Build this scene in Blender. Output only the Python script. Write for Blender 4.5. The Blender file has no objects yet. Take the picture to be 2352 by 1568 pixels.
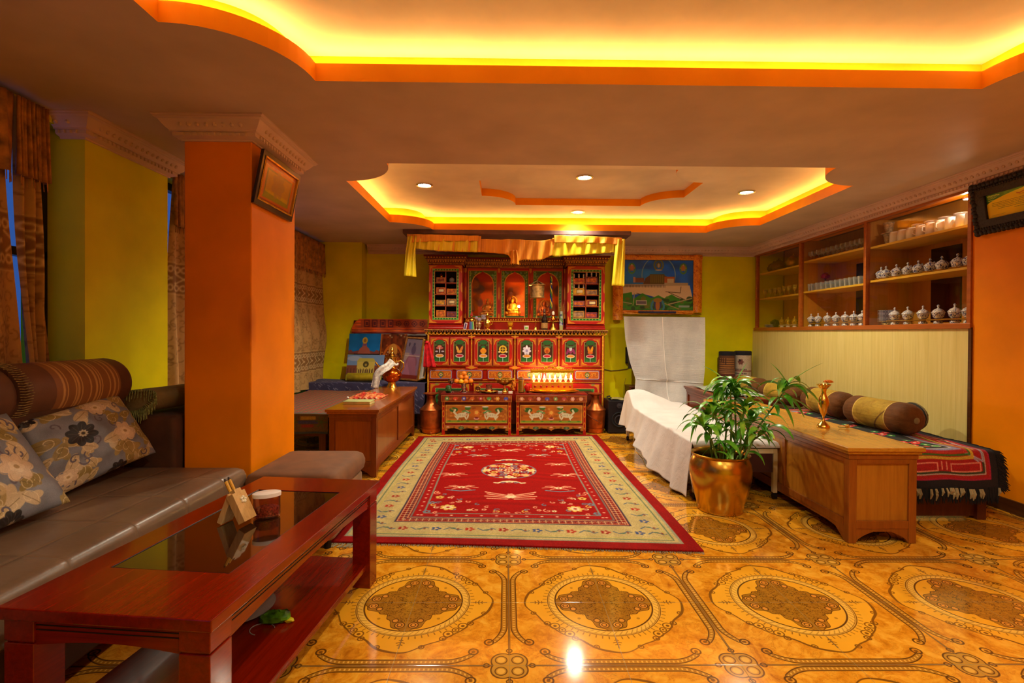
import bpy, bmesh, math, random
import numpy as np
from mathutils import Vector, Matrix
from mathutils.geometry import tessellate_polygon
random.seed(7); rng = np.random.default_rng(7)
PI = math.pi
sc = bpy.context.scene
COL = sc.collection

# ---------------------------------------------------------------- camera
FPX = 1140.0; IW, IH = 2352, 1568
CAMZ = 1.2
YAW, PITCH, ROLL, SHY = math.radians(0.70), math.radians(0.45), math.radians(0.33), 10.0
CM = Matrix.Rotation(-YAW, 3, 'Z') @ Matrix.Rotation(PI/2 - PITCH, 3, 'X') @ Matrix.Rotation(ROLL, 3, 'Z')
CLOC = Vector((0, 0, CAMZ))
def ray(px, py):
    return CM @ Vector(((px - IW/2)/FPX, -(py - IH/2 + SHY)/FPX, -1.0))
def onz(px, py, z):
    d = ray(px, py); t = (z - CAMZ)/d.z; return CLOC + d*t
def ony(px, py, y):
    d = ray(px, py); t = y/d.y; return CLOC + d*t
def onx(px, py, x):
    d = ray(px, py); t = x/d.x; return CLOC + d*t
cd = bpy.data.cameras.new('camera'); cam = bpy.data.objects.new('camera', cd); COL.objects.link(cam)
cd.sensor_width = 36; cd.lens = 36*FPX/IW; cd.clip_start = 0.05; cd.clip_end = 200
cd.shift_y = -SHY/IW
cam.matrix_world = Matrix.Translation(CLOC) @ CM.to_4x4()
sc.camera = cam
sc.view_settings.view_transform = 'Standard'; sc.view_settings.look = 'None'
sc.view_settings.gamma = 1; sc.view_settings.use_curve_mapping = False
sc.view_settings.exposure = 0.62

# ---------------------------------------------------------------- colour
def s2l(c):
    return tuple((x/12.92 if x <= 0.04045 else ((x+0.055)/1.055)**2.4) for x in c)
def hx(h):
    h = h.lstrip('#'); return tuple(int(h[i:i+2], 16)/255 for i in (0, 2, 4))
def lin(c):
    if isinstance(c, str): c = hx(c)
    return s2l(c) + (1.0,)

# ---------------------------------------------------------------- node expressions
class E:
    nt = None
    def __init__(s, v): s.v = v
    def __add__(a, b): return M('ADD', a, b)
    __radd__ = __add__
    def __sub__(a, b): return M('SUBTRACT', a, b)
    def __rsub__(a, b): return M('SUBTRACT', b, a)
    def __mul__(a, b): return M('MULTIPLY', a, b)
    __rmul__ = __mul__
    def __truediv__(a, b): return M('DIVIDE', a, b)
    def __rtruediv__(a, b): return M('DIVIDE', b, a)
    def __neg__(a): return M('MULTIPLY', a, -1.0)
def _in(sock, v):
    if isinstance(v, E): v = v.v
    if isinstance(v, (int, float)): sock.default_value = v
    elif isinstance(v, (tuple, list)): sock.default_value = v
    else: E.nt.links.new(v, sock)
def M(op, a, b=None, c=None, clamp=False):
    n = E.nt.nodes.new('ShaderNodeMath'); n.operation = op; n.use_clamp = clamp
    _in(n.inputs[0], a)
    if b is not None: _in(n.inputs[1], b)
    if c is not None: _in(n.inputs[2], c)
    return E(n.outputs[0])
def eabs(a): return M('ABSOLUTE', a)
def esin(a): return M('SINE', a)
def ecos(a): return M('COSINE', a)
def emin(a, b): return M('MINIMUM', a, b)
def emax(a, b): return M('MAXIMUM', a, b)
def esqrt(a): return M('SQRT', a)
def elen(a, b): return esqrt(a*a + b*b)
def emod(a, b): return M('FLOORED_MODULO', a, b)
def below(d, w, aa=0.0012):          # 1 where d < w
    return M('MULTIPLY', (w - d if isinstance(w, E) else E(0)*0 + w - d) + aa, 0.5/aa, clamp=True)
def band(d, c, w, aa=0.0012): return below(eabs(d - c), w, aa)
def mixc(f, a, b):
    n = E.nt.nodes.new('ShaderNodeMix'); n.data_type = 'RGBA'
    _in(n.inputs[0], f); _in(n.inputs[6], a); _in(n.inputs[7], b)
    return E(n.outputs[2])
def noise(vec, scale, detail=3, rough=0.5, dist=0.0):
    n = E.nt.nodes.new('ShaderNodeTexNoise'); n.inputs['Scale'].default_value = scale
    n.inputs['Detail'].default_value = detail; n.inputs['Roughness'].default_value = rough
    n.inputs['Distortion'].default_value = dist
    if vec is not None: _in(n.inputs['Vector'], vec)
    return E(n.outputs[0])
def voro(vec, scale, feature='F1'):
    n = E.nt.nodes.new('ShaderNodeTexVoronoi'); n.feature = feature; n.inputs['Scale'].default_value = scale
    if vec is not None: _in(n.inputs['Vector'], vec)
    return E(n.outputs['Distance'])
def ramp(f, stops):
    n = E.nt.nodes.new('ShaderNodeValToRGB'); _in(n.inputs[0], f)
    el = n.color_ramp.elements
    el[0].position, el[0].color = stops[0][0], lin(stops[0][1])
    el[1].position, el[1].color = stops[-1][0], lin(stops[-1][1])
    for p, c in stops[1:-1]:
        e = el.new(p); e.color = lin(c)
    return E(n.outputs[0])
def coords(kind='Object', scale=None):
    n = E.nt.nodes.new('ShaderNodeTexCoord'); o = n.outputs[kind]
    if scale:
        m = E.nt.nodes.new('ShaderNodeMapping'); m.inputs['Scale'].default_value = scale
        E.nt.links.new(o, m.inputs['Vector']); o = m.outputs[0]
    return E(o)
def sep(v):
    n = E.nt.nodes.new('ShaderNodeSeparateXYZ'); _in(n.inputs[0], v)
    return E(n.outputs[0]), E(n.outputs[1]), E(n.outputs[2])
def comb(x, y, z=0.0):
    n = E.nt.nodes.new('ShaderNodeCombineXYZ'); _in(n.inputs[0], x); _in(n.inputs[1], y); _in(n.inputs[2], z)
    return E(n.outputs[0])
def bump(h, strength=0.3, dist=0.01):
    n = E.nt.nodes.new('ShaderNodeBump'); n.inputs['Strength'].default_value = strength
    n.inputs['Distance'].default_value = dist; _in(n.inputs['Height'], h); return E(n.outputs[0])

def newmat(name):
    m = bpy.data.materials.new(name); m.use_nodes = True; E.nt = m.node_tree
    return m, m.node_tree.nodes['Principled BSDF']
def mat(name, color, rough=0.5, metal=0.0, var=0.12, nscale=8.0, bmp=0.0, bscale=40.0, coat=0.0,
        trans=0.0, ior=1.45, alpha=1.0, sheen=0.0, emit=None, estr=0.0, spec=None, stretch=None):
    m, p = newmat(name)
    if isinstance(color, str): color = hx(color)
    vec = coords('Object', stretch)
    if var:
        f = noise(vec, nscale, 4)
        a = tuple(max(0, x*(1-var)) for x in color); b = tuple(min(1, x*(1+var)) for x in color)
        _in(p.inputs['Base Color'], ramp(f, [(0.3, a), (0.7, b)]))
    else: p.inputs['Base Color'].default_value = lin(color)
    p.inputs['Roughness'].default_value = rough; p.inputs['Metallic'].default_value = metal
    p.inputs['IOR'].default_value = ior
    if coat: p.inputs['Coat Weight'].default_value = coat; p.inputs['Coat Roughness'].default_value = 0.08
    if trans: p.inputs['Transmission Weight'].default_value = trans
    if alpha < 1: p.inputs['Alpha'].default_value = alpha
    if sheen: p.inputs['Sheen Weight'].default_value = sheen*.15
    if spec is not None: p.inputs['Specular IOR Level'].default_value = spec
    if emit is not None:
        p.inputs['Emission Color'].default_value = lin(emit); p.inputs['Emission Strength'].default_value = estr
    if bmp: _in(p.inputs['Normal'], bump(noise(vec, bscale, 5), bmp, 0.004))
    return m
def wood(name, c1, c2, rough=0.35, axis='X', scale=6.0, coat=0.0, var=1.0):
    m, p = newmat(name)
    st = {'X': (0.6, 9, 9), 'Y': (9, 0.6, 9), 'Z': (9, 9, 0.6)}[axis]
    v = coords('Object', st)
    f = noise(v, scale, 6, 0.6, 0.6)
    g = noise(v, scale*6, 3, 0.6)
    _in(p.inputs['Base Color'], ramp(f*0.75 + g*0.25, [(0.32, c1), (0.68, c2)]))
    p.inputs['Roughness'].default_value = rough
    if coat: p.inputs['Coat Weight'].default_value = coat; p.inputs['Coat Roughness'].default_value = 0.06
    _in(p.inputs['Normal'], bump(g, 0.08, 0.002))
    return m
def colmat(name, rough=0.6, metal=0.0, bmp=0.0, bscale=300.0, sheen=0.0, coat=0.0, alpha=None, spec=None, var=0.1, vscale=60):
    """colour taken from the painted colour attribute of the mesh"""
    m, p = newmat(name)
    a = E.nt.nodes.new('ShaderNodeAttribute'); a.attribute_name = 'Col'
    c = E(a.outputs['Color'])
    v = coords('Object')
    if var:
        f = noise(v, vscale, 4)
        n = E.nt.nodes.new('ShaderNodeHueSaturation'); _in(n.inputs['Color'], c); _in(n.inputs['Value'], (f-0.5)*(2.4*var) + 1.0)
        c = E(n.outputs[0])
    _in(p.inputs['Base Color'], c)
    p.inputs['Roughness'].default_value = rough; p.inputs['Metallic'].default_value = metal
    if sheen: p.inputs['Sheen Weight'].default_value = sheen*.15
    if coat: p.inputs['Coat Weight'].default_value = coat; p.inputs['Coat Roughness'].default_value = 0.1
    if spec is not None: p.inputs['Specular IOR Level'].default_value = spec
    if bmp: _in(p.inputs['Normal'], bump(noise(v, bscale, 2), bmp, 0.003))
    return m

def thinglass(name, tint='#ffffff', gloss=0.5, rough=0.03, ior=1.45):
    m = bpy.data.materials.new(name); m.use_nodes = True; nt = m.node_tree; E.nt = nt
    nt.nodes.remove(nt.nodes['Principled BSDF']); out = nt.nodes['Material Output']
    tr = nt.nodes.new('ShaderNodeBsdfTransparent'); tr.inputs[0].default_value = lin(tint)
    gl = nt.nodes.new('ShaderNodeBsdfGlossy'); gl.inputs['Roughness'].default_value = rough
    fr = nt.nodes.new('ShaderNodeLayerWeight'); fr.inputs[0].default_value = 0.5; k = E(fr.outputs['Facing'])
    mx = nt.nodes.new('ShaderNodeMixShader'); f = M('MULTIPLY', k*k*k*k*0.9 + 0.045, gloss*2, clamp=True)
    _in(mx.inputs[0], f); nt.links.new(tr.outputs[0], mx.inputs[1]); nt.links.new(gl.outputs[0], mx.inputs[2])
    nt.links.new(mx.outputs[0], out.inputs[0]); return m

# ---------------------------------------------------------------- meshes
class MB:
    def __init__(s): s.v = []; s.f = []; s.c = None
    def add(s, v, f):
        o = len(s.v); s.v.extend([tuple(p) for p in v]); s.f.extend([tuple(i+o for i in q) for q in f]); return s
    def box(s, x0, x1, y0, y1, z0, z1):
        return s.add([(x0,y0,z0),(x1,y0,z0),(x1,y1,z0),(x0,y1,z0),(x0,y0,z1),(x1,y0,z1),(x1,y1,z1),(x0,y1,z1)],
              [(0,3,2,1),(4,5,6,7),(0,1,5,4),(1,2,6,5),(2,3,7,6),(3,0,4,7)])
    def obox(s, c, sx, sy, sz, R=None):
        R = R or Matrix.Identity(3); c = Vector(c)
        vs = [c + R @ Vector((a*sx/2, b*sy/2, d*sz/2)) for d in (-1,1) for a,b in ((-1,-1),(1,-1),(1,1),(-1,1))]
        return s.add(vs, [(0,3,2,1),(4,5,6,7),(0,1,5,4),(1,2,6,5),(2,3,7,6),(3,0,4,7)])
    def lathe(s, prof, c=(0,0,0), n=32, R=None, sx=1, sy=1):
        c = Vector(c); vs = []; fs = []; k = len(prof)
        for r, z in prof:
            for i in range(n):
                a = 2*PI*i/n; p = Vector((max(r,1e-5)*math.cos(a)*sx, max(r,1e-5)*math.sin(a)*sy, z))
                vs.append(c + (R @ p if R else p))
        for j in range(k-1):
            for i in range(n):
                fs.append((j*n+i, j*n+(i+1)%n, (j+1)*n+(i+1)%n, (j+1)*n+i))
        return s.add(vs, fs)
    def cyl(s, a, b, r, n=16, r2=None):
        a = Vector(a); b = Vector(b); d = b-a; L = d.length
        R = d.to_track_quat('Z', 'Y').to_matrix(); r2 = r if r2 is None else r2
        return s.lathe([(0,0),(r,0),(r2,L),(0,L)], a, n, R)
    def tube(s, pts, r, n=8, closed=False):
        pts = [Vector(p) for p in pts]; m = len(pts); vs = []; fs = []; up = Vector((0,0,1))
        prev = None
        for i, p in enumerate(pts):
            if closed: t = pts[(i+1)%m] - pts[i-1]
            else: t = pts[min(i+1, m-1)] - pts[max(i-1, 0)]
            t.normalize()
            if prev is None:
                a = t.cross(up)
                if a.length < 1e-3: a = t.cross(Vector((1,0,0)))
            else: a = prev - t*prev.dot(t)
            a.normalize(); prev = a; b = t.cross(a)
            rr = r[i] if isinstance(r, (list, tuple)) else r
            for j in range(n):
                th = 2*PI*j/n; vs.append(p + a*(rr*math.cos(th)) + b*(rr*math.sin(th)))
        for i in range(m if closed else m-1):
            i2 = (i+1) % m
            for j in range(n): fs.append((i*n+j, i*n+(j+1)%n, i2*n+(j+1)%n, i2*n+j))
        if not closed:
            fs.append(tuple(range(n))[::-1]); fs.append(tuple((m-1)*n+j for j in range(n)))
        return s.add(vs, fs)
    def sphere(s, c, r, n=16, m=10, sx=1, sy=1, sz=1):
        prof = [(r*math.sin(PI*i/m), -r*math.cos(PI*i/m)*sz) for i in range(m+1)]
        return s.lathe(prof, c, n, None, sx, sy)
    def prism(s, poly, a, b, axis='Z'):
        """poly (list of 2D pts) extruded along axis from a to b"""
        n = len(poly)
        f = {'Z': lambda p, t: (p[0], p[1], t), 'Y': lambda p, t: (p[0], t, p[1]), 'X': lambda p, t: (t, p[0], p[1])}[axis]
        vs = [f(p, a) for p in poly] + [f(p, b) for p in poly]
        tr = tessellate_polygon([[Vector((p[0], p[1], 0)) for p in poly]])
        fs = [tuple(t) for t in tr] + [tuple(i+n for i in t[::-1]) for t in tr]
        fs += [(i, (i+1) % n, n+(i+1) % n, n+i) for i in range(n)]
        return s.add(vs, fs)
    def grid(s, fn, nu, nv, wrap=False):
        """fn(u,v) -> xyz, u,v in 0..1"""
        vs = [fn(i/(nu if wrap else nu-1), j/(nv-1)) for j in range(nv) for i in range(nu)]
        fs = []
        for j in range(nv-1):
            for i in range(nu if wrap else nu-1):
                i2 = (i+1) % nu
                fs.append((j*nu+i, j*nu+i2, (j+1)*nu+i2, (j+1)*nu+i))
        return s.add(vs, fs)
    def ngon(s, pts): return s.add(pts, [tuple(range(len(pts)))])
    def xf(s, Mx):
        s.v = [tuple(Mx @ Vector(p)) for p in s.v]; return s
def wloc(o):
    v = Vector((0,0,0))
    while o: v = v + o.location; o = o.parent
    return v
def tag(o, label=None, cat=None, group=None, kind=None):
    if label: o['label'] = label
    if cat: o['category'] = cat
    if group: o['group'] = group
    if kind: o['kind'] = kind
    return o
def obj(name, mb, m, parent=None, label=None, cat=None, group=None, kind=None, smooth=None, bevel=0, seg=2,
        subsurf=0, solid=0, weld=True):
    """links a mesh (world coordinates) as ONE object"""
    me = bpy.data.meshes.new(name)
    base = wloc(parent) if parent else Vector((0,0,0))
    own = Vector((0,0,0))
    if parent is None and mb.v and kind != 'structure':
        a = np.array(mb.v); own = Vector(((a[:,0].min()+a[:,0].max())/2, (a[:,1].min()+a[:,1].max())/2, a[:,2].min()))
    off = base + own
    vs = [(p[0]-off.x, p[1]-off.y, p[2]-off.z) for p in mb.v]
    me.from_pydata(vs, [], mb.f); me.validate()
    bm = bmesh.new(); bm.from_mesh(me)
    if weld: bmesh.ops.remove_doubles(bm, verts=bm.verts, dist=1e-6)
    bmesh.ops.recalc_face_normals(bm, faces=bm.faces); bm.to_mesh(me); bm.free()
    o = bpy.data.objects.new(name, me); COL.objects.link(o)
    o.location = own
    if parent: o.parent = parent
    ms = m if isinstance(m, (list, tuple)) else [m]
    for x in ms: me.materials.append(x)
    if smooth is not None:
        for p in me.polygons: p.use_smooth = True
        if smooth < 180:
            try: me.set_sharp_from_angle(angle=math.radians(smooth))
            except Exception: pass
    if bevel:
        b = o.modifiers.new('bevel', 'BEVEL'); b.width = bevel; b.segments = seg; b.limit_method = 'ANGLE'; b.angle_limit = math.radians(35)
    if subsurf:
        b = o.modifiers.new('sub', 'SUBSURF'); b.levels = subsurf; b.render_levels = subsurf
    if solid:
        b = o.modifiers.new('solid', 'SOLIDIFY'); b.thickness = solid; b.offset = 0
    return tag(o, label, cat, group, kind)
def thing(name, label, cat, loc=(0,0,0), group=None):
    o = bpy.data.objects.new(name, None); COL.objects.link(o); o.location = loc; o.empty_display_size = 0.1
    return tag(o, label, cat, group)
def dup(root, loc=None, rz=None, label=None, group=None, scale=None):
    def cp(o, par):
        c = o.copy(); COL.objects.link(c)
        if par: c.parent = par
        for ch in o.children: cp(ch, c)
        return c
    r = cp(root, None)
    if loc is not None: r.location = loc
    if rz is not None: r.rotation_euler = (0, 0, rz)
    if scale is not None: r.scale = scale if isinstance(scale, (tuple, list)) else (scale,)*3
    return tag(r, label, None, group)

# ---------------------------------------------------------------- painted canvases (colour attribute on a fine mesh)
class Canvas:
    def __init__(s, w, h, nx, ny, bg):
        s.w, s.h, s.nx, s.ny = w, h, nx, ny
        x = np.linspace(0, w, nx); y = np.linspace(0, h, ny)
        s.X, s.Y = np.meshgrid(x, y); s.a = np.ones((ny, nx, 3))*np.array(hx(bg) if isinstance(bg, str) else bg)
        s.aa = 0.7*max(w/nx, h/ny)
    def win(s, x0, x1, y0, y1):
        e = 2.5*s.aa; fx, fy = (s.nx-1)/s.w, (s.ny-1)/s.h
        i0, i1 = max(0, int((x0-e)*fx)), min(s.nx, int((x1+e)*fx)+2); j0, j1 = max(0, int((y0-e)*fy)), min(s.ny, int((y1+e)*fy)+2)
        if i1 <= i0 or j1 <= j0: return None
        return (slice(j0, j1), slice(i0, i1))
    def put(s, d, col, alpha=1.0, w=None):
        """d: signed distance (negative inside)"""
        f = np.clip(0.5 - d/(2*s.aa), 0, 1)[..., None]*alpha
        c = np.array(hx(col) if isinstance(col, str) else col)
        if w is None: s.a = s.a*(1-f) + c*f
        else: s.a[w] = s.a[w]*(1-f) + c*f
        return s
    def rect(s, x0, x1, y0, y1, col, r=0.0, alpha=1.0, line=None):
        l = line or 0; w = s.win(x0-l, x1+l, y0-l, y1+l)
        if not w: return s
        X, Y = s.X[w], s.Y[w]; cx, cy = (x0+x1)/2, (y0+y1)/2
        qx = np.abs(X-cx)-(x1-x0)/2+r; qy = np.abs(Y-cy)-(y1-y0)/2+r
        d = np.hypot(np.maximum(qx,0), np.maximum(qy,0)) + np.minimum(np.maximum(qx,qy),0) - r
        if line: d = np.abs(d)-line
        return s.put(d, col, alpha, w)
    def ell(s, cx, cy, rx, ry, col, rot=0.0, alpha=1.0, line=None):
        R = max(rx, ry)+(line or 0); w = s.win(cx-R, cx+R, cy-R, cy+R)
        if not w: return s
        dx, dy = s.X[w]-cx, s.Y[w]-cy; c, n = math.cos(rot), math.sin(rot)
        u, v = dx*c+dy*n, -dx*n+dy*c
        d = (np.hypot(u/rx, v/ry)-1)*min(rx, ry)
        if line: d = np.abs(d)-line
        return s.put(d, col, alpha, w)
    def seg(s, x0, y0, x1, y1, w, col, alpha=1.0): return s.path([(x0,y0),(x1,y1)], w, col, alpha)
    def path(s, pts, wd, col, alpha=1.0):
        xs = [p[0] for p in pts]; ys = [p[1] for p in pts]
        w = s.win(min(xs)-wd, max(xs)+wd, min(ys)-wd, max(ys)+wd)
        if not w: return s
        X, Y = s.X[w], s.Y[w]; d = np.full(X.shape, 1e9)
        for (x0,y0),(x1,y1) in zip(pts, pts[1:]):
            dx, dy = x1-x0, y1-y0; L = dx*dx+dy*dy+1e-12
            t = np.clip(((X-x0)*dx+(Y-y0)*dy)/L, 0, 1)
            d = np.minimum(d, np.hypot(X-x0-t*dx, Y-y0-t*dy))
        return s.put(d-wd, col, alpha, w)
    def poly(s, pts, col, alpha=1.0):
        xs = [p[0] for p in pts]; ys = [p[1] for p in pts]; w = s.win(min(xs), max(xs), min(ys), max(ys))
        if not w: return s
        X, Y = s.X[w], s.Y[w]; d = np.full(X.shape, 1e9); ins = np.zeros(X.shape, bool); n = len(pts)
        for i in range(n):
            x0,y0 = pts[i]; x1,y1 = pts[(i+1)%n]; dx, dy = x1-x0, y1-y0; L = dx*dx+dy*dy+1e-12
            t = np.clip(((X-x0)*dx+(Y-y0)*dy)/L, 0, 1)
            d = np.minimum(d, np.hypot(X-x0-t*dx, Y-y0-t*dy))
            if abs(dy) < 1e-12: continue
            ins ^= ((y0 > Y) != (y1 > Y)) & (X < (x1-x0)*(Y-y0)/dy+x0)
        return s.put(np.where(ins, -d, d), col, alpha, w)
    def flower(s, cx, cy, r, col, n=5, rot=0.0, alpha=1.0, line=None, inner=0.7):
        w = s.win(cx-r, cx+r, cy-r, cy+r)
        if not w: return s
        X, Y = s.X[w], s.Y[w]; th = np.arctan2(Y-cy, X-cx); rr = np.hypot(X-cx, Y-cy)
        d = rr - r*(inner+(1-inner)*np.abs(np.cos(n*(th-rot)/2)))
        if line: d = np.abs(d)-line
        return s.put(d, col, alpha, w)
    def scroll(s, cx, cy, r, col, w, rot=0.0, turns=1.3, flip=1):
        pts = []
        for i in range(14):
            t = i/13; a = rot + flip*t*turns*2*PI; q = r*(1-0.85*t)
            pts.append((cx+q*math.cos(a), cy+q*math.sin(a)))
        return s.path(pts, w, col)
    def cloud(s, amt=0.08, cells=12):
        g = rng.random((cells+1, cells+1)); xi = s.X/s.w*cells; yi = s.Y/s.h*cells
        i = np.clip(xi.astype(int), 0, cells-1); j = np.clip(yi.astype(int), 0, cells-1); fx, fy = xi-i, yi-j
        fx = fx*fx*(3-2*fx); fy = fy*fy*(3-2*fy)
        n = (g[j,i]*(1-fx)+g[j,i+1]*fx)*(1-fy)+(g[j+1,i]*(1-fx)+g[j+1,i+1]*fx)*fy
        s.a = np.clip(s.a*(1+amt*(2*n[...,None]-1)), 0, 1); return s
    def speck(s, amt=0.06):
        s.a = np.clip(s.a*(1+amt*(2*rng.random(s.X.shape)[...,None]-1)), 0, 1); return s
def painted(name, cv, fn, m, parent=None, smooth=True, back=0.0, own=None, **kw):
    """mesh of a canvas; fn(U,V) arrays (0..1) -> x,y,z arrays in world coordinates"""
    nx, ny = cv.nx, cv.ny
    U, V = np.meshgrid(np.linspace(0,1,nx), np.linspace(0,1,ny))
    x, y, z = fn(U, V); P = np.stack([x+0*U, y+0*U, z+0*U], -1).reshape(-1, 3)
    base = np.array(wloc(parent)) if parent else np.zeros(3)
    ow = np.zeros(3)
    if parent is None: ow = np.array([(P[:,0].min()+P[:,0].max())/2, (P[:,1].min()+P[:,1].max())/2, P[:,2].min()])
    P = P - base - ow
    idx = np.arange(nx*ny).reshape(ny, nx)
    F = np.stack([idx[:-1,:-1], idx[:-1,1:], idx[1:,1:], idx[1:,:-1]], -1).reshape(-1, 4)
    me = bpy.data.meshes.new(name)
    me.vertices.add(len(P)); me.vertices.foreach_set('co', P.ravel())
    me.loops.add(F.size); me.loops.foreach_set('vertex_index', F.ravel())
    me.polygons.add(len(F)); me.polygons.foreach_set('loop_start', np.arange(0, F.size, 4))
    me.update(); me.validate()
    ca = me.color_attributes.new('Col', 'FLOAT_COLOR', 'POINT')
    a = np.clip(cv.a, 0, 1).reshape(-1, 3); l = np.where(a <= 0.04045, a/12.92, ((a+0.055)/1.055)**2.4)
    ca.data.foreach_set('color', np.concatenate([l, np.ones((len(l),1))], 1).ravel())
    if smooth: me.polygons.foreach_set('use_smooth', np.ones(len(F), bool))
    me.materials.append(m)
    o = bpy.data.objects.new(name, me); COL.objects.link(o); o.location = ow
    if parent: o.parent = parent
    if back:
        b = o.modifiers.new('solid', 'SOLIDIFY'); b.thickness = back; b.offset = -1
    return tag(o, kw.get('label'), kw.get('cat'), kw.get('group'), kw.get('kind'))
# ================================================================= ROOM
XR, XL, YB, YF, ZC, ZS = 3.44, -2.50, 6.88, -2.2, 2.40, 2.59
S = 0.842
def plaster(name, color, var=0.05, rough=0.55, b=0.08):
    return mat(name, color, rough, var=var, nscale=2.5, bmp=b, bscale=60, spec=.2)
M_green = plaster('lime_wall_paint', '#e2da00')
M_orange = plaster('orange_wall_paint', '#ee8804', rough=0.42)
M_orange2 = plaster('orange_column_paint', '#f48c02', rough=0.4)
M_fascia = plaster('orange_fascia_paint', '#fa9c0c', rough=0.5)
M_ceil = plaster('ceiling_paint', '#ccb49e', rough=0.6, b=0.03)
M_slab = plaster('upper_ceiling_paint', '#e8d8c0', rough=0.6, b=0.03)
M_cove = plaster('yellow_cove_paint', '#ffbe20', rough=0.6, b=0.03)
M_corn = plaster('plaster_cornice', '#dcbcae', rough=0.6, b=0.1)

def floor_material():
    m, p = newmat('patterned_ceramic_floor_tile')
    x, y, z = sep(coords('Object'))
    X0, Y0 = FX0, FY0
    u = emod(x - X0, S) - S/2; v = emod(y - Y0, S) - S/2
    au, av = eabs(u), eabs(v)
    vec = comb(x, y, 0.0)
    r = elen(u, v); th = M('ARCTAN2', v, u)
    n1 = noise(vec, 9, 6, 0.62, 1.2); n2 = noise(vec, 30, 5, 0.6, 1.0); n3 = noise(vec, 2.2, 3)
    base = ramp(n1*0.65 + n2*0.35, [(0.34, '#a85e0c'), (0.47, '#d4881a'), (0.56, '#e09c28'), (0.7, '#e8b040')])
    vein = M('MULTIPLY', 1 - below(eabs(n1 - 0.5), 0.006, 0.004), 1.0)
    base = mixc((1 - vein)*0.5, base, lin('#9a5a12'))
    brown = lin('#7c4c12'); dark = lin('#5e3810'); pale = lin('#e6b044')
    # pale field inside the scalloped contour
    Rc = 0.322 + ecos(th*4)*0.020 + ecos(th*8 + 0.4)*0.008 + esin(th*16)*0.003
    field = ramp(n3, [(0.3, '#de981c'), (0.7, '#e8a62a')])
    c = mixc(below(r, Rc), base, field)
    lw = 0.0032 + below(eabs(esin(th*2 + 0.5)), 0.45, 0.2)*0.0028
    c = mixc(band(r, Rc, lw), c, brown)
    # curls on the diagonals
    au2, av2 = emax(au, av), emin(au, av)
    for cx, cy, rr in ((0.232, 0.178, 0.019), (0.205, 0.205, 0.013), (0.262, 0.160, 0.012), (0.315, 0.085, 0.010)):
        d = elen(au2 - cx, av2 - cy)
        c = mixc(band(d, rr, 0.0028), c, brown)
        c = mixc(below(d, rr*0.4), c, brown)
    # axis ornaments outside the ring
    for cx, hw in ((0.285, 0.017), (0.300, 0.011), (0.272, 0.009)):
        c = mixc(below(eabs(au2 - cx - av2*0.35), 0.0025)*below(av2, hw), c, brown)
    c = mixc(below(av2, 0.0028)*band(au2, 0.293, 0.032), c, brown)
    # rays and ring
    ray_ = below(eabs(esin(th*32)), 0.30, 0.12)*band(r, 0.258, 0.011)
    c = mixc(ray_*0.8, c, brown)
    c = mixc(band(r, 0.231, 0.020), c, pale)
    rope = below(eabs(esin(th*30 + r*120)), 0.35, 0.2)*band(r, 0.231, 0.011)
    c = mixc(rope*0.55, c, brown)
    c = mixc(band(r, 0.247, 0.0022), c, brown); c = mixc(band(r, 0.213, 0.0035), c, dark)
    c = mixc(band(r, 0.241, 0.0012), c, brown)
    # medallion
    Rm = 0.178 + ecos(th*4)*0.036 + ecos(th*20)*0.006
    q = below(r, Rm)*below(r, 0.209)
    mc = ramp(n2, [(0.3, '#8f5c14'), (0.7, '#a8701c')])
    c = mixc(q, c, mc)
    c = mixc(band(r, Rm, 0.0022)*below(r, 0.209), c, dark)
    tw = noise(comb(au, av, 0.0), 34, 2, 0.5, 2.0)
    c = mixc(band(tw, 0.52, 0.022, 0.006)*below(r, 0.150), c, dark)
    for cx, cy, rr in ((0.172, 0.028, 0.020), (0.172, 0.028, 0.010), (0.140, 0.052, 0.013)):
        d = elen(au2 - cx, av2 - cy)
        c = mixc(below(d, rr), c, lin('#d0862c')); c = mixc(band(d, rr, 0.0024), c, dark)
    d = elen(au2 - 0.125, av2 - 0.125); c = mixc(below(d, 0.007)*0.6, c, brown)
    # rope bands along the cell edges
    for a_, b_ in ((au, av), (av, au)):
        du = S/2 - a_
        k = emax(b_ - 0.185, 0.0); off = 0.020 + k*k*4.2
        lim = below(b_, 0.292)
        bandm = below(eabs(du - off), 0.0125)*lim
        c = mixc(bandm, c, lin('#a8701e'))
        beads = below(eabs(esin(b_*190)), 0.55, 0.2)*below(eabs(du - off), 0.0050)*lim
        c = mixc(beads*0.8, c, pale)
        c = mixc(below(eabs(eabs(du - off) - 0.0118), 0.0026)*lim, c, dark)
        c = mixc(below(du, 0.0045)*below(b_, 0.36), c, brown)
        d = elen(du - 0.078, b_ - 0.286)
        c = mixc(band(d, 0.017, 0.0035), c, dark); c = mixc(below(d, 0.007), c, brown)
    # rosette at the cell corners
    cu, cvv = S/2 - au, S/2 - av
    rho = elen(cu, cvv); ph = M('ARCTAN2', cvv, cu)
    Rr = 0.060 + esin(ph*2)*0.016
    c = mixc(below(rho, Rr), c, lin('#b88428'))
    c = mixc(band(rho, Rr, 0.0030), c, dark)
    d = elen(cu - 0.030, cvv - 0.030)
    c = mixc(band(d, 0.021, 0.0022), c, dark); c = mixc(below(d, 0.014), c, lin('#d8a440'))
    for p_, q_ in ((cu, cvv), (cvv, cu)):
        d = elen(p_ - 0.083, q_); c = mixc(band(d, 0.010, 0.0028), c, dark)
    # grout between the square tiles, medallion seams included
    g = emin(emin(au, av), emin(S/2 - au, S/2 - av))
    c = mixc(below(g, 0.0011, 0.0006)*0.75, c, lin('#8a7a50'))
    _in(p.inputs['Base Color'], c)
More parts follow.
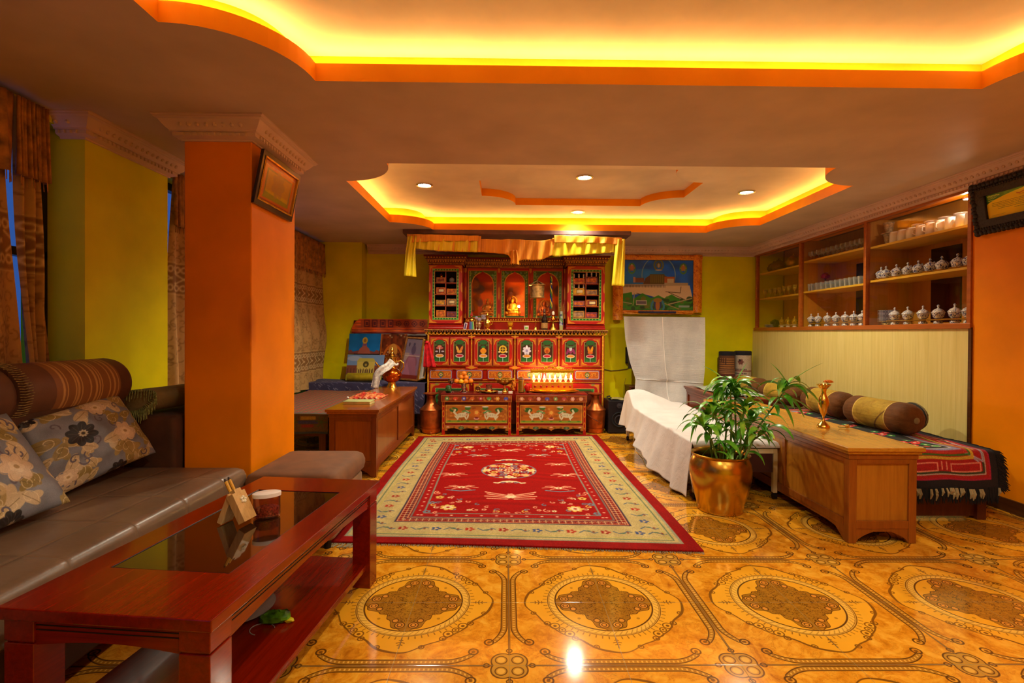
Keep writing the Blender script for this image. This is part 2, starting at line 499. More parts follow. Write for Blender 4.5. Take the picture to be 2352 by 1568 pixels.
    rg = noise(vec, 3.0, 4); _in(p.inputs['Roughness'], rg*0.05 + 0.075)
    p.inputs['Specular IOR Level'].default_value = 0.6
    _in(p.inputs['Normal'], bump(noise(vec, 55, 3)*0.25 - below(g, 0.0014, 0.0008), 0.10, 0.0015))
    return m
_c = onz(1170, 1528, 0); FX0, FY0 = _c.x, _c.y
M_floor = floor_material()
obj('floor', MB().box(XL-0.3, XR+0.5, YF, YB+0.3, -0.1, 0.0), M_floor, kind='structure')

# ---- ceilings with notched recesses
def notched(x0, x1, y0, y1, r, n=14):
    """rectangle with concave quarter-circle corners, counter-clockwise"""
    pts = []
    for cx, cy, a0 in ((x1, y0, PI), (x1, y1, 1.5*PI), (x0, y1, 0), (x0, y0, 0.5*PI)):
        arc = [(cx + r*math.cos(a0 - t*PI/2), cy + r*math.sin(a0 - t*PI/2)) for t in [i/n for i in range(n+1)]]
        pts += arc
    return pts
def offset(poly, d):
    out = []; n = len(poly)
    for i in range(n):
        p0, p1, p2 = Vector(poly[i-1]), Vector(poly[i]), Vector(poly[(i+1) % n])
        e1 = (p1-p0); e2 = (p2-p1)
        if e1.length < 1e-9: e1 = e2
        if e2.length < 1e-9: e2 = e1
        e1.normalize(); e2.normalize()
        n1, n2 = Vector((e1.y, -e1.x)), Vector((e2.y, -e2.x)); b = n1+n2
        b = b/max(0.3, b.dot(n1)) if b.length > 1e-6 else n1
        out.append(tuple(p1 + b*d))
    return out
def plate(outer, holes, z, up=False):
    loops = [outer] + holes
    pts = [Vector((p[0], p[1], z)) for l in loops for p in l]
    tr = tessellate_polygon([[Vector((p[0], p[1], 0)) for p in l] for l in loops])
    return MB().add(pts, [tuple(t) for t in tr])
def ringwall(poly, z0, z1):
    n = len(poly); return MB().add([(p[0],p[1],z0) for p in poly]+[(p[0],p[1],z1) for p in poly],
                                  [(i,(i+1)%n,n+(i+1)%n,n+i) for i in range(n)])
def coffer(n_, poly, zlip, led_mat, zled):
    out = offset(poly, 0.015)
    mb = ringwall(poly, ZC, zlip)
    mb2 = ringwall(out, ZC+0.012, zlip); mb.add(mb2.v, mb2.f)
    n = len(poly); mb.add([(p[0],p[1],zlip) for p in poly]+[(p[0],p[1],zlip) for p in out], [(i,(i+1)%n,n+(i+1)%n,n+i) for i in range(n)])
    obj('trim_%d' % n_, mb, M_fascia, kind='structure', label='orange fascia of the ceiling recess')
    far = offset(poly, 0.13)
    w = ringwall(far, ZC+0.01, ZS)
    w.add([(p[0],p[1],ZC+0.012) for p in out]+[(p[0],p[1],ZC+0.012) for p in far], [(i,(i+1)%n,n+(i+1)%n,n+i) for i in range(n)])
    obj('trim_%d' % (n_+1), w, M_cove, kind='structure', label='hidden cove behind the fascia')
    mid = offset(poly, 0.075)
    led = MB(); led.tube([(p[0], p[1], ZC+zled) for p in mid], 0.010, 6, closed=True)
    t = obj('led_strip', led, led_mat)
    return t
# near recess over and behind the camera, far recess in front of the altar
a = onz(723, 183, ZC); b = onz(2250, 207, ZC); c_ = onz(360, 48, ZC)
RN = 0.44
NEAR = notched(c_.x, b.x+RN, -1.7, (a.y+b.y)/2, RN)
d1 = onz(795, 415, ZC); d2 = onz(1940, 435, ZC); d3 = onz(1320, 532, ZC); d4 = onz(1380, 380, ZC)
FARX0, FARX1, FARY0, FARY1, RF = d1.x, d2.x, d4.y, d3.y, 0.42
FAR = notched(FARX0, FARX1, FARY0, FARY1, RF)
rectC = [(XL-0.3, YF), (XR+0.5, YF), (XR+0.5, YB+0.3), (XL-0.3, YB+0.3)]
obj('ceiling', plate(rectC, [NEAR, FAR], ZC), M_ceil, kind='structure')
def emis(name, col, s):
    m, p = newmat(name); p.inputs['Base Color'].default_value = lin(col)
    p.inputs['Emission Color'].default_value = lin(col); p.inputs['Emission Strength'].default_value = s; return m
M_led = emis('amber_led', '#ffda80', 12)
M_led2 = emis('amber_led_near', '#ffdf94', 13)
s1 = coffer(1, FAR, ZC+0.085, M_led, .078); tag(s1, 'amber light strip in the cove of the far ceiling recess, before the altar', 'light strip')
s2 = coffer(3, NEAR, ZC+0.085, M_led2, .092); tag(s2, 'amber light strip glowing in the cove of the large near ceiling recess', 'light strip')
# upper slabs
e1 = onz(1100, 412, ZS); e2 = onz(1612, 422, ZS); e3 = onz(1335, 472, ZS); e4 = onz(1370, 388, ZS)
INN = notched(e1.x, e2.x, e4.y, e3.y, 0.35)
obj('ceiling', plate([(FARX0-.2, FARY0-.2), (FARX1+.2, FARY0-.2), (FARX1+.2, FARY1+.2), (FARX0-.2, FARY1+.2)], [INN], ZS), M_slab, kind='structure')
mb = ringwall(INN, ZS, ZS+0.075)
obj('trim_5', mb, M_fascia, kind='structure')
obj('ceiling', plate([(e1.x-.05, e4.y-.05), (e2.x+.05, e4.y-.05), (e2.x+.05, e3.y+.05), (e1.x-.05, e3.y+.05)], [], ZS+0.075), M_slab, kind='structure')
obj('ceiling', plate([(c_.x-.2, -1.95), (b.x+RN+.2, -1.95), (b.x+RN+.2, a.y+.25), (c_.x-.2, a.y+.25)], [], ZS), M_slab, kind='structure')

# ---- walls
H = 2.8
YP = onx(2233, 600, XR).y           # where the orange wall meets the cream panelling
CABZ0, CABZ1 = 1.262, ZC-0.10
mw = MB(); mw.box(XR, XR+0.2, YF, YP, 0, H)
obj('wall_right', mw, M_orange, kind='structure')
def panelmat():
    m, p = newmat('cream_wood_panelling')
    x, y, z = sep(coords('Object'))
    pl = emod(y, 0.125); g = below(emin(pl, 0.125-pl), 0.0012, 0.0008)
    v = comb(y*14.0, z*0.7, x); f = noise(v, 3, 5, 0.6, 0.4)
    c = ramp(f, [(0.3, '#d3bf6c'), (0.7, '#dfcd80')])
    c = mixc(g*0.5, c, lin('#9c8440'))
    _in(p.inputs['Base Color'], c); p.inputs['Roughness'].default_value = 0.42
    return m
M_panel = panelmat()
obj('wall_right_panelling', MB().box(XR, XR+0.2, YP, YB, 0, CABZ0), M_panel, kind='structure')
obj('wall_right_header', MB().box(XR, XR+0.2, YP, YB, CABZ1, H), M_orange, kind='structure')
obj('wall_right_alcove', MB().box(XR+0.42, XR+0.46, YP-0.05, YB+0.1, 0.9, H), wood('alcove_wood', '#6e4416', '#94621e', axis='Z'), kind='structure')
obj('wall_back', MB().box(XL-0.3, XR+0.5, YB, YB+0.2, 0, H), M_green, kind='structure')
obj('wall_back_pier', MB().box(XL, ony(831, 600, 6.65).x, 6.65, YB+0.01, 0, H), M_green, kind='structure')
obj('wall_front', MB().box(XL-0.3, XR+0.5, YF-0.2, YF, 0, H), M_green, kind='structure')
# left wall: piers, low sills and lintels around two window openings
YW0 = onx(150, 600, XL).y; YG0 = YW0; XG = XL+0.11; YG1 = onx(385, 600, XG).y
mw = MB(); mw.box(XL-0.25, XG, YG0, YG1, 0, H)
obj('wall_left_pier', mw, M_green, kind='structure')
mw = MB(); mw.box(XL-0.25, XL, YG1, 6.62, 0, 0.45); mw.box(XL-0.25, XL, 6.60, YB+0.1, 0, H)
mw.box(XL-0.25, XL, YF, YG0, 0, 0.5); mw.box(XL-0.25, XL, YG1, 6.6, 2.34, H); mw.box(XL-0.25, XL, YF, YG0, 2.34, H)
obj('wall_left', mw, M_green, kind='structure')
# windows
M_wframe = mat('dark_window_frame', '#140f12', 0.35, var=0.1)
M_glass = thinglass('window_glass', '#f4f8ff', .5)
def window(n, y0, y1, mull, z0=0.45, z1=2.34):
    f = MB(); x0, x1 = XL-0.16, XL-0.10; w = 0.055
    f.box(x0, x1, y0, y1, z0, z0+w); f.box(x0, x1, y0, y1, z1-w, z1)
    for t in (0.87, 1.60): f.box(x0, x1, y0, y1, t, t+0.045)
    for y in [y0+w/2, y1-w/2]+mull: f.box(x0, x1, y-w/2, y+w/2, z0, z1)
    o = obj('window_%d' % n, f, M_wframe, kind='structure')
    g = MB().box(XL-0.133, XL-0.127, y0+.02, y1-.02, z0+.02, z1-.02)
    obj('window_glass', g, M_glass, parent=o)
window(1, YF+0.1, YG0, [0.2, 1.3, 2.32])
window(2, YG1, 6.6, [4.2, 5.0, 5.8])
# dusk outside: a plain pale building across the street
M_out = mat('street_building_render', '#7f86a8', 0.9, var=0.15, nscale=1.5)
t = thing('building', 'pale building across the street, seen as a strip through the left windows', 'building', (-11, 4, 0))
bm_ = MB(); bm_.box(-12, -11, -4, 10, -6, 1.9); obj('facade', bm_, M_out, t)
M_outw = mat('street_building_window', '#1a2030', 0.3)
for k in range(5):
    obj('window', MB().box(-11.0, -10.97, -3+2.4*k, -1.9+2.4*k, -0.3, 1.0), M_outw, t)

# the square orange pillar
PX1 = -1.46
pn = onx(577, 700, PX1).y; pf = onx(677, 700, PX1).y; PX0 = ony(423, 700, pn).x
obj('pillar', MB().box(PX0, PX1, pn, pf, 0, ZC), M_orange2, kind='structure', bevel=0.006)
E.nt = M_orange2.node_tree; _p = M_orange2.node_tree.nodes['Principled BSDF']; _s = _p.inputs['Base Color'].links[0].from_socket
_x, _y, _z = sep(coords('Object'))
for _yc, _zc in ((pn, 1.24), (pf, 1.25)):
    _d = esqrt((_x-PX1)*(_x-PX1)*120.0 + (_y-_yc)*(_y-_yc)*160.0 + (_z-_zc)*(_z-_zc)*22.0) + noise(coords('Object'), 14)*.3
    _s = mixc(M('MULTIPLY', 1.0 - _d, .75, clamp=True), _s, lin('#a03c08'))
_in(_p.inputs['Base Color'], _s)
# cornice profile (distance from wall, drop from ceiling)
CW, CH = 0.115, 0.118
CPROF = [(0,0),(1,0),(1,.06),(.93,.10),(.93,.14),(.86,.19),(.80,.20),(.70,.34),(.56,.52),(.46,.60),(.46,.66),(.36,.68),(.36,.84),(.22,.90),(.10,.93),(.10,1),(0,1)]
def cornice_ring(path, closed, name, kind='structure', label=None, cat=None, w=CW, h=CH):
    """path: list of (x,y) with the room side to the right of travel"""
    pts = [Vector(p) for p in path]; n = len(pts); rings = []
    for i, p in enumerate(pts):
        e1 = (p - pts[i-1]) if (closed or i > 0) else (pts[1]-p)
        e2 = (pts[(i+1) % n]-p) if (closed or i < n-1) else (p-pts[i-1])
        e1.normalize(); e2.normalize()
        n1, n2 = Vector((e1.y, -e1.x)), Vector((e2.y, -e2.x)); b = n1+n2; b = b/b.dot(n1)
        rings.append([(p.x+b.x*w*q[0], p.y+b.y*w*q[0], ZC-h*q[1]) for q in CPROF])
    k = len(CPROF); mb = MB(); vs = [v for r in rings for v in r]; fs = []
    for i in range(n if closed else n-1):
        j = (i+1) % n
        for a_ in range(k-1): fs.append((i*k+a_, i*k+a_+1, j*k+a_+1, j*k+a_))
    mb.add(vs, fs)
    # dentils and a carved leaf frieze, as relief on the moulding
    for i in range(n if closed else n-1):
        p, q = pts[i], pts[(i+1) % n]; L = (q-p).length; e = (q-p)/L; nn = Vector((e.y, -e.x))
        m_ = int(L/0.032)
        for j in range(m_):
            c = p + e*((j+.5)*L/m_)
            a0, a1 = c - e*0.008, c + e*0.008
            z0, z1 = ZC-h*.84, ZC-h*.70
            vs = [(a.x+nn.x*w*s_, a.y+nn.y*w*s_, z) for z in (z0, z1) for a, s_ in ((a0,.30),(a1,.30),(a1,.44),(a0,.44))]
            mb.add(vs, [(0,3,2,1),(4,5,6,7),(0,1,5,4),(1,2,6,5),(2,3,7,6),(3,0,4,7)])
        m_ = int(L/0.045)
        for j in range(m_):
            c = p + e*((j+.5)*L/m_); cc = Vector((c.x+nn.x*w*.64, c.y+nn.y*w*.64, ZC-h*.42))
            mb.sphere(cc, 0.012, 6, 4, 1, 1, 1.1)
    return obj(name, mb, M_corn, kind=kind, smooth=35, label=label, cat=cat)
cornice_ring([(PX0,pn),(PX1,pn),(PX1,pf),(PX0,pf)], True, 'trim_6')
cornice_ring([(XR, YB), (XR, YF)][::-1] if False else [(XL+0.6, YB), (XR, YB), (XR, YF)], False, 'trim_7', w=CW, h=CH)
cornice_ring([(XL, YG0), (XG, YG0), (XG, YG1), (XL, YG1)][::-1] if False else [(XL-0.02, YG0), (XG, YG0), (XG, YG1), (XL-0.02, YG1)], False, 'trim_8')
M_skirt = wood('dark_skirting', '#3a1c08', '#5a300e', axis='Y')
obj('baseboard_right', MB().box(XR-0.015, XR, YF, YB, 0, 0.09), M_skirt, kind='structure')
obj('baseboard_back', MB().box(XL, XR, YB-0.015, YB, 0, 0.09), M_skirt, kind='structure')
# narrow dark strip where the panelling stops
obj('trim_9', MB().box(XR-0.012, XR, YP-0.012, YP+0.012, 0, CABZ0), M_skirt, kind='structure')

# dark canopy board on the ceiling above the altar
q0 = onz(925, 536, ZC-0.05); q1 = onz(1450, 540, ZC-0.05)
CANY = (q0.y+q1.y)/2
M_canopy = mat('mauve_canopy_board', '#6a4a48', 0.6)
obj('trim_10', MB().box(q0.x, q1.x, CANY, YB, ZC-0.05, ZC-0.001), M_canopy, kind='structure', bevel=0.004)

# ---- lamps
M_bulb = emis('downlight_lens', '#fff2dc', 60.0)
M_chrome = mat('brushed_rim', '#d8d0c4', 0.25, 1.0, var=0.05)
def downlight(p, z, label, energy=40, col=(1.0, 0.94, 0.72), size=0.062):
    t = thing('downlight', label, 'ceiling light', (p[0], p[1], z), 'round ceiling downlights')
    r = MB().lathe([(size, 0.0), (size+0.018, 0.0), (size+0.018, -0.008), (size, -0.012), (size-0.004, 0.0)], (p[0], p[1], z), 28)
    obj('rim', r, M_chrome, t, smooth=40)
    d = MB().lathe([(0, -0.006), (size*0.7, -0.005), (size, 0.0)], (p[0], p[1], z), 28); obj('lens', d, M_bulb, t, smooth=60)
    l = bpy.data.lights.new('downlight_lamp', 'SPOT'); l.energy = energy; l.color = col; l.spot_size = math.radians(140); l.spot_blend = 0.6
    l.shadow_soft_size = 0.04
    lo = bpy.data.objects.new('downlight_lamp', l); COL.objects.link(lo); lo.location = (0, 0, -0.03); lo.parent = t
L1 = onz(975, 424, ZS); L2 = onz(1343, 406, ZS+.075); L3 = onz(1715, 440, ZS); L4 = onz(1327, 486, ZS)
EN = 74
downlight(L1, ZS, 'small round downlight at the left end of the far ceiling recess', EN)
downlight(L2, ZS+.075, 'small round downlight in the middle of the notched orange-edged recess', EN)
downlight(L3, ZS, 'small round downlight at the right end of the far ceiling recess', EN)
downlight(L4, ZS, 'small round downlight nearest the altar', EN*.3)
for x, y in ((0.4, 1.1), (2.0, 1.1), (1.2, -0.8)):
    downlight((x, y), ZS, 'round downlight in the large near recess, above the camera', 46)
# world: dusk
w = bpy.data.worlds.new('dusk'); sc.world = w; w.use_nodes = True
bg = w.node_tree.nodes['Background']; bg.inputs[0].default_value = (0.06, 0.22, 0.75, 1); bg.inputs[1].default_value = 0.30
# ================================================================= LEFT SIDE
def lerp(a, b, t): return a + (b-a)*t
def rrect_path(x0, x1, y0, y1, r, n=5):
    pts = []
    for cx, cy, a0 in ((x1-r, y0+r, -PI/2), (x1-r, y1-r, 0), (x0+r, y1-r, PI/2), (x0+r, y0+r, PI)):
        for i in range(n+1):
            a = a0 + i/n*PI/2; pts.append((cx+r*math.cos(a), cy+r*math.sin(a)))
    return pts
def pad(x0, x1, y0, y1, z0, z1, r, puff=0.0, nx=28, ny=28):
    """a soft block with rounded edges and a slightly domed top"""
    mb = MB(); path = None
    rings = []
    zs = [(z0, -r*0.6), (z0+r*0.4, -r*0.12), (z0+r, 0), (z1-r, 0), (z1-r*0.35, -r*0.22), (z1-r*0.08, -r*0.62), (z1, -r*1.15)]
    for z, o in zs: rings.append([(p[0], p[1], z) for p in rrect_path(x0-o, x1+o, y0-o, y1+o, max(r+o*0.2, 0.004))])
    n = len(rings[0]); vs = [v for q in rings for v in q]; fs = []
    for k in range(len(rings)-1):
        for i in range(n): fs.append((k*n+i, k*n+(i+1) % n, (k+1)*n+(i+1) % n, (k+1)*n+i))
    fs.append(tuple(range(n))[::-1])
    mb.add(vs, fs)
    ix0, ix1, iy0, iy1 = x0+r*1.15, x1-r*1.15, y0+r*1.15, y1-r*1.15
    last = rings[-1]; c = ((x0+x1)/2, (y0+y1)/2)
    # dome made of shrinking rings
    prev = (len(rings)-1)*n; base = len(mb.v)
    vs = []; K = 8
    for k in range(1, K+1):
        t = k/K
        for p in last: vs.append((lerp(p[0], c[0], t*0.999), lerp(p[1], c[1], t*0.999), z1+puff*(1-(1-t)**2)))
    fs = []
    allv = len(mb.v); mb.v.extend(vs)
    for i in range(n): mb.f.append((prev+i, prev+(i+1) % n, allv+(i+1) % n, allv+i))
    for k in range(K-1):
        for i in range(n): mb.f.append((allv+k*n+i, allv+k*n+(i+1) % n, allv+(k+1)*n+(i+1) % n, allv+(k+1)*n+i))
    return mb

# ---- coffee table
M_cherry = wood('cherry_lacquer', '#640c00', '#861800', rough=0.2, axis='Y', scale=5, coat=0.3)
M_cherryx = wood('cherry_lacquer_cross', '#640c00', '#861800', rough=0.2, axis='X', scale=5, coat=0.3)
M_black = mat('black_groove', '#120806', 0.5)
M_tglass = mat('tinted_table_glass', '#2a1206', 0.03, var=0, spec=0.9, coat=0.5)
TZ = 0.482
A, B, D, Cc = onz(3, 1392, TZ), onz(477, 1441, TZ), onz(862, 1106, TZ), onz(600, 1087, TZ)
vl = (D-B); ang = math.atan2(vl.y, vl.x) - PI/2 - math.radians(1.2)
TL_ = vl.length; TW_ = abs((B-A).dot(Vector((math.cos(ang), math.sin(ang), 0))))
t = thing('coffee_table', 'long red-brown lacquered coffee table with a dark glass panel set in its top', 'table')
hw, hl = TW_/2, TL_/2
gx0, gx1, gy0, gy1 = -hw+0.10, hw-0.115, -hl+0.235, hl-0.20
top = MB(); z0, z1 = TZ-0.032, TZ
loop = lambda a, b, c, d: [(a,c),(b,c),(b,d),(a,d)]
o_, i_ = loop(-hw,hw,-hl,hl), loop(gx0,gx1,gy0,gy1)
for z in (z0, z1):
    tr = tessellate_polygon([[Vector((p[0],p[1],0)) for p in o_],[Vector((p[0],p[1],0)) for p in i_]])
    top.add([(p[0],p[1],z) for p in o_+i_], tr)
for L in (o_, i_): top.add([(p[0],p[1],z0) for p in L]+[(p[0],p[1],z1) for p in L], [(k,(k+1)%4,4+(k+1)%4,4+k) for k in range(4)])
obj('table_top', top, M_cherry, t, bevel=0.003)
obj('glass_panel', MB().box(gx0, gx1, gy0, gy1, TZ-0.012, TZ-0.0025), M_tglass, t, label='dark tinted glass panel')
obj('glass_edge', MB().tube([(gx0,gy0,TZ-0.002),(gx1,gy0,TZ-0.002),(gx1,gy1,TZ-0.002),(gx0,gy1,TZ-0.002)], 0.0018, 4, closed=True), M_black, t)
LW = 0.085
for sx in (-1, 1):
    for sy in (-1, 1):
        cx, cy = sx*(hw-0.012-LW/2), sy*(hl-0.012-LW/2)
        l = MB().box(cx-LW/2, cx+LW/2, cy-LW/2, cy+LW/2, 0, 0.385); l.box(cx-LW/2+.004, cx+LW/2-.004, cy-LW/2+.004, cy+LW/2-.004, 0.385, 0.391)
        l.box(cx-LW/2, cx+LW/2, cy-LW/2, cy+LW/2, 0.391, z0)
        obj('leg', l, M_cherry, t, bevel=0.002)
for sx in (-1, 1):
    x = sx*(hw-0.012-0.02); ys = np.linspace(-hl+LW, hl-LW, 25)
    mb = MB(); poly = [(y, z0) for y in ys] + [(y, z0-0.072+0.022*math.sin(PI*(y+hl-LW)/(2*(hl-LW)))) for y in ys[::-1]]
    mb.prism(poly, x-0.012, x+0.012, 'X'); obj('apron', mb, M_cherry, t)
    g = MB()
    for dz in (0.018, 0.030): g.box(x+sx*0.012, x+sx*0.0135, -hl+LW+.02, hl-LW-.02, z0-dz-0.0012, z0-dz+0.0012)
    obj('groove', g, M_black, t)
for sy in (-1, 1):
    y = sy*(hl-0.012-0.02); xs = np.linspace(-hw+LW, hw-LW, 13)
    poly = [(x, z0) for x in xs] + [(x, z0-0.072+0.016*math.sin(PI*(x+hw-LW)/(2*(hw-LW)))) for x in xs[::-1]]
    obj('apron', MB().prism(poly, y-0.012, y+0.012, 'Y'), M_cherryx, t)
    g = MB()
    for dz in (0.018, 0.030): g.box(-hw+LW+.01, hw-LW-.01, y+sy*0.012, y+sy*0.0135, z0-dz-0.0012, z0-dz+0.0012)
    obj('groove', g, M_black, t)
obj('shelf', MB().box(-hw+0.03, hw-0.03, -hl+0.03, hl-0.03, 0.088, 0.112), M_cherry, t, bevel=0.002)
TC = Vector(((A.x+B.x+D.x+Cc.x)/4, (A.y+B.y+D.y+Cc.y)/4, 0))
TC = (A+B+D+Cc)/4 + Vector((.008, 0, 0)); TC.z = 0
t.location = TC; t.rotation_euler = (0, 0, ang)
# pen holder
M_pine = wood('pale_pine', '#b98c4e', '#d8b070', rough=0.5, axis='Z', scale=8)
M_pinex = wood('pale_pine_light', '#c89c5c', '#e0bc80', rough=0.5, axis='Z', scale=8)
pc = onz(545, 1200, TZ)
t = thing('pen_holder', 'pale wooden A-shaped pencil holder on the coffee table glass', 'pen holder')
def leaning(mb, x0, lean, w, th, h):
    # slab leaning in the x-z plane
    R = Matrix.Rotation(lean, 3, 'Y'); mb.obox((x0 + math.sin(lean)*h/2, 0, h/2*math.cos(lean)+th*abs(math.sin(lean))/2), th, w, h, R); return mb
obj('back_leg', leaning(MB(), -0.052, math.radians(22), 0.062, 0.020, 0.115), M_pinex, t, bevel=0.001)
R = Matrix.Rotation(math.radians(-28), 3, 'Y')
fb = MB(); fb.obox((0.018, 0, 0.062), 0.030, 0.066, 0.112, R); fb.obox((-0.006, 0, 0.112), 0.026, 0.034, 0.026, R)
obj('front_block', fb, M_pine, t, bevel=0.0015)
M_carve = mat('carved_flower', '#e8dcc0', 0.6)
fl = MB()
for k in range(5):
    a_ = 2*PI*k/5; fl.sphere(R @ Vector((0.0165, 0.009*math.cos(a_)+.004, 0.009*math.sin(a_)+0.022)) + Vector((0.018,0,0.062)), 0.006, 8, 6)
obj('carved_flower', fl, M_carve, t, smooth=60)
t.location = pc; t.rotation_euler = (0, 0, math.radians(-10))
M_pencil = mat('yellow_pencil_paint', '#d8a030', 0.4, var=.05); M_lead = mat('pencil_tip', '#3a2a20', 0.6)
for k, (dx, dy, lb) in enumerate(((0, 0, 'wooden pencil standing in the A-shaped holder, nearest the window side'), (0.012, 0.006, 'wooden pencil standing in the A-shaped holder, nearest the sugar jar'))):
    p = thing('pencil', lb, 'pencil', (0,0,0), 'pencils in the wooden holder')
    b0 = Vector((0.0, dx, 0.0)); R3 = Matrix.Rotation(math.radians(-28), 3, 'Y')
    d3 = R3 @ Vector((0,0,1))
    obj('body', MB().cyl(b0, b0+d3*0.062, 0.006, 8), M_pencil, p); obj('tip', MB().cyl(b0+d3*0.062, b0+d3*0.073, 0.006, 8, 0.002), M_lead, p)
    Rz = Matrix.Rotation(math.radians(-10), 3, 'Z')
    off = Rz @ Vector((-0.014-0.004*k, -0.007+dy*2, 0.100)); p.location = pc + off; p.rotation_euler = (0, 0, math.radians(-10))
# sugar jar
M_jarpl = thinglass('clear_plastic', '#f0d8d4', 1.0, .08)
M_white = mat('white_plastic', '#ece6e2', 0.3, var=0.03)
M_fill = mat('brown_crystals', '#8a4a34', 0.7, var=0.5, nscale=160, bmp=0.6, bscale=200)
jc = onz(613, 1186, TZ)
t = thing('plastic_jar', 'clear plastic jar of brown crystals with an oval white lid on the table', 'jar', jc)
def OV(prof, sx=1.0, sy=0.62): return MB().lathe(prof, jc, 32, Matrix.Rotation(math.radians(25), 3, 'Z'), sx, sy)
obj('body', OV([(0,0.001),(0.046,0.001),(0.048,0.01),(0.047,0.085),(0.045,0.085),(0.0455,0.01),(0.0,0.004)]), M_jarpl, t, smooth=60)
obj('contents', OV([(0,0.006),(0.0435,0.006),(0.0435,0.036),(0.03,0.043),(0,0.040)]), M_fill, t, smooth=60)
obj('lid', OV([(0.047,0.080),(0.0505,0.080),(0.051,0.090),(0.0505,0.094),(0.044,0.0965),(0,0.0965)]), M_white, t, smooth=40)
# things on the lower shelf
M_porc = mat('grey_porcelain', '#9c8c86', 0.25, var=0.06)
pl = onz(560, 1395, 0.13)
t = thing('plate', 'shallow grey plate on the lower shelf of the coffee table', 'plate', (pl.x, pl.y, 0.112))
obj('dish', MB().lathe([(0,0.002),(0.06,0.002),(0.075,0.006),(0.13,0.022),(0.131,0.025),(0.072,0.010),(0,0.006)], (pl.x-.02, pl.y, 0.112), 40), M_porc, t, smooth=60)
M_pulp = mat('red_apple_skin', '#7a1608', 0.3, var=0.3)
t = thing('apple', 'dark red fruit lying in the plate under the coffee table', 'fruit', (pl.x-.06, pl.y, 0.12))
obj('flesh', MB().sphere((pl.x-.06, pl.y, 0.155), 0.034, 20, 14), M_pulp, t, smooth=180)
obj('stem', MB().cyl((pl.x-.06, pl.y, 0.185), (pl.x-.056, pl.y, 0.199), 0.002), M_lead, t)
pk = onz(632, 1425, 0.115)
M_pkg = mat('green_yellow_wrapper', '#3a5a10', 0.3, var=0.7, nscale=30)
M_yel = mat('yellow_wrapper_end', '#c8b414', 0.35)
t = thing('wrapped_packet', 'crumpled green and yellow packet beside the plate on the lower shelf', 'packet', (pk.x, pk.y, 0.112))
def crumple(mb, a):
    mb.v = [(x+a*(random.random()-.5), y+a*(random.random()-.5), max(0.112, z+a*(random.random()-.5))) for x, y, z in mb.v]; return mb
obj('wrapper', crumple(MB().sphere((pk.x, pk.y, 0.132), 0.045, 12, 8, 1.3, 0.7, 0.45), 0.010), M_pkg, t, smooth=25)
obj('corner', crumple(MB().sphere((pk.x+.055, pk.y-.004, 0.120), 0.016, 8, 6, 1.2, .8, .5), 0.004), M_yel, t, smooth=25)
obj('twine', MB().tube([(pk.x-.03+.05*math.cos(q)*(1-q*.08), pk.y-.05+.035*math.sin(q), 0.1135) for q in np.linspace(.3, 4.6, 22)], 0.0015, 5), M_porc, t, label='pale twine')

# ---- sofa
def leatherette():
    m, p = newmat('taupe_leatherette')
    x, y, z = sep(coords('Object'))
    v = coords('Object'); f = noise(v, 5, 4)
    _in(p.inputs['Base Color'], ramp(f, [(0.3, '#6a5340'), (0.7, '#806650')]))
    p.inputs['Roughness'].default_value = 0.33
    gx = eabs(emod(x, 0.24)-0.12); gy = eabs(emod(y, 0.30)-0.15)
    seam = emin(M('MULTIPLY', gx, 60.0, clamp=True), M('MULTIPLY', gy, 60.0, clamp=True))
    h = esqrt(seam)*1.0 + noise(v, 26, 3)*0.35 + noise(v, 160, 3)*0.05
    _in(p.inputs['Normal'], bump(h, 0.45, 0.006)); return m
M_leather = leatherette()
M_brownv = mat('brown_velour', '#4c2c18', 0.8, var=0.15, sheen=0.3, bmp=0.1, bscale=300)
M_brownl = mat('brown_leatherette', '#5a3826', 0.42, var=0.1, bmp=0.1)
SX1 = -1.43; SZ = 0.45
t = thing('sofa', 'long taupe leatherette sofa with brown back along the left windows', 'sofa', (-1.95, 1.2, 0))
obj('seat', pad(-2.28, SX1, -0.6, 2.79, 0.27, SZ, 0.045, 0.012), M_leather, t, smooth=60)
obj('base', MB().box(-2.36, SX1-0.05, -0.58, 2.77, 0.05, 0.27), M_brownv, t, bevel=0.01)
obj('back', pad(-2.39, -2.10, -0.6, 2.79, 0.3, 0.90, 0.05, 0.0), M_brownv, t, smooth=60)
obj('end_block', pad(-2.38, PX0-0.02, 2.81, 3.42, 0.05, 0.72, 0.03, 0.0), M_brownv, t, smooth=60)
for x in (-2.3, SX1-0.12):
    for y in (-0.5, 1.1, 2.7): obj('foot', MB().cyl((x, y, 0), (x, y, 0.06), 0.022, 12), M_black, t)
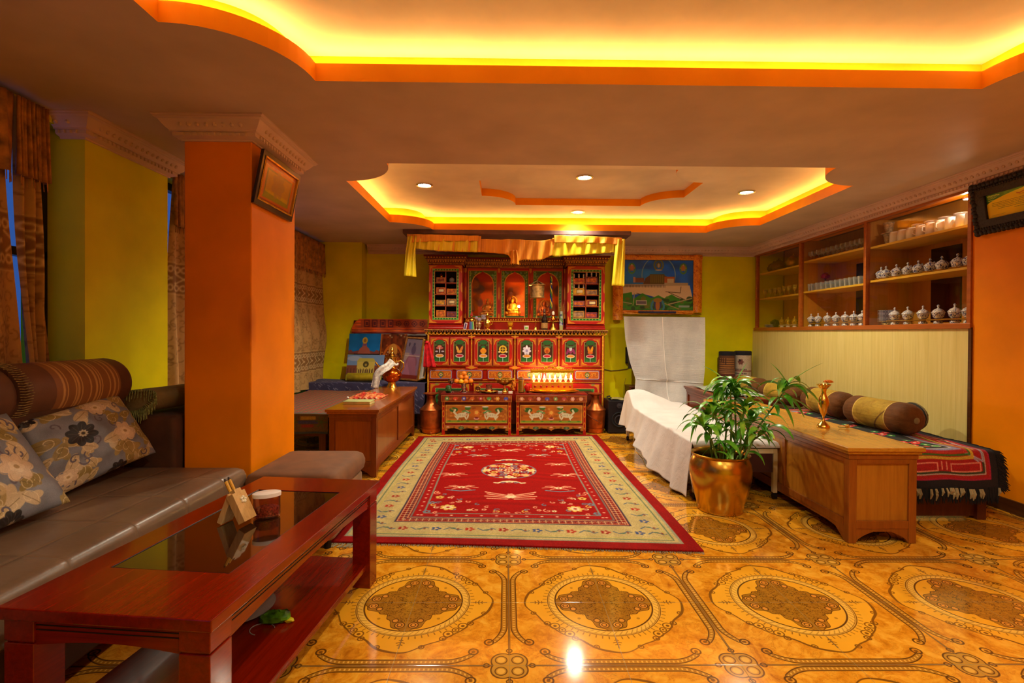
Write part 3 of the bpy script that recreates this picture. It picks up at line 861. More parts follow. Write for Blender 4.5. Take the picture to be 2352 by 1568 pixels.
# rolled headrests with striped bands
def stripes(y0, y1):
    m, p = newmat('striped_headrest_fabric')
    x, y, z = sep(coords('Object')); v = coords('Object')
    base = ramp(noise(v, 8, 3), [(0.3, '#5a3826'), (0.7, '#6c4630')])
    ins = below(eabs(y - 0.02), 0.19)
    c = mixc(ins, base, lin('#8c5c34'))
    for k, w in ((-0.15,.006),(-0.13,.003),(-0.085,.004),(-0.07,.006),(-0.05,.003),(0.0,.004),(0.035,.006),(0.055,.004),(0.07,.003),(0.12,.004),(0.15,.006),(0.175,.003)):
        c = mixc(band(y, 0.02+k, w, 0.002)*ins, c, lin('#c09458'))
    _in(p.inputs['Base Color'], c); p.inputs['Roughness'].default_value = 0.55
    _in(p.inputs['Normal'], bump(noise(v, 200, 2), 0.15, 0.002)); return m
M_strip = stripes(0, 1)
def headrest(y0, y1):
    poly = [(-2.36, .80), (-2.36, .93)] + [(-2.215+.145*math.cos(a), .915+.135*math.sin(a)) for a in np.linspace(PI*0.93, -PI*0.35, 22)] + [(-2.13, .80)]
    n = len(poly); mb = MB(); ys = [y0, y0+.006, y0+.02, y1-.03, y1-.01, y1]; sc_ = [.93, .985, 1, 1, .97, .90]
    cx, cz = -2.22, .90
    vs = [(cx+(p[0]-cx)*s_, y, cz+(p[1]-cz)*s_) for y, s_ in zip(ys, sc_) for p in poly]
    fs = [(k*n+i, k*n+(i+1) % n, (k+1)*n+(i+1) % n, (k+1)*n+i) for k in range(len(ys)-1) for i in range(n)]
    fs += [tuple(range(n)), tuple((len(ys)-1)*n+i for i in range(n))]
    o = obj('headrest', mb.add(vs, fs), M_strip, t, smooth=50)
    # own origin at its centre, so that its stripes sit in its middle
    return o
for y0, y1 in ((2.18, 2.79), (1.52, 2.14), (0.86, 1.48), (0.20, 0.82)):
    o = headrest(y0, y1); me = o.data; dy = (y0+y1)/2 - wloc(o).y
    me.transform(Matrix.Translation((0, -dy, 0))); o.location.y += dy
# fringe trim between the headrests
M_fringe = mat('khaki_fringe', '#8a7a48', 0.8, var=0.3, nscale=80)
for yy in (2.16,):
    fr = MB()
    for k in range(46):
        a_ = lerp(PI*0.9, -PI*0.3, k/45); c0 = Vector((-2.215+.15*math.cos(a_), yy, .915+.14*math.sin(a_)))
        fr.tube([c0, c0+Vector((.006*math.cos(a_), .028+.006*random.random(), .004))], 0.0016, 4)
        fr.tube([c0, c0+Vector((.006*math.cos(a_), -.028-.006*random.random(), .004))], 0.0016, 4)
    obj('fringe', fr, M_fringe, t, label='khaki fringe trim', kind='stuff')

# ---- floral cushions
def floral(seed):
    rg = random.Random(seed); cv = Canvas(0.6, 0.5, 300, 250, '#767a86')
    cv.cloud(0.12, 9)
    leafs = ['#a08850', '#b8a070', '#8f7a40', '#c0ac88']
    for k in range(46):
        x, y = rg.random()*.6, rg.random()*.5; a = rg.random()*2*PI; r = .022+.022*rg.random(); c = rg.choice(leafs)
        cv.ell(x, y, r*1.6, r*.8, c, a); cv.ell(x+r*.9*math.cos(a+.9), y+r*.9*math.sin(a+.9), r*1.1, r*.6, c, a+1.0)
        cv.scroll(x, y, r*1.25, '#d8c8a0', .0016, a, 1.1)
        cv.seg(x-r*math.cos(a), y-r*math.sin(a), x+r*1.5*math.cos(a), y+r*1.5*math.sin(a), .0012, '#6c5a30')
    for k in range(14):
        x, y = rg.random()*.6, rg.random()*.5; cv.scroll(x, y, .03, '#5c5464', .004, rg.random()*6, .8)
    for (x, y, r) in ((.43, .22, .075), (.36, .44, .06), (.07, .08, .05)):
        cv.flower(x, y, r, '#d0b898', 6, rg.random()); cv.flower(x, y, r*.96, '#b89c78', 6, 0, line=.0018); cv.flower(x, y, r*.45, '#dcc8a8', 5, 1); cv.ell(x, y, r*.15, r*.15, '#a88c5c')
    for (x, y, r) in ((.20, .30, .082), (.33, -.01, .06), (.02, .50, .05)):
        cv.flower(x, y, r, '#0e0808', 8, rg.random(), inner=.74)
        for q in range(16):
            a = q*PI/8; cv.seg(x, y, x+r*.78*math.cos(a), y+r*.78*math.sin(a), .0012, '#5a5048' if q % 2 else '#3a3440')
        cv.flower(x+.012, y, r*.30, '#b8b098', 9, 0); cv.ell(x+.012, y, r*.14, r*.14, '#8a7a40'); cv.ell(x+.012, y, r*.10, r*.10, '#1a1010')
    return cv.speck(.05)
M_floral = colmat('floral_satin_weave', rough=0.5, bmp=0.2, sheen=0.2)
M_cback = mat('cushion_back_satin', '#7a6c60', 0.6, sheen=.2)
def cushion(TLc, TRc, BRc, BLc, seed, label, thick=0.075):
    TLc, TRc, BRc, BLc = map(Vector, (TLc, TRc, BRc, BLc))
    nrm = (TRc-TLc).cross(BLc-TLc).normalized()
    if nrm.x < 0: nrm = -nrm
    cen = (TLc+TRc+BRc+BLc)/4
    t = thing('cushion', label, 'cushion', (cen.x, cen.y, SZ), 'floral cushions on the sofa')
    rg = np.random.default_rng(seed)
    def fn(sign, th):
        def g(U, V):
            pu = 1-(2*U-1)**2; pv = 1-(2*V-1)**2
            ux = U + 0.05*(2*U-1)*(-1)*(1-pv)*0 ; 
            pinch = 0.045
            Uc = U + (0.5-U)*pinch*4*V*(1-V)*1.0*(np.abs(2*U-1)); Vc = V + (0.5-V)*pinch*4*U*(1-U)*(np.abs(2*V-1))
            b = (np.clip(pu,0,1)*np.clip(pv,0,1))**0.42*th
            wr = 0.004*np.sin(18*U*V+4*U)+0.003*np.sin(23*V-9*U)
            out = []
            for k in range(3):
                p = (BLc[k]*(1-Uc)*(1-Vc)+BRc[k]*Uc*(1-Vc)+TLc[k]*(1-Uc)*Vc+TRc[k]*Uc*Vc)
                out.append(p + sign*nrm[k]*(b + wr*np.clip(pu*pv*6,0,1)))
            return out
        return g
    painted('front_cover', floral(seed), fn(1, thick), M_floral, t)
    cv = Canvas(.6, .5, 30, 26, '#7a6c60'); painted('back_cover', cv, fn(-1, thick*0.7), M_floral, t)
    return t
cushion((-2.11, 2.16, .80), (-2.12, 2.72, .865), (-1.93, 2.76, .53), (-1.95, 2.14, .47), 3, 'floral cushion with a black flower, leaning in the far corner of the sofa')
cushion((-2.04, 1.50, .83), (-2.02, 2.03, .865), (-1.78, 2.05, .50), (-1.80, 1.50, .47), 8, 'floral cushion cut off by the left edge of the picture, nearest the camera')
# ---- folded throw on the end block
M_throw = mat('olive_throw_fabric', '#7a6a44', 0.85, var=0.15, sheen=.3, bmp=.3, bscale=120)
M_tassel = mat('sage_green_tassels', '#7c8450', 0.85, var=.25, nscale=90)
t = thing('folded_blanket', 'folded olive blanket with green fringe on the dark sofa end by the pillar', 'blanket', (-2.08, 3.0, .72))
def thr(u, v):
    a = u*2*PI; rx, rz = .17+.02*math.sin(3*a), .075+.012*math.sin(2*a+1)
    y = lerp(2.80, 3.30, v); k = (1-.25*(abs(2*v-1)**4))
    return (-2.06 + .10*(v-.5) + rx*math.cos(a)*k, y+.02*math.sin(a*2), .735+rz + rz*math.sin(a)*k*(1 if math.sin(a) > 0 else .95))
mb = MB().grid(thr, 36, 14, wrap=True); mb.f.append(tuple(range(36))); mb.f.append(tuple(13*36+i for i in range(36)))
obj('folded_cloth', mb, M_throw, t, smooth=60)
fr = MB()
for k in range(70):
    a_ = 2*PI*k/70; c0 = Vector(thr(k/70, 0)); q = Vector((math.cos(a_), 0, math.sin(a_)))
    p1 = c0 + Vector((q.x*.03, -.02, q.z*.018)); p2 = p1 + Vector((q.x*.006+.01*(random.random()-.5), -.008, -.045-.02*random.random()))
    if p2.z < .73 and p2.y > 2.8: p2.z = .73
    fr.tube([c0, p1, p2], [.003, .0028, .002], 5)
obj('fringe', fr, M_tassel, t, label='green tasselled fringe', kind='stuff')

# ---- ottoman
M_otto = mat('brown_corduroy', '#744824', 0.75, var=.1, sheen=.3, bmp=.25, bscale=260)
M_otto2 = mat('pale_corduroy_piping', '#8a6848', 0.8, sheen=.3)
o0 = onz(812, 1085, .40)
OX1 = ony(811, 1070, 3.0).x; OX0 = PX1+.03; OY0, OY1 = 2.70, 3.30
t = thing('ottoman', 'low brown upholstered footstool between the pillar and the coffee table', 'footstool', ((OX0+OX1)/2, 3.0, 0))
obj('cushion_top', pad(OX0, OX1, OY0, OY1, .30, .425, .05, .018), M_otto, t, smooth=60)
obj('body', pad(OX0+.02, OX1-.02, OY0+.02, OY1-.02, .05, .31, .03, 0), M_otto2, t, smooth=60)
for x in (OX0+.07, OX1-.07):
    for y in (OY0+.07, OY1-.07): obj('leg', MB().cyl((x, y, 0), (x, y, .06), .02, 12), M_black, t)

# ---- long low chests with framed panels
M_ply = wood('varnished_brown_wood', '#7c3a10', '#985018', rough=0.28, axis='Z', scale=4, coat=.3)
M_plyt = wood('varnished_brown_top', '#88420f', '#a4581a', rough=0.22, axis='Y', scale=4, coat=.4)
M_plyd = wood('darker_panel_frame', '#64280a', '#7e3a12', rough=0.3, axis='Z', scale=4, coat=.3)
M_teak = wood('golden_teak', '#965812', '#b4741e', rough=0.3, axis='Z', scale=4, coat=.25)
M_teakt = wood('golden_teak_top', '#aa6c16', '#c88c28', rough=0.27, axis='Y', scale=4, coat=.35)
M_teakd = wood('teak_frame', '#7a3c0e', '#985214', rough=0.32, axis='Z', scale=4, coat=.25)
def bracket(x0, x1, z, plane, a, b, m, t):
    """scalloped apron between two feet; plane 'Y' or 'X'"""
    n = 24; pts = [(x0, z)]
    for k in range(n+1):
        u = k/n; e = min(u, 1-u)*abs(x1-x0)
        d = .02 if e > .10 else (.085 - .065*(e/.10)**.55)
        pts.append((lerp(x0, x1, u), z-d))
    pts.append((x1, z)); obj('bracket', MB().prism(pts, a, b, plane), m, t)
def chest(name, label, x0, x1, y0, y1, h, npan, mt, mp, mf, over=.028, foot=.085, carved=True):
    t = thing(name, label, 'low table', ((x0+x1)/2, (y0+y1)/2, 0))
    tp = MB().box(x0-over, x1+over, y0-over, y1+over, h-.022, h); tp.box(x0-over*.6, x1+over*.6, y0-over*.6, y1+over*.6, h-.040, h-.022)
    obj('top_board', tp, mt, t, bevel=.003)
    obj('moulding', MB().box(x0-.006, x1+.006, y0-.006, y1+.006, h-.070, h-.040), mf, t, bevel=.004)
    st = .045; zb = foot+.045
    fr = MB(); e = .012
    for x in (x0, x1-st):
        for y in (y0, y1-st): fr.box(x, x+st, y, y+st, 0, h-.068)
    for x in (x0, x1-st*.5): fr.box(x, x+st*.5, y0+st, y1-st, h-.098, h-.068); fr.box(x, x+st*.5, y0+st, y1-st, foot, zb)
    for y in (y0, y1-st*.5): fr.box(x0+st, x1-st, y, y+st*.5, h-.098, h-.068); fr.box(x0+st, x1-st, y, y+st*.5, foot, zb)
    Lp = (y1-y0-st)/npan
    for k in range(1, npan):
        yy = y0+st*.5+k*Lp
        for x in (x0, x1-st*.5): fr.box(x, x+st*.5, yy-st*.4, yy+st*.4, zb, h-.098)
    obj('frame', fr, mf, t, bevel=.0025)
    for k in range(npan):
        a, b = y0+st*.5+k*Lp, y0+st*.5+(k+1)*Lp
        for x in (x0+e, x1-e-.008): obj('side_panel', MB().box(x, x+.008, a+st*.4, b-st*.4, zb-.004, h-.094), mp, t)
    for y in (y0+e, y1-e-.008): obj('end_panel', MB().box(x0+st*.9, x1-st*.9, y, y+.008, zb-.004, h-.094), mp, t)
    bracket(x0+st, x1-st, foot+.002, 'Y', y0+.004, y0+.02, mf, t)
    for x in (x0+.004, x1-.02): bracket(y0+st, y1-st, foot+.002, 'X', x, x+.016, mf, t)
    return t
ch = onz(864, 1096, 0); CHX1, CHY0 = ch.x, ch.y; CHX0 = ony(756, 1000, CHY0).x; CHZ = .565
far = onz(940, 888, CHZ); CHY1 = far.y
chest('long_wooden_chest', 'long brown wooden chest with framed panels, in front of the left corner benches', CHX0, CHX1, CHY0, CHY1, CHZ, 2, M_plyt, M_ply, M_plyd)
# book, red bundle, kettle on it
M_paper = mat('yellowed_pages', '#d8c890', 0.7); M_cover = mat('pale_green_book_cover', '#b4b878', 0.5)
q = onz(825, 926, CHZ)
t = thing('book', 'thin pale book lying at the near end of the brown chest', 'book', (q.x, q.y, CHZ))
obj('pages', MB().box(q.x-.115, q.x+.115, q.y-.075, q.y+.075, CHZ+.004, CHZ+.022), M_paper, t, bevel=.001)
obj('cover', MB().box(q.x-.12, q.x+.12, q.y-.08, q.y+.08, CHZ+.022, CHZ+.026).box(q.x-.12, q.x+.12, q.y-.08, q.y+.08, CHZ+.0005, CHZ+.004), M_cover, t)
def silk(name, cols, rough=.45):
    m, p = newmat(name); v = coords('Object'); f = noise(v, 22, 4, .6, 1.5)
    n = len(cols); _in(p.inputs['Base Color'], ramp(f, [(0.3+0.4*i/(n-1), c) for i, c in enumerate(cols)]))
    p.inputs['Roughness'].default_value = rough; p.inputs['Sheen Weight'].default_value = .04
    _in(p.inputs['Normal'], bump(noise(v, 60, 3), .4, .004)); return m
M_redcl = silk('red_brocade_cloth', ['#5a0c08', '#b01410', '#c83018', '#d89c58', '#9c1410'])
q = onz(845, 912, CHZ)
t = thing('cloth_bundle', 'bundle of red and orange brocade cloth on the brown chest', 'cloth', (q.x, q.y, CHZ))
mb = MB().grid(lambda u, v: (q.x-.16+.32*u, q.y-.12+.30*v, CHZ+.002+.05*(max(0, math.sin(PI*u))*max(0, math.sin(PI*v)))**.5*(.75+.25*math.sin(17*u+5*v)*math.cos(11*v)) + .003*math.sin(40*u)), 40, 30)
obj('folded_cloth', mb, M_redcl, t, smooth=180)
obj('tassel', MB().sphere((q.x-.155, q.y-.13, CHZ+.012), .012, 10, 8), M_white, t, smooth=180, label='white knot')
M_copper = mat('polished_copper', '#c8651e', 0.2, 1.0, var=.08); M_brass = mat('polished_brass', '#dcb04c', 0.2, 1.0, var=.08)
M_brass2 = mat('aged_brass', '#bc9238', 0.32, 1.0, var=.2, nscale=14); M_silver = mat('silver_metal', '#d8d2c8', 0.22, 1.0, var=.08)
q = onz(900, 889, CHZ)
t = thing('copper_teapot', 'tall copper and brass teapot tied with a white scarf on the brown chest', 'teapot', (q.x, q.y, CHZ))
c0 = (q.x, q.y, CHZ)
obj('foot', MB().lathe([(0,0),(.062,0),(.058,.012),(.045,.03),(.042,.06)], c0, 32), M_brass, t, smooth=60)
obj('body', MB().lathe([(.042,.058),(.09,.085),(.112,.13),(.112,.165),(.085,.20),(.055,.22),(.05,.24)], c0, 36), M_copper, t, smooth=60)
obj('neck', MB().lathe([(.05,.238),(.055,.25),(.048,.29),(.060,.335),(.078,.35),(.080,.356),(.05,.362)], c0, 32), M_brass, t, smooth=60)
obj('lid', MB().lathe([(.05,.362),(.035,.385),(.016,.40),(.014,.42),(.02,.43),(.010,.445),(.008,.462),(0,.468)], c0, 24), M_brass, t, smooth=60)
obj('handle', MB().tube([(q.x+.045,q.y,CHZ+.30),(q.x+.10,q.y,CHZ+.31),(q.x+.135,q.y,CHZ+.28),(q.x+.135,q.y,CHZ+.23),(q.x+.105,q.y,CHZ+.18)], .010, 10), M_brass, t, smooth=60)
obj('spout', MB().tube([(q.x-.09,q.y,CHZ+.15),(q.x-.14,q.y,CHZ+.19),(q.x-.15,q.y,CHZ+.24),(q.x-.19,q.y,CHZ+.29)], [.026,.018,.012,.010], 10), M_brass, t, smooth=60)
M_scarf = mat('white_silk_scarf', '#d8d4cc', 0.6, var=.15, nscale=40, bmp=.5, bscale=50, sheen=.3)
t = thing('white_scarf', 'white silk scarf tied round the copper teapot, its end hanging down', 'scarf', (q.x, q.y, CHZ+.2))
def ribbon(pts, w, nrm=(0,-1,0), nu=7, wav=.01, ph=0):
    P = [Vector(p) for p in pts]; nrm = Vector(nrm); mb = MB(); m_ = 24
    def f(u, v):
        s_ = v*(len(P)-1); i = min(int(s_), len(P)-2); f_ = s_-i
        a = P[max(i-1,0)]; b = P[i]; c = P[i+1]; d = P[min(i+2,len(P)-1)]
        p = 0.5*((2*b)+(c-a)*f_+(2*a-5*b+4*c-d)*f_**2+(3*b-a-3*c+d)*f_**3)
        tn = (c-b).normalized(); sd = tn.cross(nrm).normalized()
        return p + sd*w*(u-.5) + nrm*(wav*math.sin(u*9+ph+3*v))
    return mb.grid(f, nu, m_)
rb = ribbon([(q.x+.03,q.y-.075,CHZ+.31),(q.x-.02,q.y-.105,CHZ+.25),(q.x-.07,q.y-.13,CHZ+.22),(q.x-.13,q.y-.135,CHZ+.16),(q.x-.15,q.y-.13,CHZ+.08),(q.x-.17,q.y-.125,CHZ+.004)], .09, nu=11, wav=.012)
obj('hanging_end', rb, M_scarf, t, smooth=180, solid=.003)
obj('knot', MB().tube([(q.x+.066*math.cos(a_), q.y+.066*math.sin(a_), CHZ+.268+.006*math.sin(3*a_)) for a_ in np.linspace(0, 2*PI, 25)[:-1]], .013, 8, closed=True), M_scarf, t, smooth=180)

# ---- striped bench along the left wall
M_dkwood = wood('dark_red_brown_wood', '#42160a', '#5c2410', rough=.4, axis='Z')
BNY0, BNX1 = 4.28, ony(752, 950, 4.28).x
t = thing('bench', 'low wooden bench along the left wall, behind the pillar', 'bench', ((XL+BNX1)/2, 5, 0))
obj('seat', MB().box(XL+.12, BNX1, BNY0, 6.02, .40, .485), M_dkwood, t, bevel=.004)
for x in (XL+.15, BNX1-.08):
    for y in (BNY0+.02, 5.9): obj('leg', MB().box(x, x+.06, y, y+.06, 0, .40), M_dkwood, t, bevel=.003)
obj('rail', MB().box(XL+.2, BNX1-.05, BNY0+.03, BNY0+.05, .30, .40), M_dkwood, t)
cv = Canvas(.86, 1.95, 130, 390, '#6c5230')
for k in range(13):
    x = .01+k*.066
    cv.rect(x, x+.030, 0, 1.95, '#84140c'); cv.rect(x+.012, x+.016, 0, 1.95, '#c8a878'); cv.rect(x+.038, x+.042, 0, 1.95, '#8c7444')
cv.rect(0, .86, 0, .23, '#5c4420'); cv.rect(0, .86, .205, .225, '#3c4a5c'); cv.rect(0, .86, .0, .018, '#2c3a48')
for x in (.12, .36, .60):
    cv.rect(x, x+.17, .085, .115, '#3c3a6a'); cv.rect(x+.02, x+.15, .12, .15, '#a07c1c'); cv.rect(x+.03, x+.13, .055, .08, '#7a2a18')
    for s_ in range(6): cv.seg(x+.2, .10, x+.2+.05*math.cos(s_), .10+.05*math.sin(s_), .003, '#3c5a28')
cv.rect(.0, .86, .30, .36, '#6a5a2c', alpha=.5); cv.speck(.10)
M_kilim = colmat('woven_wool', rough=.9, bmp=.4, bscale=400, sheen=.2)
def benchrug(U, V):
    s_ = V*1.95; drop = .17; x = XL+.13 + U*(BNX1+.012-(XL+.13))
    dn = s_ < drop
    y = np.where(dn, BNY0-.012-.012*np.sin(U*20)*(1-s_/drop), BNY0-.012+(s_-drop))
    z = np.where(dn, .498-(drop-s_), .498+.003*np.sin(U*9+V*13))
    return x, np.minimum(y, 6.0), z
painted('striped_rug', cv, benchrug, M_kilim, label='red-brown striped woven rug laid over the left bench', cat='rug', back=.006)

# ---- curtains
def curtain_canvas(w, h, bands, base='#bc945a', seed=1, dark=.85):
    nx, ny = int(w/.006), int(h/.007); rg = random.Random(seed)
    cv = Canvas(w, h, max(nx,40), max(ny,60), base)
    for k in range(int(w*h*420)):
        x, y = rg.random()*w, rg.random()*h; cv_r = .018+.02*rg.random(); a = rg.random()*6
        pts = [(x+cv_r*math.cos(a+t)*(.4+t*.16), y+cv_r*math.sin(a+t)*(.4+t*.16)) for t in np.linspace(0, 3.2, 7)]
        cv.path(pts, .0022, '#7c5828', .9)
    for y0, y1 in bands:
        cv.rect(0, w, y0, y1, '#8c6434'); cv.rect(0, w, y0-.010, y0, '#cca86c'); cv.rect(0, w, y1, y1+.010, '#cca86c')
        ym = (y0+y1)/2; hh = (y1-y0)/2; n = max(1, round(w/.17)); s_ = w/n
        for i in range(n+1):
            x = i*s_
            for xx, off in ((x, 0), (x+s_/2, 1)):
                for sy in (-1, 1):
                    cv.ell(xx-.02, ym+sy*hh*.62, .016, .020, '#dcc08c', line=.0045); cv.ell(xx+.02, ym+sy*hh*.62, .016, .020, '#dcc08c', line=.0045)
                    cv.seg(xx-.03, ym+sy*hh*.35, xx+.03, ym-sy*hh*.05, .005, '#dcc08c')
    return cv
M_curt = colmat('jacquard_curtain', rough=.75, bmp=.25, bscale=250, sheen=.3)
def curtain(label, ylo_fn, yhi_fn, z0, z1, bands, folds=6, amp=.028, x=XL+.055, seed=1, w=None, gathers=0):
    h = z1-z0; w = w or 1.3*(yhi_fn(.5)-ylo_fn(.5))
    cv = curtain_canvas(w, h, bands, seed=seed)
    def fn(U, V):
        yl = np.vectorize(ylo_fn)(V[:,0]); yh = np.vectorize(yhi_fn)(V[:,0])
        y = yl[:,None]*(1-U)+yh[:,None]*U
        ph = 2*PI*folds*U + .8*np.sin(3*V+seed)
        xx = x + amp*np.sin(ph)*(1.1-.5*V) + .012*np.sin(5*U+7*V)
        if gathers: xx = xx + gathers*np.exp(-((V-.33)**2)/.02)*np.sin(PI*U)
        return xx, y, z0+V*h
    t = thing('curtain', label, 'curtain', (x, ylo_fn(.5), z0), 'brown patterned window curtains')
    painted('drape', cv, fn, M_curt, t)
    # gathered pelmet
    m_ = MB(); yl, yh = ylo_fn(1), yhi_fn(1)
    hp = .39
    def pf(u, v):
        ph = 2*PI*folds*2.3*u
        return (x+.03+.016*math.sin(ph)*(1.3-v)+.006*math.sin(ph*2.3), lerp(yl-.01, yh+.01, u), z1-hp+hp*v)
    obj('pelmet', m_.grid(pf, 110, 8), M_pelm, t, smooth=180, solid=.004)
    fr = MB()
    for k in range(int((yh-yl)/.014)):
        p = pf((k+.5)/int((yh-yl)/.014), 0); fr.tube([p, (p[0]+.004*random.random(), p[1], p[2]-.045)], .003, 4)
    obj('fringe', fr, M_pelm, t, kind='stuff')
    return t
M_pelm = mat('brown_pelmet_satin', '#a06c30', .55, var=.25, nscale=20, bmp=.3, bscale=150, sheen=.3)
ya = onx(106, 500, XL+.075).y; yb = onx(137, 840, XL+.075).y; ymid = onx(72, 500, XL+.075).y
ystep = lambda v: lerp(yb, ya, min(1, v/.45)) if v < .45 else ya
curtain('brown patterned curtain beside the dark window frame at the far left', lambda v: ymid-.075+(.10*(1-v)), ystep, .46, 2.36, [(1.04, 1.32)], folds=3, seed=2)
curtain('brown patterned curtain cut off by the left edge of the picture', lambda v: 1.2, lambda v: ymid-.10+.14*(1-v)**1.6, .46, 2.36, [(1.04, 1.32)], folds=6, seed=3)
yc0 = onx(392, 600, XL+.075).y
curtain('narrow brown curtain seen between the lime pier and the orange pillar', lambda v: yc0+.03*(v), lambda v: yc0+.42, .46, 2.36, [(1.02, 1.24), (.02,.2)], folds=3, seed=4)
yd0, yd1 = 5.2, onx(768, 700, XL+.075).y
curtain('brown patterned curtain hanging over the bench between pillar and far corner', lambda v: yd0, lambda v: yd1, .50, 2.36, [(1.05, 1.28), (.22, .46)], folds=7, seed=5, gathers=.07)
# ================================================================= RUG
rA, rB, rC, rD = onz(748, 1248, 0), onz(1615, 1268, 0), onz(1370, 1000, 0), onz(961, 1004, 0)
RW, RL = 2.02, 2.86
cv = Canvas(RW, RL, 520, 740, '#860c08')
beige = '#b09c66'; blue = '#4a5a6c'
cv.rect(.075, RW-.075, .075, RL-.075, '#8c8a70'); cv.rect(.09, RW-.09, .09, RL-.09, beige)
cv.rect(.115, RW-.115, .115, RL-.115, '#55684e', line=.004)
cv.cloud(.06, 40)
bi = .30   # inner edge of the beige border
cv.rect(bi, RW-bi, bi, RL-bi, '#2c3448'); cv.rect(bi+.008, RW-bi-.008, bi+.008, RL-bi-.008, '#7e1812')
# meander band
for k in range(5):
    o = bi+.016+k*.013; cv.rect(o, RW-o, o, RL-o, ['#c8a878','#7e1812','#c8a878','#3a3a48','#c8a878'][k], line=.0028)
for s_ in range(120):
    y = bi+.03+s_*(RL-2*bi-.06)/119
    for x in (bi+.042, RW-bi-.042): cv.seg(x-.020, y, x+.020, y, .0026, '#c8a878' if s_ % 2 else '#7e1812')
for s_ in range(70):
    x = bi+.03+s_*(RW-2*bi-.06)/69
    for y in (bi+.042, RL-bi-.042): cv.seg(x, y-.018, x, y+.018, .0026, '#c8a878' if s_ % 2 else '#7e1812')
o = bi+.085; cv.rect(o, RW-o, o, RL-o, '#6c6a64', line=.005)
o = bi+.095; cv.rect(o, RW-o, o, RL-o, '#960f0c')
for s_ in range(26):
    y = o+.03+s_*(RL-2*o-.06)/25
    for x in (o+.027, RW-o-.027): cv.ell(x, y, .009, .007, '#e0b090')
for s_ in range(13):
    x = o+.05+s_*(RW-2*o-.10)/12
    for y in (o+.027, RL-o-.027): cv.ell(x, y, .010, .007, '#e0b090')
o = bi+.155; cv.rect(o, RW-o, o, RL-o, '#7c7a6c', line=.006)
o = bi+.162; cv.rect(o, RW-o, o, RL-o, '#920704')
# field with a slight abrash
fy = np.clip((cv.Y-o)/(RL-2*o), 0, 1)[..., None]; fm = ((cv.X > o) & (cv.X < RW-o) & (cv.Y > o) & (cv.Y < RL-o))[..., None]
strk = 1+.07*np.sin(cv.Y*60+3*np.sin(cv.X*5))[..., None]*(np.sin(cv.Y*11)[..., None] > .2)
cv.a = np.where(fm, cv.a*strk, cv.a)
pk_, cr_, gy_, gd_ = '#d89070', '#d8c498', '#6c7482', '#d0a850'
mx, my = RW/2, RL/2 + .02
def motif(x, y, s_, kind, c=None):
    c = c or pk_
    if kind == 0:      # flaring cloud with flower
        for sg in (-1, 1):
            for j, (l, up) in enumerate(((.11, .0), (.085, .03), (.06, -.03))):
                cv.path([(x+sg*.015*s_, y+up*s_*.5), (x+sg*l*.55*s_, y+(up+.012)*s_), (x+sg*l*s_, y+(up*1.2-.004)*s_)], .0055*s_, c)
            cv.scroll(x+sg*.045*s_, y+.015*s_, .018*s_, c, .004*s_, 0, 1.0, sg)
        cv.flower(x, y, .026*s_, cr_, 5, .3); cv.ell(x, y, .008*s_, .010*s_, '#a01410')
    elif kind == 1:    # crescent
        for sg in (-1, 1):
            cv.path([(x, y+.03*s_), (x+sg*.05*s_, y+.02*s_), (x+sg*.09*s_, y-.02*s_), (x+sg*.115*s_, y-.012*s_)], .011*s_, cr_)
            cv.scroll(x+sg*.05*s_, y-.01*s_, .022*s_, gy_, .004*s_)
        cv.ell(x, y+.005*s_, .03*s_, .022*s_, cr_); cv.ell(x, y, .016*s_, .010*s_, '#7a2018')
    else:
        for sg in (-1, 1):
            for j in range(4):
                cv.path([(x+sg*.02*s_, y-.04*s_+j*.02*s_), (x+sg*(.07+.02*j)*s_, y-.035*s_+j*.035*s_), (x+sg*(.12+.012*(j % 2))*s_, y-.03*s_+j*.035*s_)], .0065*s_, c)
        cv.flower(x, y, .03*s_, cr_, 6); cv.flower(x, y+.03*s_, .02*s_, c, 5)
# central medallion
cv.ell(mx, my, .225, .225, gy_, line=.006)
for k in range(8):
    a = k*PI/4; x, y = mx+.185*math.cos(a), my+.185*math.sin(a)
    cv.flower(x, y, .042, (cr_, pk_)[k % 2], 6, a); cv.ell(x, y, .016, .016, gd_); cv.scroll(mx+.135*math.cos(a+.4), my+.135*math.sin(a+.4), .04, (gd_, gy_)[k % 2], .007, a)
for k in range(12):
    a = k*PI/6+.2; cv.scroll(mx+.08*math.cos(a), my+.08*math.sin(a), .03, (pk_, gy_, cr_)[k % 3], .006, a, 1.1)
    cv.ell(mx+.21*math.cos(a), my+.21*math.sin(a), .012, .02, (gd_, cr_)[k % 2], a)
cv.flower(mx, my, .045, cr_, 8); cv.flower(mx, my, .028, '#a01410', 6); cv.ell(mx, my, .01, .01, gd_)
motif(mx, my-.33, 1.0, 1); motif(mx, my+.33, 1.0, 1)
motif(mx, my-.66, 1.35, 2); motif(mx, my+.70, 1.35, 0)
for sg in (-1, 1):
    motif(mx+sg*.36, my-.46, 1.1, 0, gy_ if 0 else pk_); cv.path([(mx+sg*.36-.1, my-.52), (mx+sg*.36, my-.545), (mx+sg*.36+.1, my-.52)], .009, gy_)
    motif(mx+sg*.46, my-.13, 1.1, 0); motif(mx+sg*.43, my+.19, 1.0, 0); motif(mx+sg*.28, my+.50, 1.0, 0, '#a09a90')
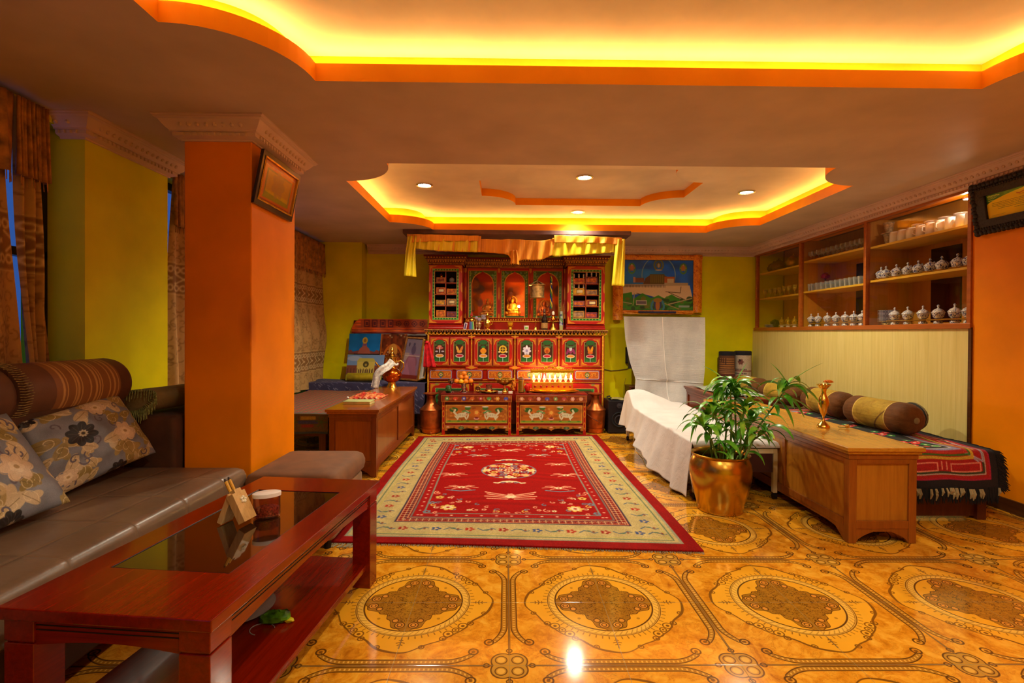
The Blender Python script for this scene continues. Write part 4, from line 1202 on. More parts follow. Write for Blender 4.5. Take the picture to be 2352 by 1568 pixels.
# corner sprays
ci = bi+.165
for sx in (0, 1):
    for sy in (0, 1):
        X = lambda d: ci+d if sx == 0 else RW-ci-d
        Y = lambda d: ci+d if sy == 0 else RL-ci-d
        rg = random.Random(5)
        for k in range(34):
            u = rg.random()*.48; v = rg.random()*.40
            if u/.50+v/.42 > 1.0: continue
            c = rg.choice([pk_, gy_, gd_, cr_, '#a85040']); r = .016+.018*rg.random()
            if k % 3 == 0: cv.flower(X(u), Y(v), r, c, 5, rg.random()*6); cv.ell(X(u), Y(v), r*.3, r*.3, '#8a1410')
            else: cv.scroll(X(u), Y(v), r, c, .0045, rg.random()*6, 1.0)
        cv.flower(X(.13), Y(.10), .055, gd_, 7); cv.flower(X(.13), Y(.10), .036, cr_, 6); cv.ell(X(.13), Y(.10), .012, .012, '#a01410')
        for k in range(9):
            t_ = k/8; cv.scroll(X(.50*(1-t_)+.01), Y(.41*t_+.01), .022, (pk_, gy_)[k % 2], .0045, 5*t_, .8)
# border flowers and little vines
rg = random.Random(9)
def bflower(x, y, k):
    c = ['#a02818', '#8e2018', '#3c4a74'][k % 3]
    for q in range(5):
        a = q*2*PI/5; cv.ell(x+.020*math.cos(a), y+.016*math.sin(a), .011, .009, c, a)
    cv.ell(x, y, .009, .008, '#c8a878')
def bvine(x, y, sgn):
    cv.path([(x-.05, y-.012*sgn), (x-.02, y+.016*sgn), (x+.015, y), (x+.03, y-.018*sgn), (x+.052, y-.006*sgn)], .0042, blue); cv.ell(x, y+.01*sgn, .014, .008, '#4c6450'); cv.ell(x+.03, y, .007, .012, '#7c4a34')
n = 18
for k in range(n):
    x = .18+k*(RW-.36)/(n-1)
    for y, s_ in ((.205, 1), (RL-.205, -1)):
        if k % 2 == 0: bflower(x, y, k//2)
        else: bvine(x, y, s_ if k % 4 == 1 else -s_)
n = 26
for k in range(1, n-1):
    y = .18+k*(RL-.36)/(n-1)
    for x in (.205, RW-.205):
        if k % 2 == 0: bflower(x, y, k//2+1)
        else: bvine(x, y, 1 if k % 4 == 1 else -1)
for k in range(60):
    x = .13+k*(RW-.26)/59; cv.ell(x, .14+.008*math.sin(k), .012, .004, '#a8a04c', .4*math.sin(k*2)); cv.ell(x, RL-.14, .012, .004, '#a8a04c')
for k in range(80):
    y = .13+k*(RL-.26)/79; cv.ell(.14, y, .004, .012, '#a8a04c'); cv.ell(RW-.14, y, .004, .012, '#a8a04c')
cv.speck(.10)
M_rug = colmat('hand_knotted_wool', rough=.92, bmp=.35, bscale=420, spec=.1)
t = thing('carpet', 'large red floral carpet with a beige border in the middle of the tiled floor', 'carpet', ((rA.x+rC.x)/2, (rA.y+rC.y)/2, 0))
def rugfn(U, V):
    x = (rA.x*(1-U)+rB.x*U)*(1-V)+(rD.x*(1-U)+rC.x*U)*V; y = (rA.y*(1-U)+rB.y*U)*(1-V)+(rD.y*(1-U)+rC.y*U)*V
    y = y + .008*np.sin(U*5)*(1-V)
    return x + .006*np.sin(9*V), y, .0135 + .0012*np.sin(7*U+3)*np.sin(9*V)
painted('pile', cv, rugfn, M_rug, t, back=.011)
fr = MB(); e = (rB-rA).normalized(); nn = Vector((e.y, -e.x, 0))
for k in range(260):
    p = rA.lerp(rB, k/259) + Vector((0,0,.005)); p.y += .008*math.sin(5*k/259)
    j = .012*(random.random()-.5)
    fr.tube([p+nn*-.002, p+nn*.010+e*j*.5+Vector((0,0,-.001)), p+nn*(.016+.008*random.random())+e*j+Vector((0,0,-.003))], .0016, 4)
for k in range(26):   # the longer tangled tassels at the left corner
    p = rA.lerp(rB, k/240) + Vector((0,0,.004)); j = .03*(random.random()-.5)
    fr.tube([p, p+nn*.025+e*j, p+nn*.05+e*(j*2-.02)+Vector((0,0,-.001))], .002, 4)
obj('fringe', fr, mat('cream_fringe', '#9a9070', .9), t, kind='stuff')

# ================================================================= ALTAR
red, gold, grn, orr = '#a80d0a', '#c8801c', '#2c6e22', '#c85a14'
M_paint = colmat('painted_altar_wood', rough=.38, coat=.25, var=.05, bmp=.08, bscale=120)
M_red = mat('red_altar_lacquer', '#9c0c08', .32, var=.08, coat=.3); M_redd = mat('dark_red_altar_lacquer', '#6c0a06', .36, var=.1, coat=.2)
M_gold = mat('gold_altar_paint', '#d89a28', .42, .25, var=.15, nscale=40); M_dk = mat('dark_brown_carving', '#6a3214', .55, var=.3, nscale=60, bmp=.3)
M_brn = mat('brown_dentils', '#9a6428', .5, var=.3, nscale=50)
AY = 6.20; AYB = YB-.03
ax = lambda px: ony(px, 760, AY).x
az = lambda py: ony(1180, py, AY).z
AX0, AX1 = ax(981), ax(1389)
CT = az(757)
t = thing('altar_cabinet', 'tall red painted altar cabinet with gold trim, standing against the back wall', 'altar', ((AX0+AX1)/2, (AY+AYB)/2, 0))
AL = t
obj('base_body', MB().box(AX0, AX1, AY+.012, AYB, 0.06, CT-.06), M_red, t, bevel=.004)
obj('plinth', MB().box(AX0+.02, AX1-.02, AY+.03, AYB, 0, .06), M_dk, t)
# counter with dentil mouldings
ct = MB().box(AX0-.03, AX1+.03, AY-.05, AYB, CT-.014, CT)
obj('counter', ct, M_brn, t, bevel=.002)
dn = MB(); n = 74
for k in range(n):
    x = AX0-.02+(AX1-AX0+.04)*k/(n-1); dn.box(x-.009, x+.009, AY-.042, AY, CT-.032, CT-.014)
obj('dentils', dn, M_dk, t)
dn = MB()
for k in range(n*2//3):
    x = AX0-.01+(AX1-AX0+.02)*k/(n*2//3-1); dn.box(x-.014, x+.012, AY-.02, AY+.01, CT-.058, CT-.036)
obj('dentils', dn, M_gold, t)
obj('moulding', MB().box(AX0-.01, AX1+.01, AY-.012, AY+.02, CT-.066, CT-.058), M_gold, t)
def flat(x0, x1, z0, z1, y):
    return lambda U, V: (x0+(x1-x0)*U, y+0*U, z0+(z1-z0)*V)
def corners(cv, x0, x1, y0, y1, L, W, col):
    """stepped gold corner ornaments"""
    for sx, X in ((1, x0), (-1, x1)):
        for sy, Y in ((1, y0), (-1, y1)):
            cv.poly([(X, Y), (X+sx*L, Y), (X+sx*L*.72, Y+sy*W*.55), (X+sx*L*.5, Y+sy*W*.6), (X+sx*W*1.3, Y+sy*W), (X+sx*W, Y+sy*W*1.3), (X+sx*W*.6, Y+sy*L*.5), (X+sx*W*.55, Y+sy*L*.72), (X, Y+sy*L)], col)
def emblem(cv, cx, cy, s_, k):
    """a small lucky sign over a lotus"""
    q = k % 8
    if q == 0: cv.ell(cx, cy+.020*s_, .030*s_, .010*s_, '#b85a50'); cv.ell(cx, cy+.034*s_, .018*s_, .008*s_, '#c87c60'); cv.seg(cx, cy+.02*s_, cx, cy-.015*s_, .004*s_, '#c0b8c8'); cv.ell(cx-.025*s_, cy-.008*s_, .012*s_, .006*s_, '#b8b0c0'); cv.ell(cx+.025*s_, cy-.008*s_, .012*s_, .006*s_, '#b8b0c0')
    elif q == 1: cv.ell(cx-.015*s_, cy+.01*s_, .010*s_, .030*s_, '#c8a040', .4); cv.ell(cx+.015*s_, cy+.01*s_, .010*s_, .030*s_, '#c87030', -.4); cv.ell(cx, cy-.01*s_, .022*s_, .010*s_, '#d89040')
    elif q == 2: cv.ell(cx, cy+.030*s_, .018*s_, .012*s_, '#187038'); cv.ell(cx, cy-.002*s_, .026*s_, .020*s_, '#d8821c'); cv.ell(cx, cy+.016*s_, .012*s_, .008*s_, '#d8a01c'); cv.ell(cx, cy-.022*s_, .016*s_, .006*s_, '#d8a01c')
    elif q == 3: cv.ell(cx, cy+.012*s_, .026*s_, .026*s_, '#d8b030', line=.006*s_); cv.seg(cx-.03*s_, cy+.012*s_, cx+.03*s_, cy+.012*s_, .003*s_, '#d8b030'); cv.seg(cx, cy-.018*s_, cx, cy+.042*s_, .003*s_, '#d8b030'); cv.ell(cx-.03*s_, cy-.01*s_, .009*s_, .006*s_, '#e8dcb0'); cv.ell(cx+.03*s_, cy-.01*s_, .009*s_, .006*s_, '#e8dcb0')
    elif q == 4: cv.flower(cx, cy+.004*s_, .036*s_, '#d8d0e0', 7, PI/2); cv.ell(cx, cy+.032*s_, .008*s_, .014*s_, '#e8e8f0'); cv.ell(cx, cy, .010*s_, .012*s_, '#a090b8')
    elif q == 5: cv.ell(cx, cy+.030*s_, .030*s_, .010*s_, '#5a6a40'); cv.ell(cx, cy+.004*s_, .024*s_, .026*s_, '#c07024'); cv.ell(cx, cy-.004*s_, .012*s_, .014*s_, '#a04018')
    elif q == 6: cv.path([(cx-.03*s_, cy-.02*s_), (cx-.02*s_, cy+.01*s_), (cx, cy-.012*s_), (cx+.02*s_, cy+.01*s_), (cx+.032*s_, cy-.018*s_)], .009*s_, '#8a2860'); cv.ell(cx, cy+.02*s_, .012*s_, .02*s_, '#c0c0c8'); cv.ell(cx, cy+.034*s_, .034*s_, .006*s_, '#487048')
    else: cv.ell(cx-.012*s_, cy+.008*s_, .010*s_, .032*s_, '#c87c1c', .25); cv.ell(cx+.012*s_, cy+.008*s_, .010*s_, .032*s_, '#d88c1c', -.25); cv.ell(cx, cy-.014*s_, .022*s_, .010*s_, '#c8601c')
    lc = '#d8882c' if q % 2 == 0 else '#b01030'
    cv.ell(cx, cy-.044*s_, .034*s_, .015*s_, '#e0c8c0'); cv.ell(cx, cy-.043*s_, .027*s_, .010*s_, lc)
    cv.seg(cx, cy-.056*s_, cx, cy-.088*s_, .0022*s_, '#a8d8d0')
    for sg in (-1, 1): cv.ell(cx+sg*.024*s_, cy-.078*s_, .015*s_, .010*s_, '#1c6c2c', sg*.5)
def door_canvas(w, h, k, lower=False):
    cv = Canvas(w, h, int(w/.0028), int(h/.0028), red)
    cv.cloud(.12, 6)
    cv.rect(.004, w-.004, .004, h-.004, '#d0a060', line=.0014)
    corners(cv, .010, w-.010, .012, h-.012, w*.34, .026, gold); corners(cv, .010, w-.010, .012, h-.012, w*.28, .012, '#a8641a')
    iw, ih = w*.56, h*.68; x0, y0 = (w-iw)/2, (h-ih)/2
    cv.rect(x0-.016, x0+iw+.016, y0-.016, y0+ih+.016, '#7c0a08'); cv.rect(x0-.008, x0+iw+.008, y0-.008, y0+ih+.008, '#d8b878'); cv.rect(x0-.004, x0+iw+.004, y0-.004, y0+ih+.004, '#2c5a20')
    cv.rect(x0, x0+iw, y0, y0+ih, '#3c1a14'); cv.rect(x0, x0+iw, y0, y0+ih*.24, '#1a5224'); cv.ell(x0+iw/2, y0+ih, iw*.4, ih*.13, '#245c2c')
    for sg in (-1, 1): cv.scroll(x0+iw*(.5+.36*sg), y0+ih*.84, iw*.12, '#3c8c3c', .0022)
    emblem(cv, x0+iw/2, y0+ih*.56, ih/.155, k)
    return cv
zt, zb = az(776), az(839.5)
doors = [(989,1032),(1034.5,1077.5),(1090,1131),(1133,1177.5),(1188,1232),(1234.5,1278.5),(1290,1331),(1333,1378)]
pos = [(AX0+.03+k*(AX1-AX0-.06)/8) for k in range(9)]
for k, (a, b) in enumerate(doors):
    x0, x1 = ax(a), ax(b)
    d = painted('cabinet_door', door_canvas(x1-x0, zt-zb, k), flat(x0, x1, zb, zt, AY-.004), M_paint, t, back=-.016, label='painted door with a lucky sign over a lotus')
    hx_ = x1-.012 if k % 2 == 0 else x0+.012
    obj('door_knob', MB().sphere((hx_, AY-.014, (zt+zb)/2+.012), .008, 10, 8).sphere((hx_, AY-.014, (zt+zb)/2-.014), .007, 10, 8), M_brass, d, smooth=180)
# stiles and gold crosses between the doors
for a in (1083.5, 1183, 1284): x = ax(a); obj('stile', MB().box(x-.006, x+.006, AY-.006, AY+.012, az(885), CT-.07), M_gold, t, bevel=.002)
for a in (984, 1385): x = ax(a); obj('stile', MB().box(x-.010, x+.010, AY-.006, AY+.012, .10, CT-.07), M_gold, t, bevel=.002)
def cross_c(): 
    cv = Canvas(.10, .10, 40, 40, red); cv.poly([(0,.07),(.02,.055),(.035,.05),(.04,.02),(.05,0),(.06,.02),(.065,.05),(.08,.055),(.10,.07),(.10,.1),(0,.1)], gold); return cv
for a in (1083.5, 1183, 1284):
    painted('gold_bracket', cross_c(), flat(ax(a)-.045, ax(a)+.045, az(778), az(771.5), AY-.008), M_paint, t, back=-.004)
    cvx = Canvas(.12, .04, 60, 20, red); cvx.poly([(0,.02),(.03,.028),(.05,.038),(.07,.038),(.09,.028),(.12,.02),(.09,.012),(.07,.002),(.05,.002),(.03,.012)], gold)
    painted('gold_bracket', cvx, flat(ax(a)-.075, ax(a)+.075, az(848), az(840), AY-.009), M_paint, t, back=-.004)
for z in (az(840.5), az(848), az(872), az(877)): obj('rail', MB().box(AX0+.004, AX1-.004, AY-.003, AY+.012, z-.003, z+.003), M_gold, t)
def drawer_canvas(w, h):
    cv = Canvas(w, h, int(w/.0028), int(h/.0028), red)
    cv.rect(.006, w-.006, .006, h-.006, '#2c3c7c', r=.02); cv.rect(.011, w-.011, .011, h-.011, '#c8b8c8', r=.018); cv.rect(.016, w-.016, .016, h-.016, '#b85c14', r=.016)
    for k in range(7):
        x = .04+k*(w-.08)/6; cv.scroll(x, h*.5, .026, '#d89030', .003, k*1.3, 1.2); cv.scroll(x, h*.5, .018, '#7c2c10', .002, k*2.1)
        cv.ell(x, h*.5+.02*(-1)**k, .006, .006, '#a03018')
    cv.ell(w/2, h/2, .03, h*.30, '#3c5c30'); cv.flower(w/2, h/2, .024, '#c8a048', 6); cv.ell(w/2, h/2, .009, .009, '#3c6c9c'); cv.ell(w/2, h*.22, .010, .008, '#3c4ca0'); return cv
for a, b in ((987,1040),(1048,1110),(1120,1178),(1187,1246),(1254,1312),(1320,1378)):
    x0, x1 = ax(a), ax(b); painted('drawer', drawer_canvas(x1-x0, az(849)-az(871.5)), flat(x0, x1, az(871.5), az(849), AY-.004), M_paint, t, back=-.014, label='orange drawer front with painted scrolls')
for k, (a, b) in enumerate(((988,1080),(1088,1180),(1188,1280),(1288,1378))):
    x0, x1 = ax(a), ax(b); w, h = x1-x0, az(880)-.12
    cv = Canvas(w, h, int(w/.004), int(h/.004), red); corners(cv, .01, w-.01, .01, h-.01, .13, .03, gold)
    cv.rect(.07, w-.07, .06, h-.06, '#d8b878'); cv.rect(.076, w-.076, .066, h-.066, '#1c5c28'); cv.rect(.10, w-.10, .09, h-.09, '#5c2414')
    for q in range(6): cv.scroll(.088, .1+q*h*.15, .02, '#3c9c4c', .003); cv.scroll(w-.088, .1+q*h*.15, .02, '#3c9c4c', .003)
    cv.flower(w/2, h/2, .08, '#c87828', 8); cv.flower(w/2, h/2, .05, '#d8b060', 6)
    painted('cabinet_door', cv, flat(x0, x1, .12, az(880), AY-.004), M_paint, t, back=-.014, label='lower door with a green bordered panel')

# upper towers with glazed grid doors
M_inner = mat('dark_blue_interior', '#1c1c34', .7); M_innr = mat('red_interior', '#6c1408', .7)
def masked(o, cond):
    """remove the faces whose centre satisfies cond(x, z)"""
    bm = bmesh.new(); bm.from_mesh(o.data); off = wloc(o)
    kill = [f for f in bm.faces if cond(f.calc_center_median().x+off.x, f.calc_center_median().z+off.z)]
    bmesh.ops.delete(bm, geom=kill, context='FACES'); bm.to_mesh(o.data); bm.free()
TY1 = AYB
def crown(t, x0, x1, z, yf, flare=.05, n=14):
    for k, (dz0, dz1, o, m) in enumerate(((0, .028, .004, M_brn), (.028, .05, .016, M_dk), (.05, .072, .028, M_brn), (.072, .098, .044, M_dk), (.098, .118, .056, M_redd))):
        oo = o*flare/.05
        mb = MB().box(x0-oo, x1+oo, yf-oo, TY1, z+dz0, z+dz1)
        obj('crown_moulding', mb, m, t, bevel=.003)
    dn = MB()
    for lv, (zz, o, m) in enumerate(((.034, .018, 0), (.078, .047, 0))):
        oo = o*flare/.05; N = int((x1-x0)/.028)
        for k in range(N):
            x = x0-oo+(x1-x0+2*oo)*(k+.5)/N; dn.box(x-.008, x+.008, yf-oo-.012, yf-oo+.004, z+zz, z+zz+.014)
    obj('dentils', dn, M_gold, t)
def tower(px0, px1, lab):
    x0, x1 = ax(px0), ax(px1); z0, z1 = CT, az(609); wl = .018
    b = MB(); b.box(x0, x0+wl, AY+.01, TY1, z0+.09, z1); b.box(x1-wl, x1, AY+.01, TY1, z0+.09, z1)
    b.box(x0, x1, AY+.01, TY1, z1-.02, z1); b.box(x0, x1, AY+.01, TY1, z0+.07, z0+.09)
    obj('tower_side', b, M_red, t)
    obj('tower_back', MB().box(x0, x1, AY+.22, AY+.235, z0+.09, z1), M_inner, t)
    ps = MB()
    zz = [z0+.05, z0+.062]; obj('tower_base', MB().box(x0-.012, x1+.012, AY-.012, TY1, z0+.004, z0+.03).box(x0-.006, x1+.006, AY-.004, TY1, z0+.03, z0+.07), M_red, t, bevel=.006)
    # door
    d0, d1, e0, e1 = x0+.002, x1-.002, z0+.072, z1-.005
    w, h = d1-d0, e1-e0
    cv = Canvas(w, h, int(w/.003), int(h/.003), red)
    corners(cv, .006, w-.006, .008, h-.008, .10, .026, gold)
    for yy in (.30, .62):
        for X in (0, w): cv.ell(X, h*yy, .022, h*.09, gold)
    cv.rect(.038, w-.038, .040, h-.040, '#c08030'); cv.rect(.045, w-.045, .048, h-.048, '#1c5420')
    n = 16
    for k in range(n):
        y = .06+k*(h-.12)/(n-1)
        for X in (.058, w-.058): cv.ell(X, y, .009, .014, '#2c9c38', .5*(-1)**k); cv.ell(X+.005*(-1)**k, y, .004, .004, '#b8d060')
    for k in range(9):
        x = .07+k*(w-.14)/8
        for Y in (.060, h-.060): cv.ell(x, Y, .012, .008, '#2c9c38', .5*(-1)**k); cv.ell(x, Y, .004, .004, '#c8c860')
    gx, gz = .074, .078
    cv.rect(gx-.006, w-gx+.006, gz-.006, h-gz+.006, '#c88a30')
    d = painted('glazed_door', cv, flat(d0, d1, e0, e1, AY-.004), M_paint, t, back=-.018, label='green bordered door with eight small panes')
    masked(d, lambda X, Z: d0+gx < X < d1-gx and e0+gz < Z < e1-gz)
    g = MB(); g.box((d0+d1)/2-.0045, (d0+d1)/2+.0045, AY-.006, AY+.008, e0+gz, e1-gz)
    for k in (1, 2, 3): zq = lerp(e0+gz, e1-gz, k/4); g.box(d0+gx, d1-gx, AY-.006, AY+.008, zq-.0045, zq+.0045)
    obj('muntins', g, mat('muntin_paint', '#a8481c', .4), d)
    obj('knob', MB().sphere(((d0+gx-.02) if px0 > 1200 else (d1-gx+.02), AY-.010, lerp(e0, e1, .5)), .008, 10, 8), M_dk, d, smooth=180)
    shz = []
    for k in range(4):
        zq = lerp(e0+gz, e1-gz, k/4); shz.append(zq+.004)
        obj('inner_shelf', MB().box(x0+wl, x1-wl, AY+.014, AY+.22, zq-.004, zq+.004), M_innr, t)
    crown(t, x0-.005, x1+.005, z1, AY)
    return d0+gx, (d0+d1)/2, d1-gx, shz, (e1-e0-2*gz)/4
M_scr = [mat('scripture_wrap', c, .6, var=.3, nscale=30) for c in ('#b85c18', '#7c3020', '#c8901c', '#8c6c50', '#a8401c')]
M_label = mat('cream_label', '#d8c890', .6); M_purple = mat('purple_trim', '#5c3c6c', .6)
def scripture(x0, x1, z, h, cm, lab, kind=0, grp='wrapped scriptures in the glazed altar towers'):
    s_ = thing('wrapped_scripture', lab, 'book', ((x0+x1)/2, AY+.10, z), grp)
    obj('block', MB().box(x0, x1, AY+.035, AY+.17, z, z+h), cm, s_, bevel=.003)
    o_ = .008; mb = MB()
    mb.box(x0+o_, x1-o_, AY+.0315, AY+.036, z+o_, z+o_+.006); mb.box(x0+o_, x1-o_, AY+.0315, AY+.036, z+h-o_-.006, z+h-o_)
    mb.box(x0+o_, x0+o_+.006, AY+.0315, AY+.036, z+o_, z+h-o_); mb.box(x1-o_-.006, x1-o_, AY+.0315, AY+.036, z+o_, z+h-o_)
    obj('border', mb, M_gold if kind != 1 else M_purple, s_)
    if kind == 2: obj('printed_label', MB().box(lerp(x0, x1, .3), lerp(x0, x1, .8), AY+.030, AY+.036, z+h*.35, z+h*.7), M_label, s_)
rowname = ['bottom', 'second from bottom', 'third from bottom', 'top']
for side, (p0, p1) in (('left', (985, 1062)), ('right', (1302, 1388))):
    xa, xm, xb, shz, hh = tower(p0, p1, side)
    for r in range(4):
        for c, (u0, u1) in enumerate(((xa+.006, xm-.008), (xm+.008, xb-.006))):
            if side == 'left' and r == 3 and c == 1: continue
            h = hh*(.50 if (r+c) % 2 else .62)
            colr = 'left' if c == 0 else 'right'
            scripture(u0, u1, shz[r], h, M_scr[(r*2+c+(side == 'right')*3) % 5], 'cloth wrapped scripture, %s row, %s pane of the %s altar tower' % (rowname[r], colr, side), (r+c) % 3)
            if side == 'right' and r >= 2 and not (r == 2 and c == 1):
                s_ = thing('silver_ornament', 'pale carved ornament on a scripture, %s row, %s pane, right tower' % (rowname[r], colr), 'ornament', ((u0+u1)/2, AY+.07, shz[r]+h))
                mb = MB()
                for q in range(9): mb.sphere((lerp(u0+.012, u1-.012, (q % 3)/2), AY+.06, shz[r]+h+.012+.018*(q//3)), .0115, 8, 6)
                obj('carving', mb, M_white, s_, smooth=180)
            if side == 'left' and r == 3:
                s_ = thing('gold_ornament', 'small gold ornament on the scripture in the top pane of the left tower', 'ornament', ((u0+u1)/2, AY+.07, shz[r]+h))
                obj('figure', MB().lathe([(0,0),(.022,0),(.018,.012),(.026,.024),(.012,.036),(.006,.05),(0,.055)], ((u0+u1)/2, AY+.08, shz[r]+h), 14), M_brass, s_, smooth=60)
    if side == 'left':
        s_ = thing('grey_bundle', 'grey cloth bundle in the top right pane of the left altar tower', 'cloth', ((xm+xb)/2, AY+.1, shz[3]))
        obj('cloth', crumple2(MB().sphere(((xm+xb)/2, AY+.09, shz[3]+.038), .036, 14, 10, 1.0, 1, 1.0), .008) if 'crumple2' in globals() else MB().sphere(((xm+xb)/2, AY+.09, shz[3]+.038), .036, 14, 10, 1.0, 1, 1.0), M_porc, s_, smooth=180)
# central niches
NY = AY+.22
nz = lambda py: ony(1180, py, NY).z
nx_ = lambda px: ony(px, 700, NY).x
N0, N1 = ax(1064), ax(1300); NZ0, NZ1 = nz(731), nz(613)
obj('niche_plinth', MB().box(N0, N1, NY+.0, TY1, CT, NZ0), M_red, t)
dn = MB()
for k in range(40):
    x = N0+.02+(N1-N0-.04)*k/39; dn.sphere((x, NY-.006, NZ0-.02), .010, 8, 6)
obj('beading', dn, M_gold, t, smooth=180)
obj('moulding', MB().box(N0, N1, NY-.014, NY+.01, NZ0-.045, NZ0-.033), M_gold, t, bevel=.003)
obj('niche_side', MB().box(N0, N0+.012, NY, TY1, NZ0, NZ1).box(N1-.012, N1, NY, TY1, NZ0, NZ1).box(N0, N1, NY, TY1, NZ1-.012, NZ1), M_innr, t)
cvb = Canvas(1.2, .6, 120, 60, '#cc5410')
cvb.cloud(.4, 8); cvb.rect(0, 1.2, .46, .6, '#b02c10', alpha=.8)
for k in range(30): cvb.ell(random.random()*1.2, random.random()*.45, .05+.05*random.random(), .03+.03*random.random(), random.choice(['#5c3c58','#8c5030','#c87028','#3c4878','#d09040']), random.random()*3, .55)
M_silkbg = colmat('painted_backdrop', rough=.6, var=.1)
painted('backdrop', cvb, flat(N0+.01, N1-.01, NZ0, NZ1-.012, NY+.30), M_silkbg, t)
for a in (1145.5, 1218.5): x = nx_(a); obj('divider', MB().box(x-.012, x+.012, NY, NY+.03, NZ0, NZ1), M_red, t)
for (a, b) in ((1074, 1143), (1149, 1215), (1222, 1292)):
    x0, x1 = nx_(a), nx_(b); w, h = x1-x0, NZ1-NZ0-.02
    cv = Canvas(w, h, int(w/.003), int(h/.003), red)
    cv.rect(0, w, h-.03, h, gold, alpha=.0)
    cv.rect(.010, w-.010, .006, h-.030, '#c89030'); cv.rect(.016, w-.016, .012, h-.036, '#2c5c24')
    for k in range(26):
        y = .03+k*(h-.08)/25
        for X in (.034, w-.034): cv.ell(X, y, .008, .010, ('#4c9c48', '#8ca860')[k % 2], .6*(-1)**k)
    for k in range(40): cv.scroll(.03+random.random()*(w-.06), h-.05-random.random()*.09, .014, random.choice(['#5ca858','#80a048','#6c8c98']), .0022, random.random()*6)
    aw = w/2-.058; ac = h-.036-.05-aw*.95
    def arch(X, Z, x0=x0, w=w, aw=aw, ac=ac, g=0.0):
        u, v = X-(x0+w/2), Z-NZ0
        if v < .030-g: return False
        if v < ac: return abs(u) < aw+g
        dv = (v-ac)/(1.12 if abs(u) > .02 else 1.12)
        s1 = math.hypot(u, dv) < aw+g
        s2 = abs(u) < .035 and dv < aw+.022+g-abs(u)*.8
        return s1 or s2
    # gold rim of the arch, painted
    X_, Z_ = cv.X+x0, cv.Y+NZ0
    v = cv.Y; u = cv.X-w/2
    dd = np.where(v < ac, np.abs(u)-aw, np.hypot(u, (v-ac)/1.12)-aw); cv.put(np.abs(dd)-.009, '#c89030')
    d = painted('arched_door', cv, flat(x0, x1, NZ0, NZ0+h, NY-.006), M_paint, t, back=-.014, label='green scrollwork door with an arched opening')
    masked(d, arch)
for a in (1069, 1146, 1218, 1297):
    x = nx_(a); cvx = Canvas(.05, .52, 14, 150, red)
    cvx.ell(.025, .52, .03, .05, gold); cvx.ell(.025, .26, .018, .07, gold); cvx.ell(.025, 0, .02, .05, gold)
    painted('pilaster', cvx, flat(x-.016, x+.016, NZ0, NZ1-.02, NY-.010), M_paint, t, back=-.004)
crown(t, N0+.02, N1-.02, NZ1-.01, NY-.02, .06)

# seated figures inside the niches
M_statue = [mat('statue_gilt', '#e08c38', .4, .4, var=.2, nscale=50), mat('statue_gold', '#e0a030', .35, .5, var=.15, nscale=50), mat('statue_gilt_red', '#d87030', .45, .3, var=.2, nscale=50)]
def statue(px, h, m, lab):
    x = nx_(px); y = NY+.17; z = NZ0
    s_ = thing('seated_statue', lab, 'statue', (x, y, z), 'seated statues in the altar niches')
    k = h/.30
    obj('lotus_base', MB().lathe([(0,0),(.085*k,0),(.095*k,.012*k),(.080*k,.026*k),(.090*k,.040*k),(.07*k,.048*k),(0,.048*k)], (x, y, z), 28, None, 1, .75), M_gold, s_, smooth=60)
    b = MB()
    b.sphere((x, y, z+.075*k), .075*k, 20, 12, 1.25, .8, .42)                 # crossed legs
    for sg in (-1, 1):
        b.sphere((x+sg*.07*k, y-.02*k, z+.068*k), .032*k, 14, 10, 1.1, 1, .7)
        b.tube([(x+sg*.045*k, y, z+.175*k), (x+sg*.062*k, y-.005*k, z+.14*k), (x+sg*.058*k, y-.03*k, z+.11*k), (x+sg*.015*k, y-.055*k, z+.095*k)], [.018*k,.016*k,.014*k,.011*k], 10)
    b.lathe([(.040*k,.07*k),(.038*k,.10*k),(.046*k,.14*k),(.052*k,.168*k),(.040*k,.185*k),(.016*k,.193*k),(.015*k,.205*k)], (x, y, z), 20, None, 1, .7)
    b.sphere((x, y-.002*k, z+.225*k), .026*k, 16, 12, .9, .95, 1.15); b.sphere((x, y, z+.255*k), .013*k, 12, 8)
    obj('body', b, m, s_, smooth=180)
    f = MB().sphere((x-.009*k, y-.026*k, z+.228*k), .0022*k, 6, 5).sphere((x+.009*k, y-.026*k, z+.228*k), .0022*k, 6, 5).sphere((x, y-.027*k, z+.213*k), .003*k, 6, 5, 1.6, 1, .6)
    obj('face_details', f, M_dk, s_)
    hl = MB().lathe([(.050*k, -.002),(.058*k,-.002),(.058*k,.002),(.050*k,.002),(.050*k,-.002)], (x, y+.03*k, z+.22*k), 28, Matrix.Rotation(PI/2, 3, 'X'))
    obj('halo', hl, M_gold, s_, smooth=40)
statue(1119, .29, M_statue[0], 'orange gilt seated statue in the left arched niche of the altar')
statue(1177, .33, M_statue[1], 'bright gold seated statue in the middle niche, beside the glowing bulb')
statue(1253, .27, M_statue[2], 'reddish gilt seated statue in the right niche, behind the bottles')
# glowing bulb in the middle niche
bx, bz = nx_(1192), nz(703)
M_glow = emis('warm_bulb', '#ffd890', 60.0)
s_ = thing('bulb', 'small glowing yellow bulb in the middle altar niche', 'light bulb', (bx, NY+.05, bz-.03))
obj('glass', MB().sphere((bx, NY+.05, bz), .016, 14, 10), M_glow, s_, smooth=180)
obj('holder', MB().cyl((bx, NY+.05, NZ0), (bx, NY+.05, bz-.012), .008, 10), M_brass, s_)
def plight(name, loc, e, col, r=.03, par=None):
    l = bpy.data.lights.new(name, 'POINT'); l.energy = e; l.color = col; l.shadow_soft_size = r
    o = bpy.data.objects.new(name, l); COL.objects.link(o); o.location = loc; return o
plight('bulb_lamp', (bx, NY+.05, bz), 9.0, (1, .50, .12), .018)

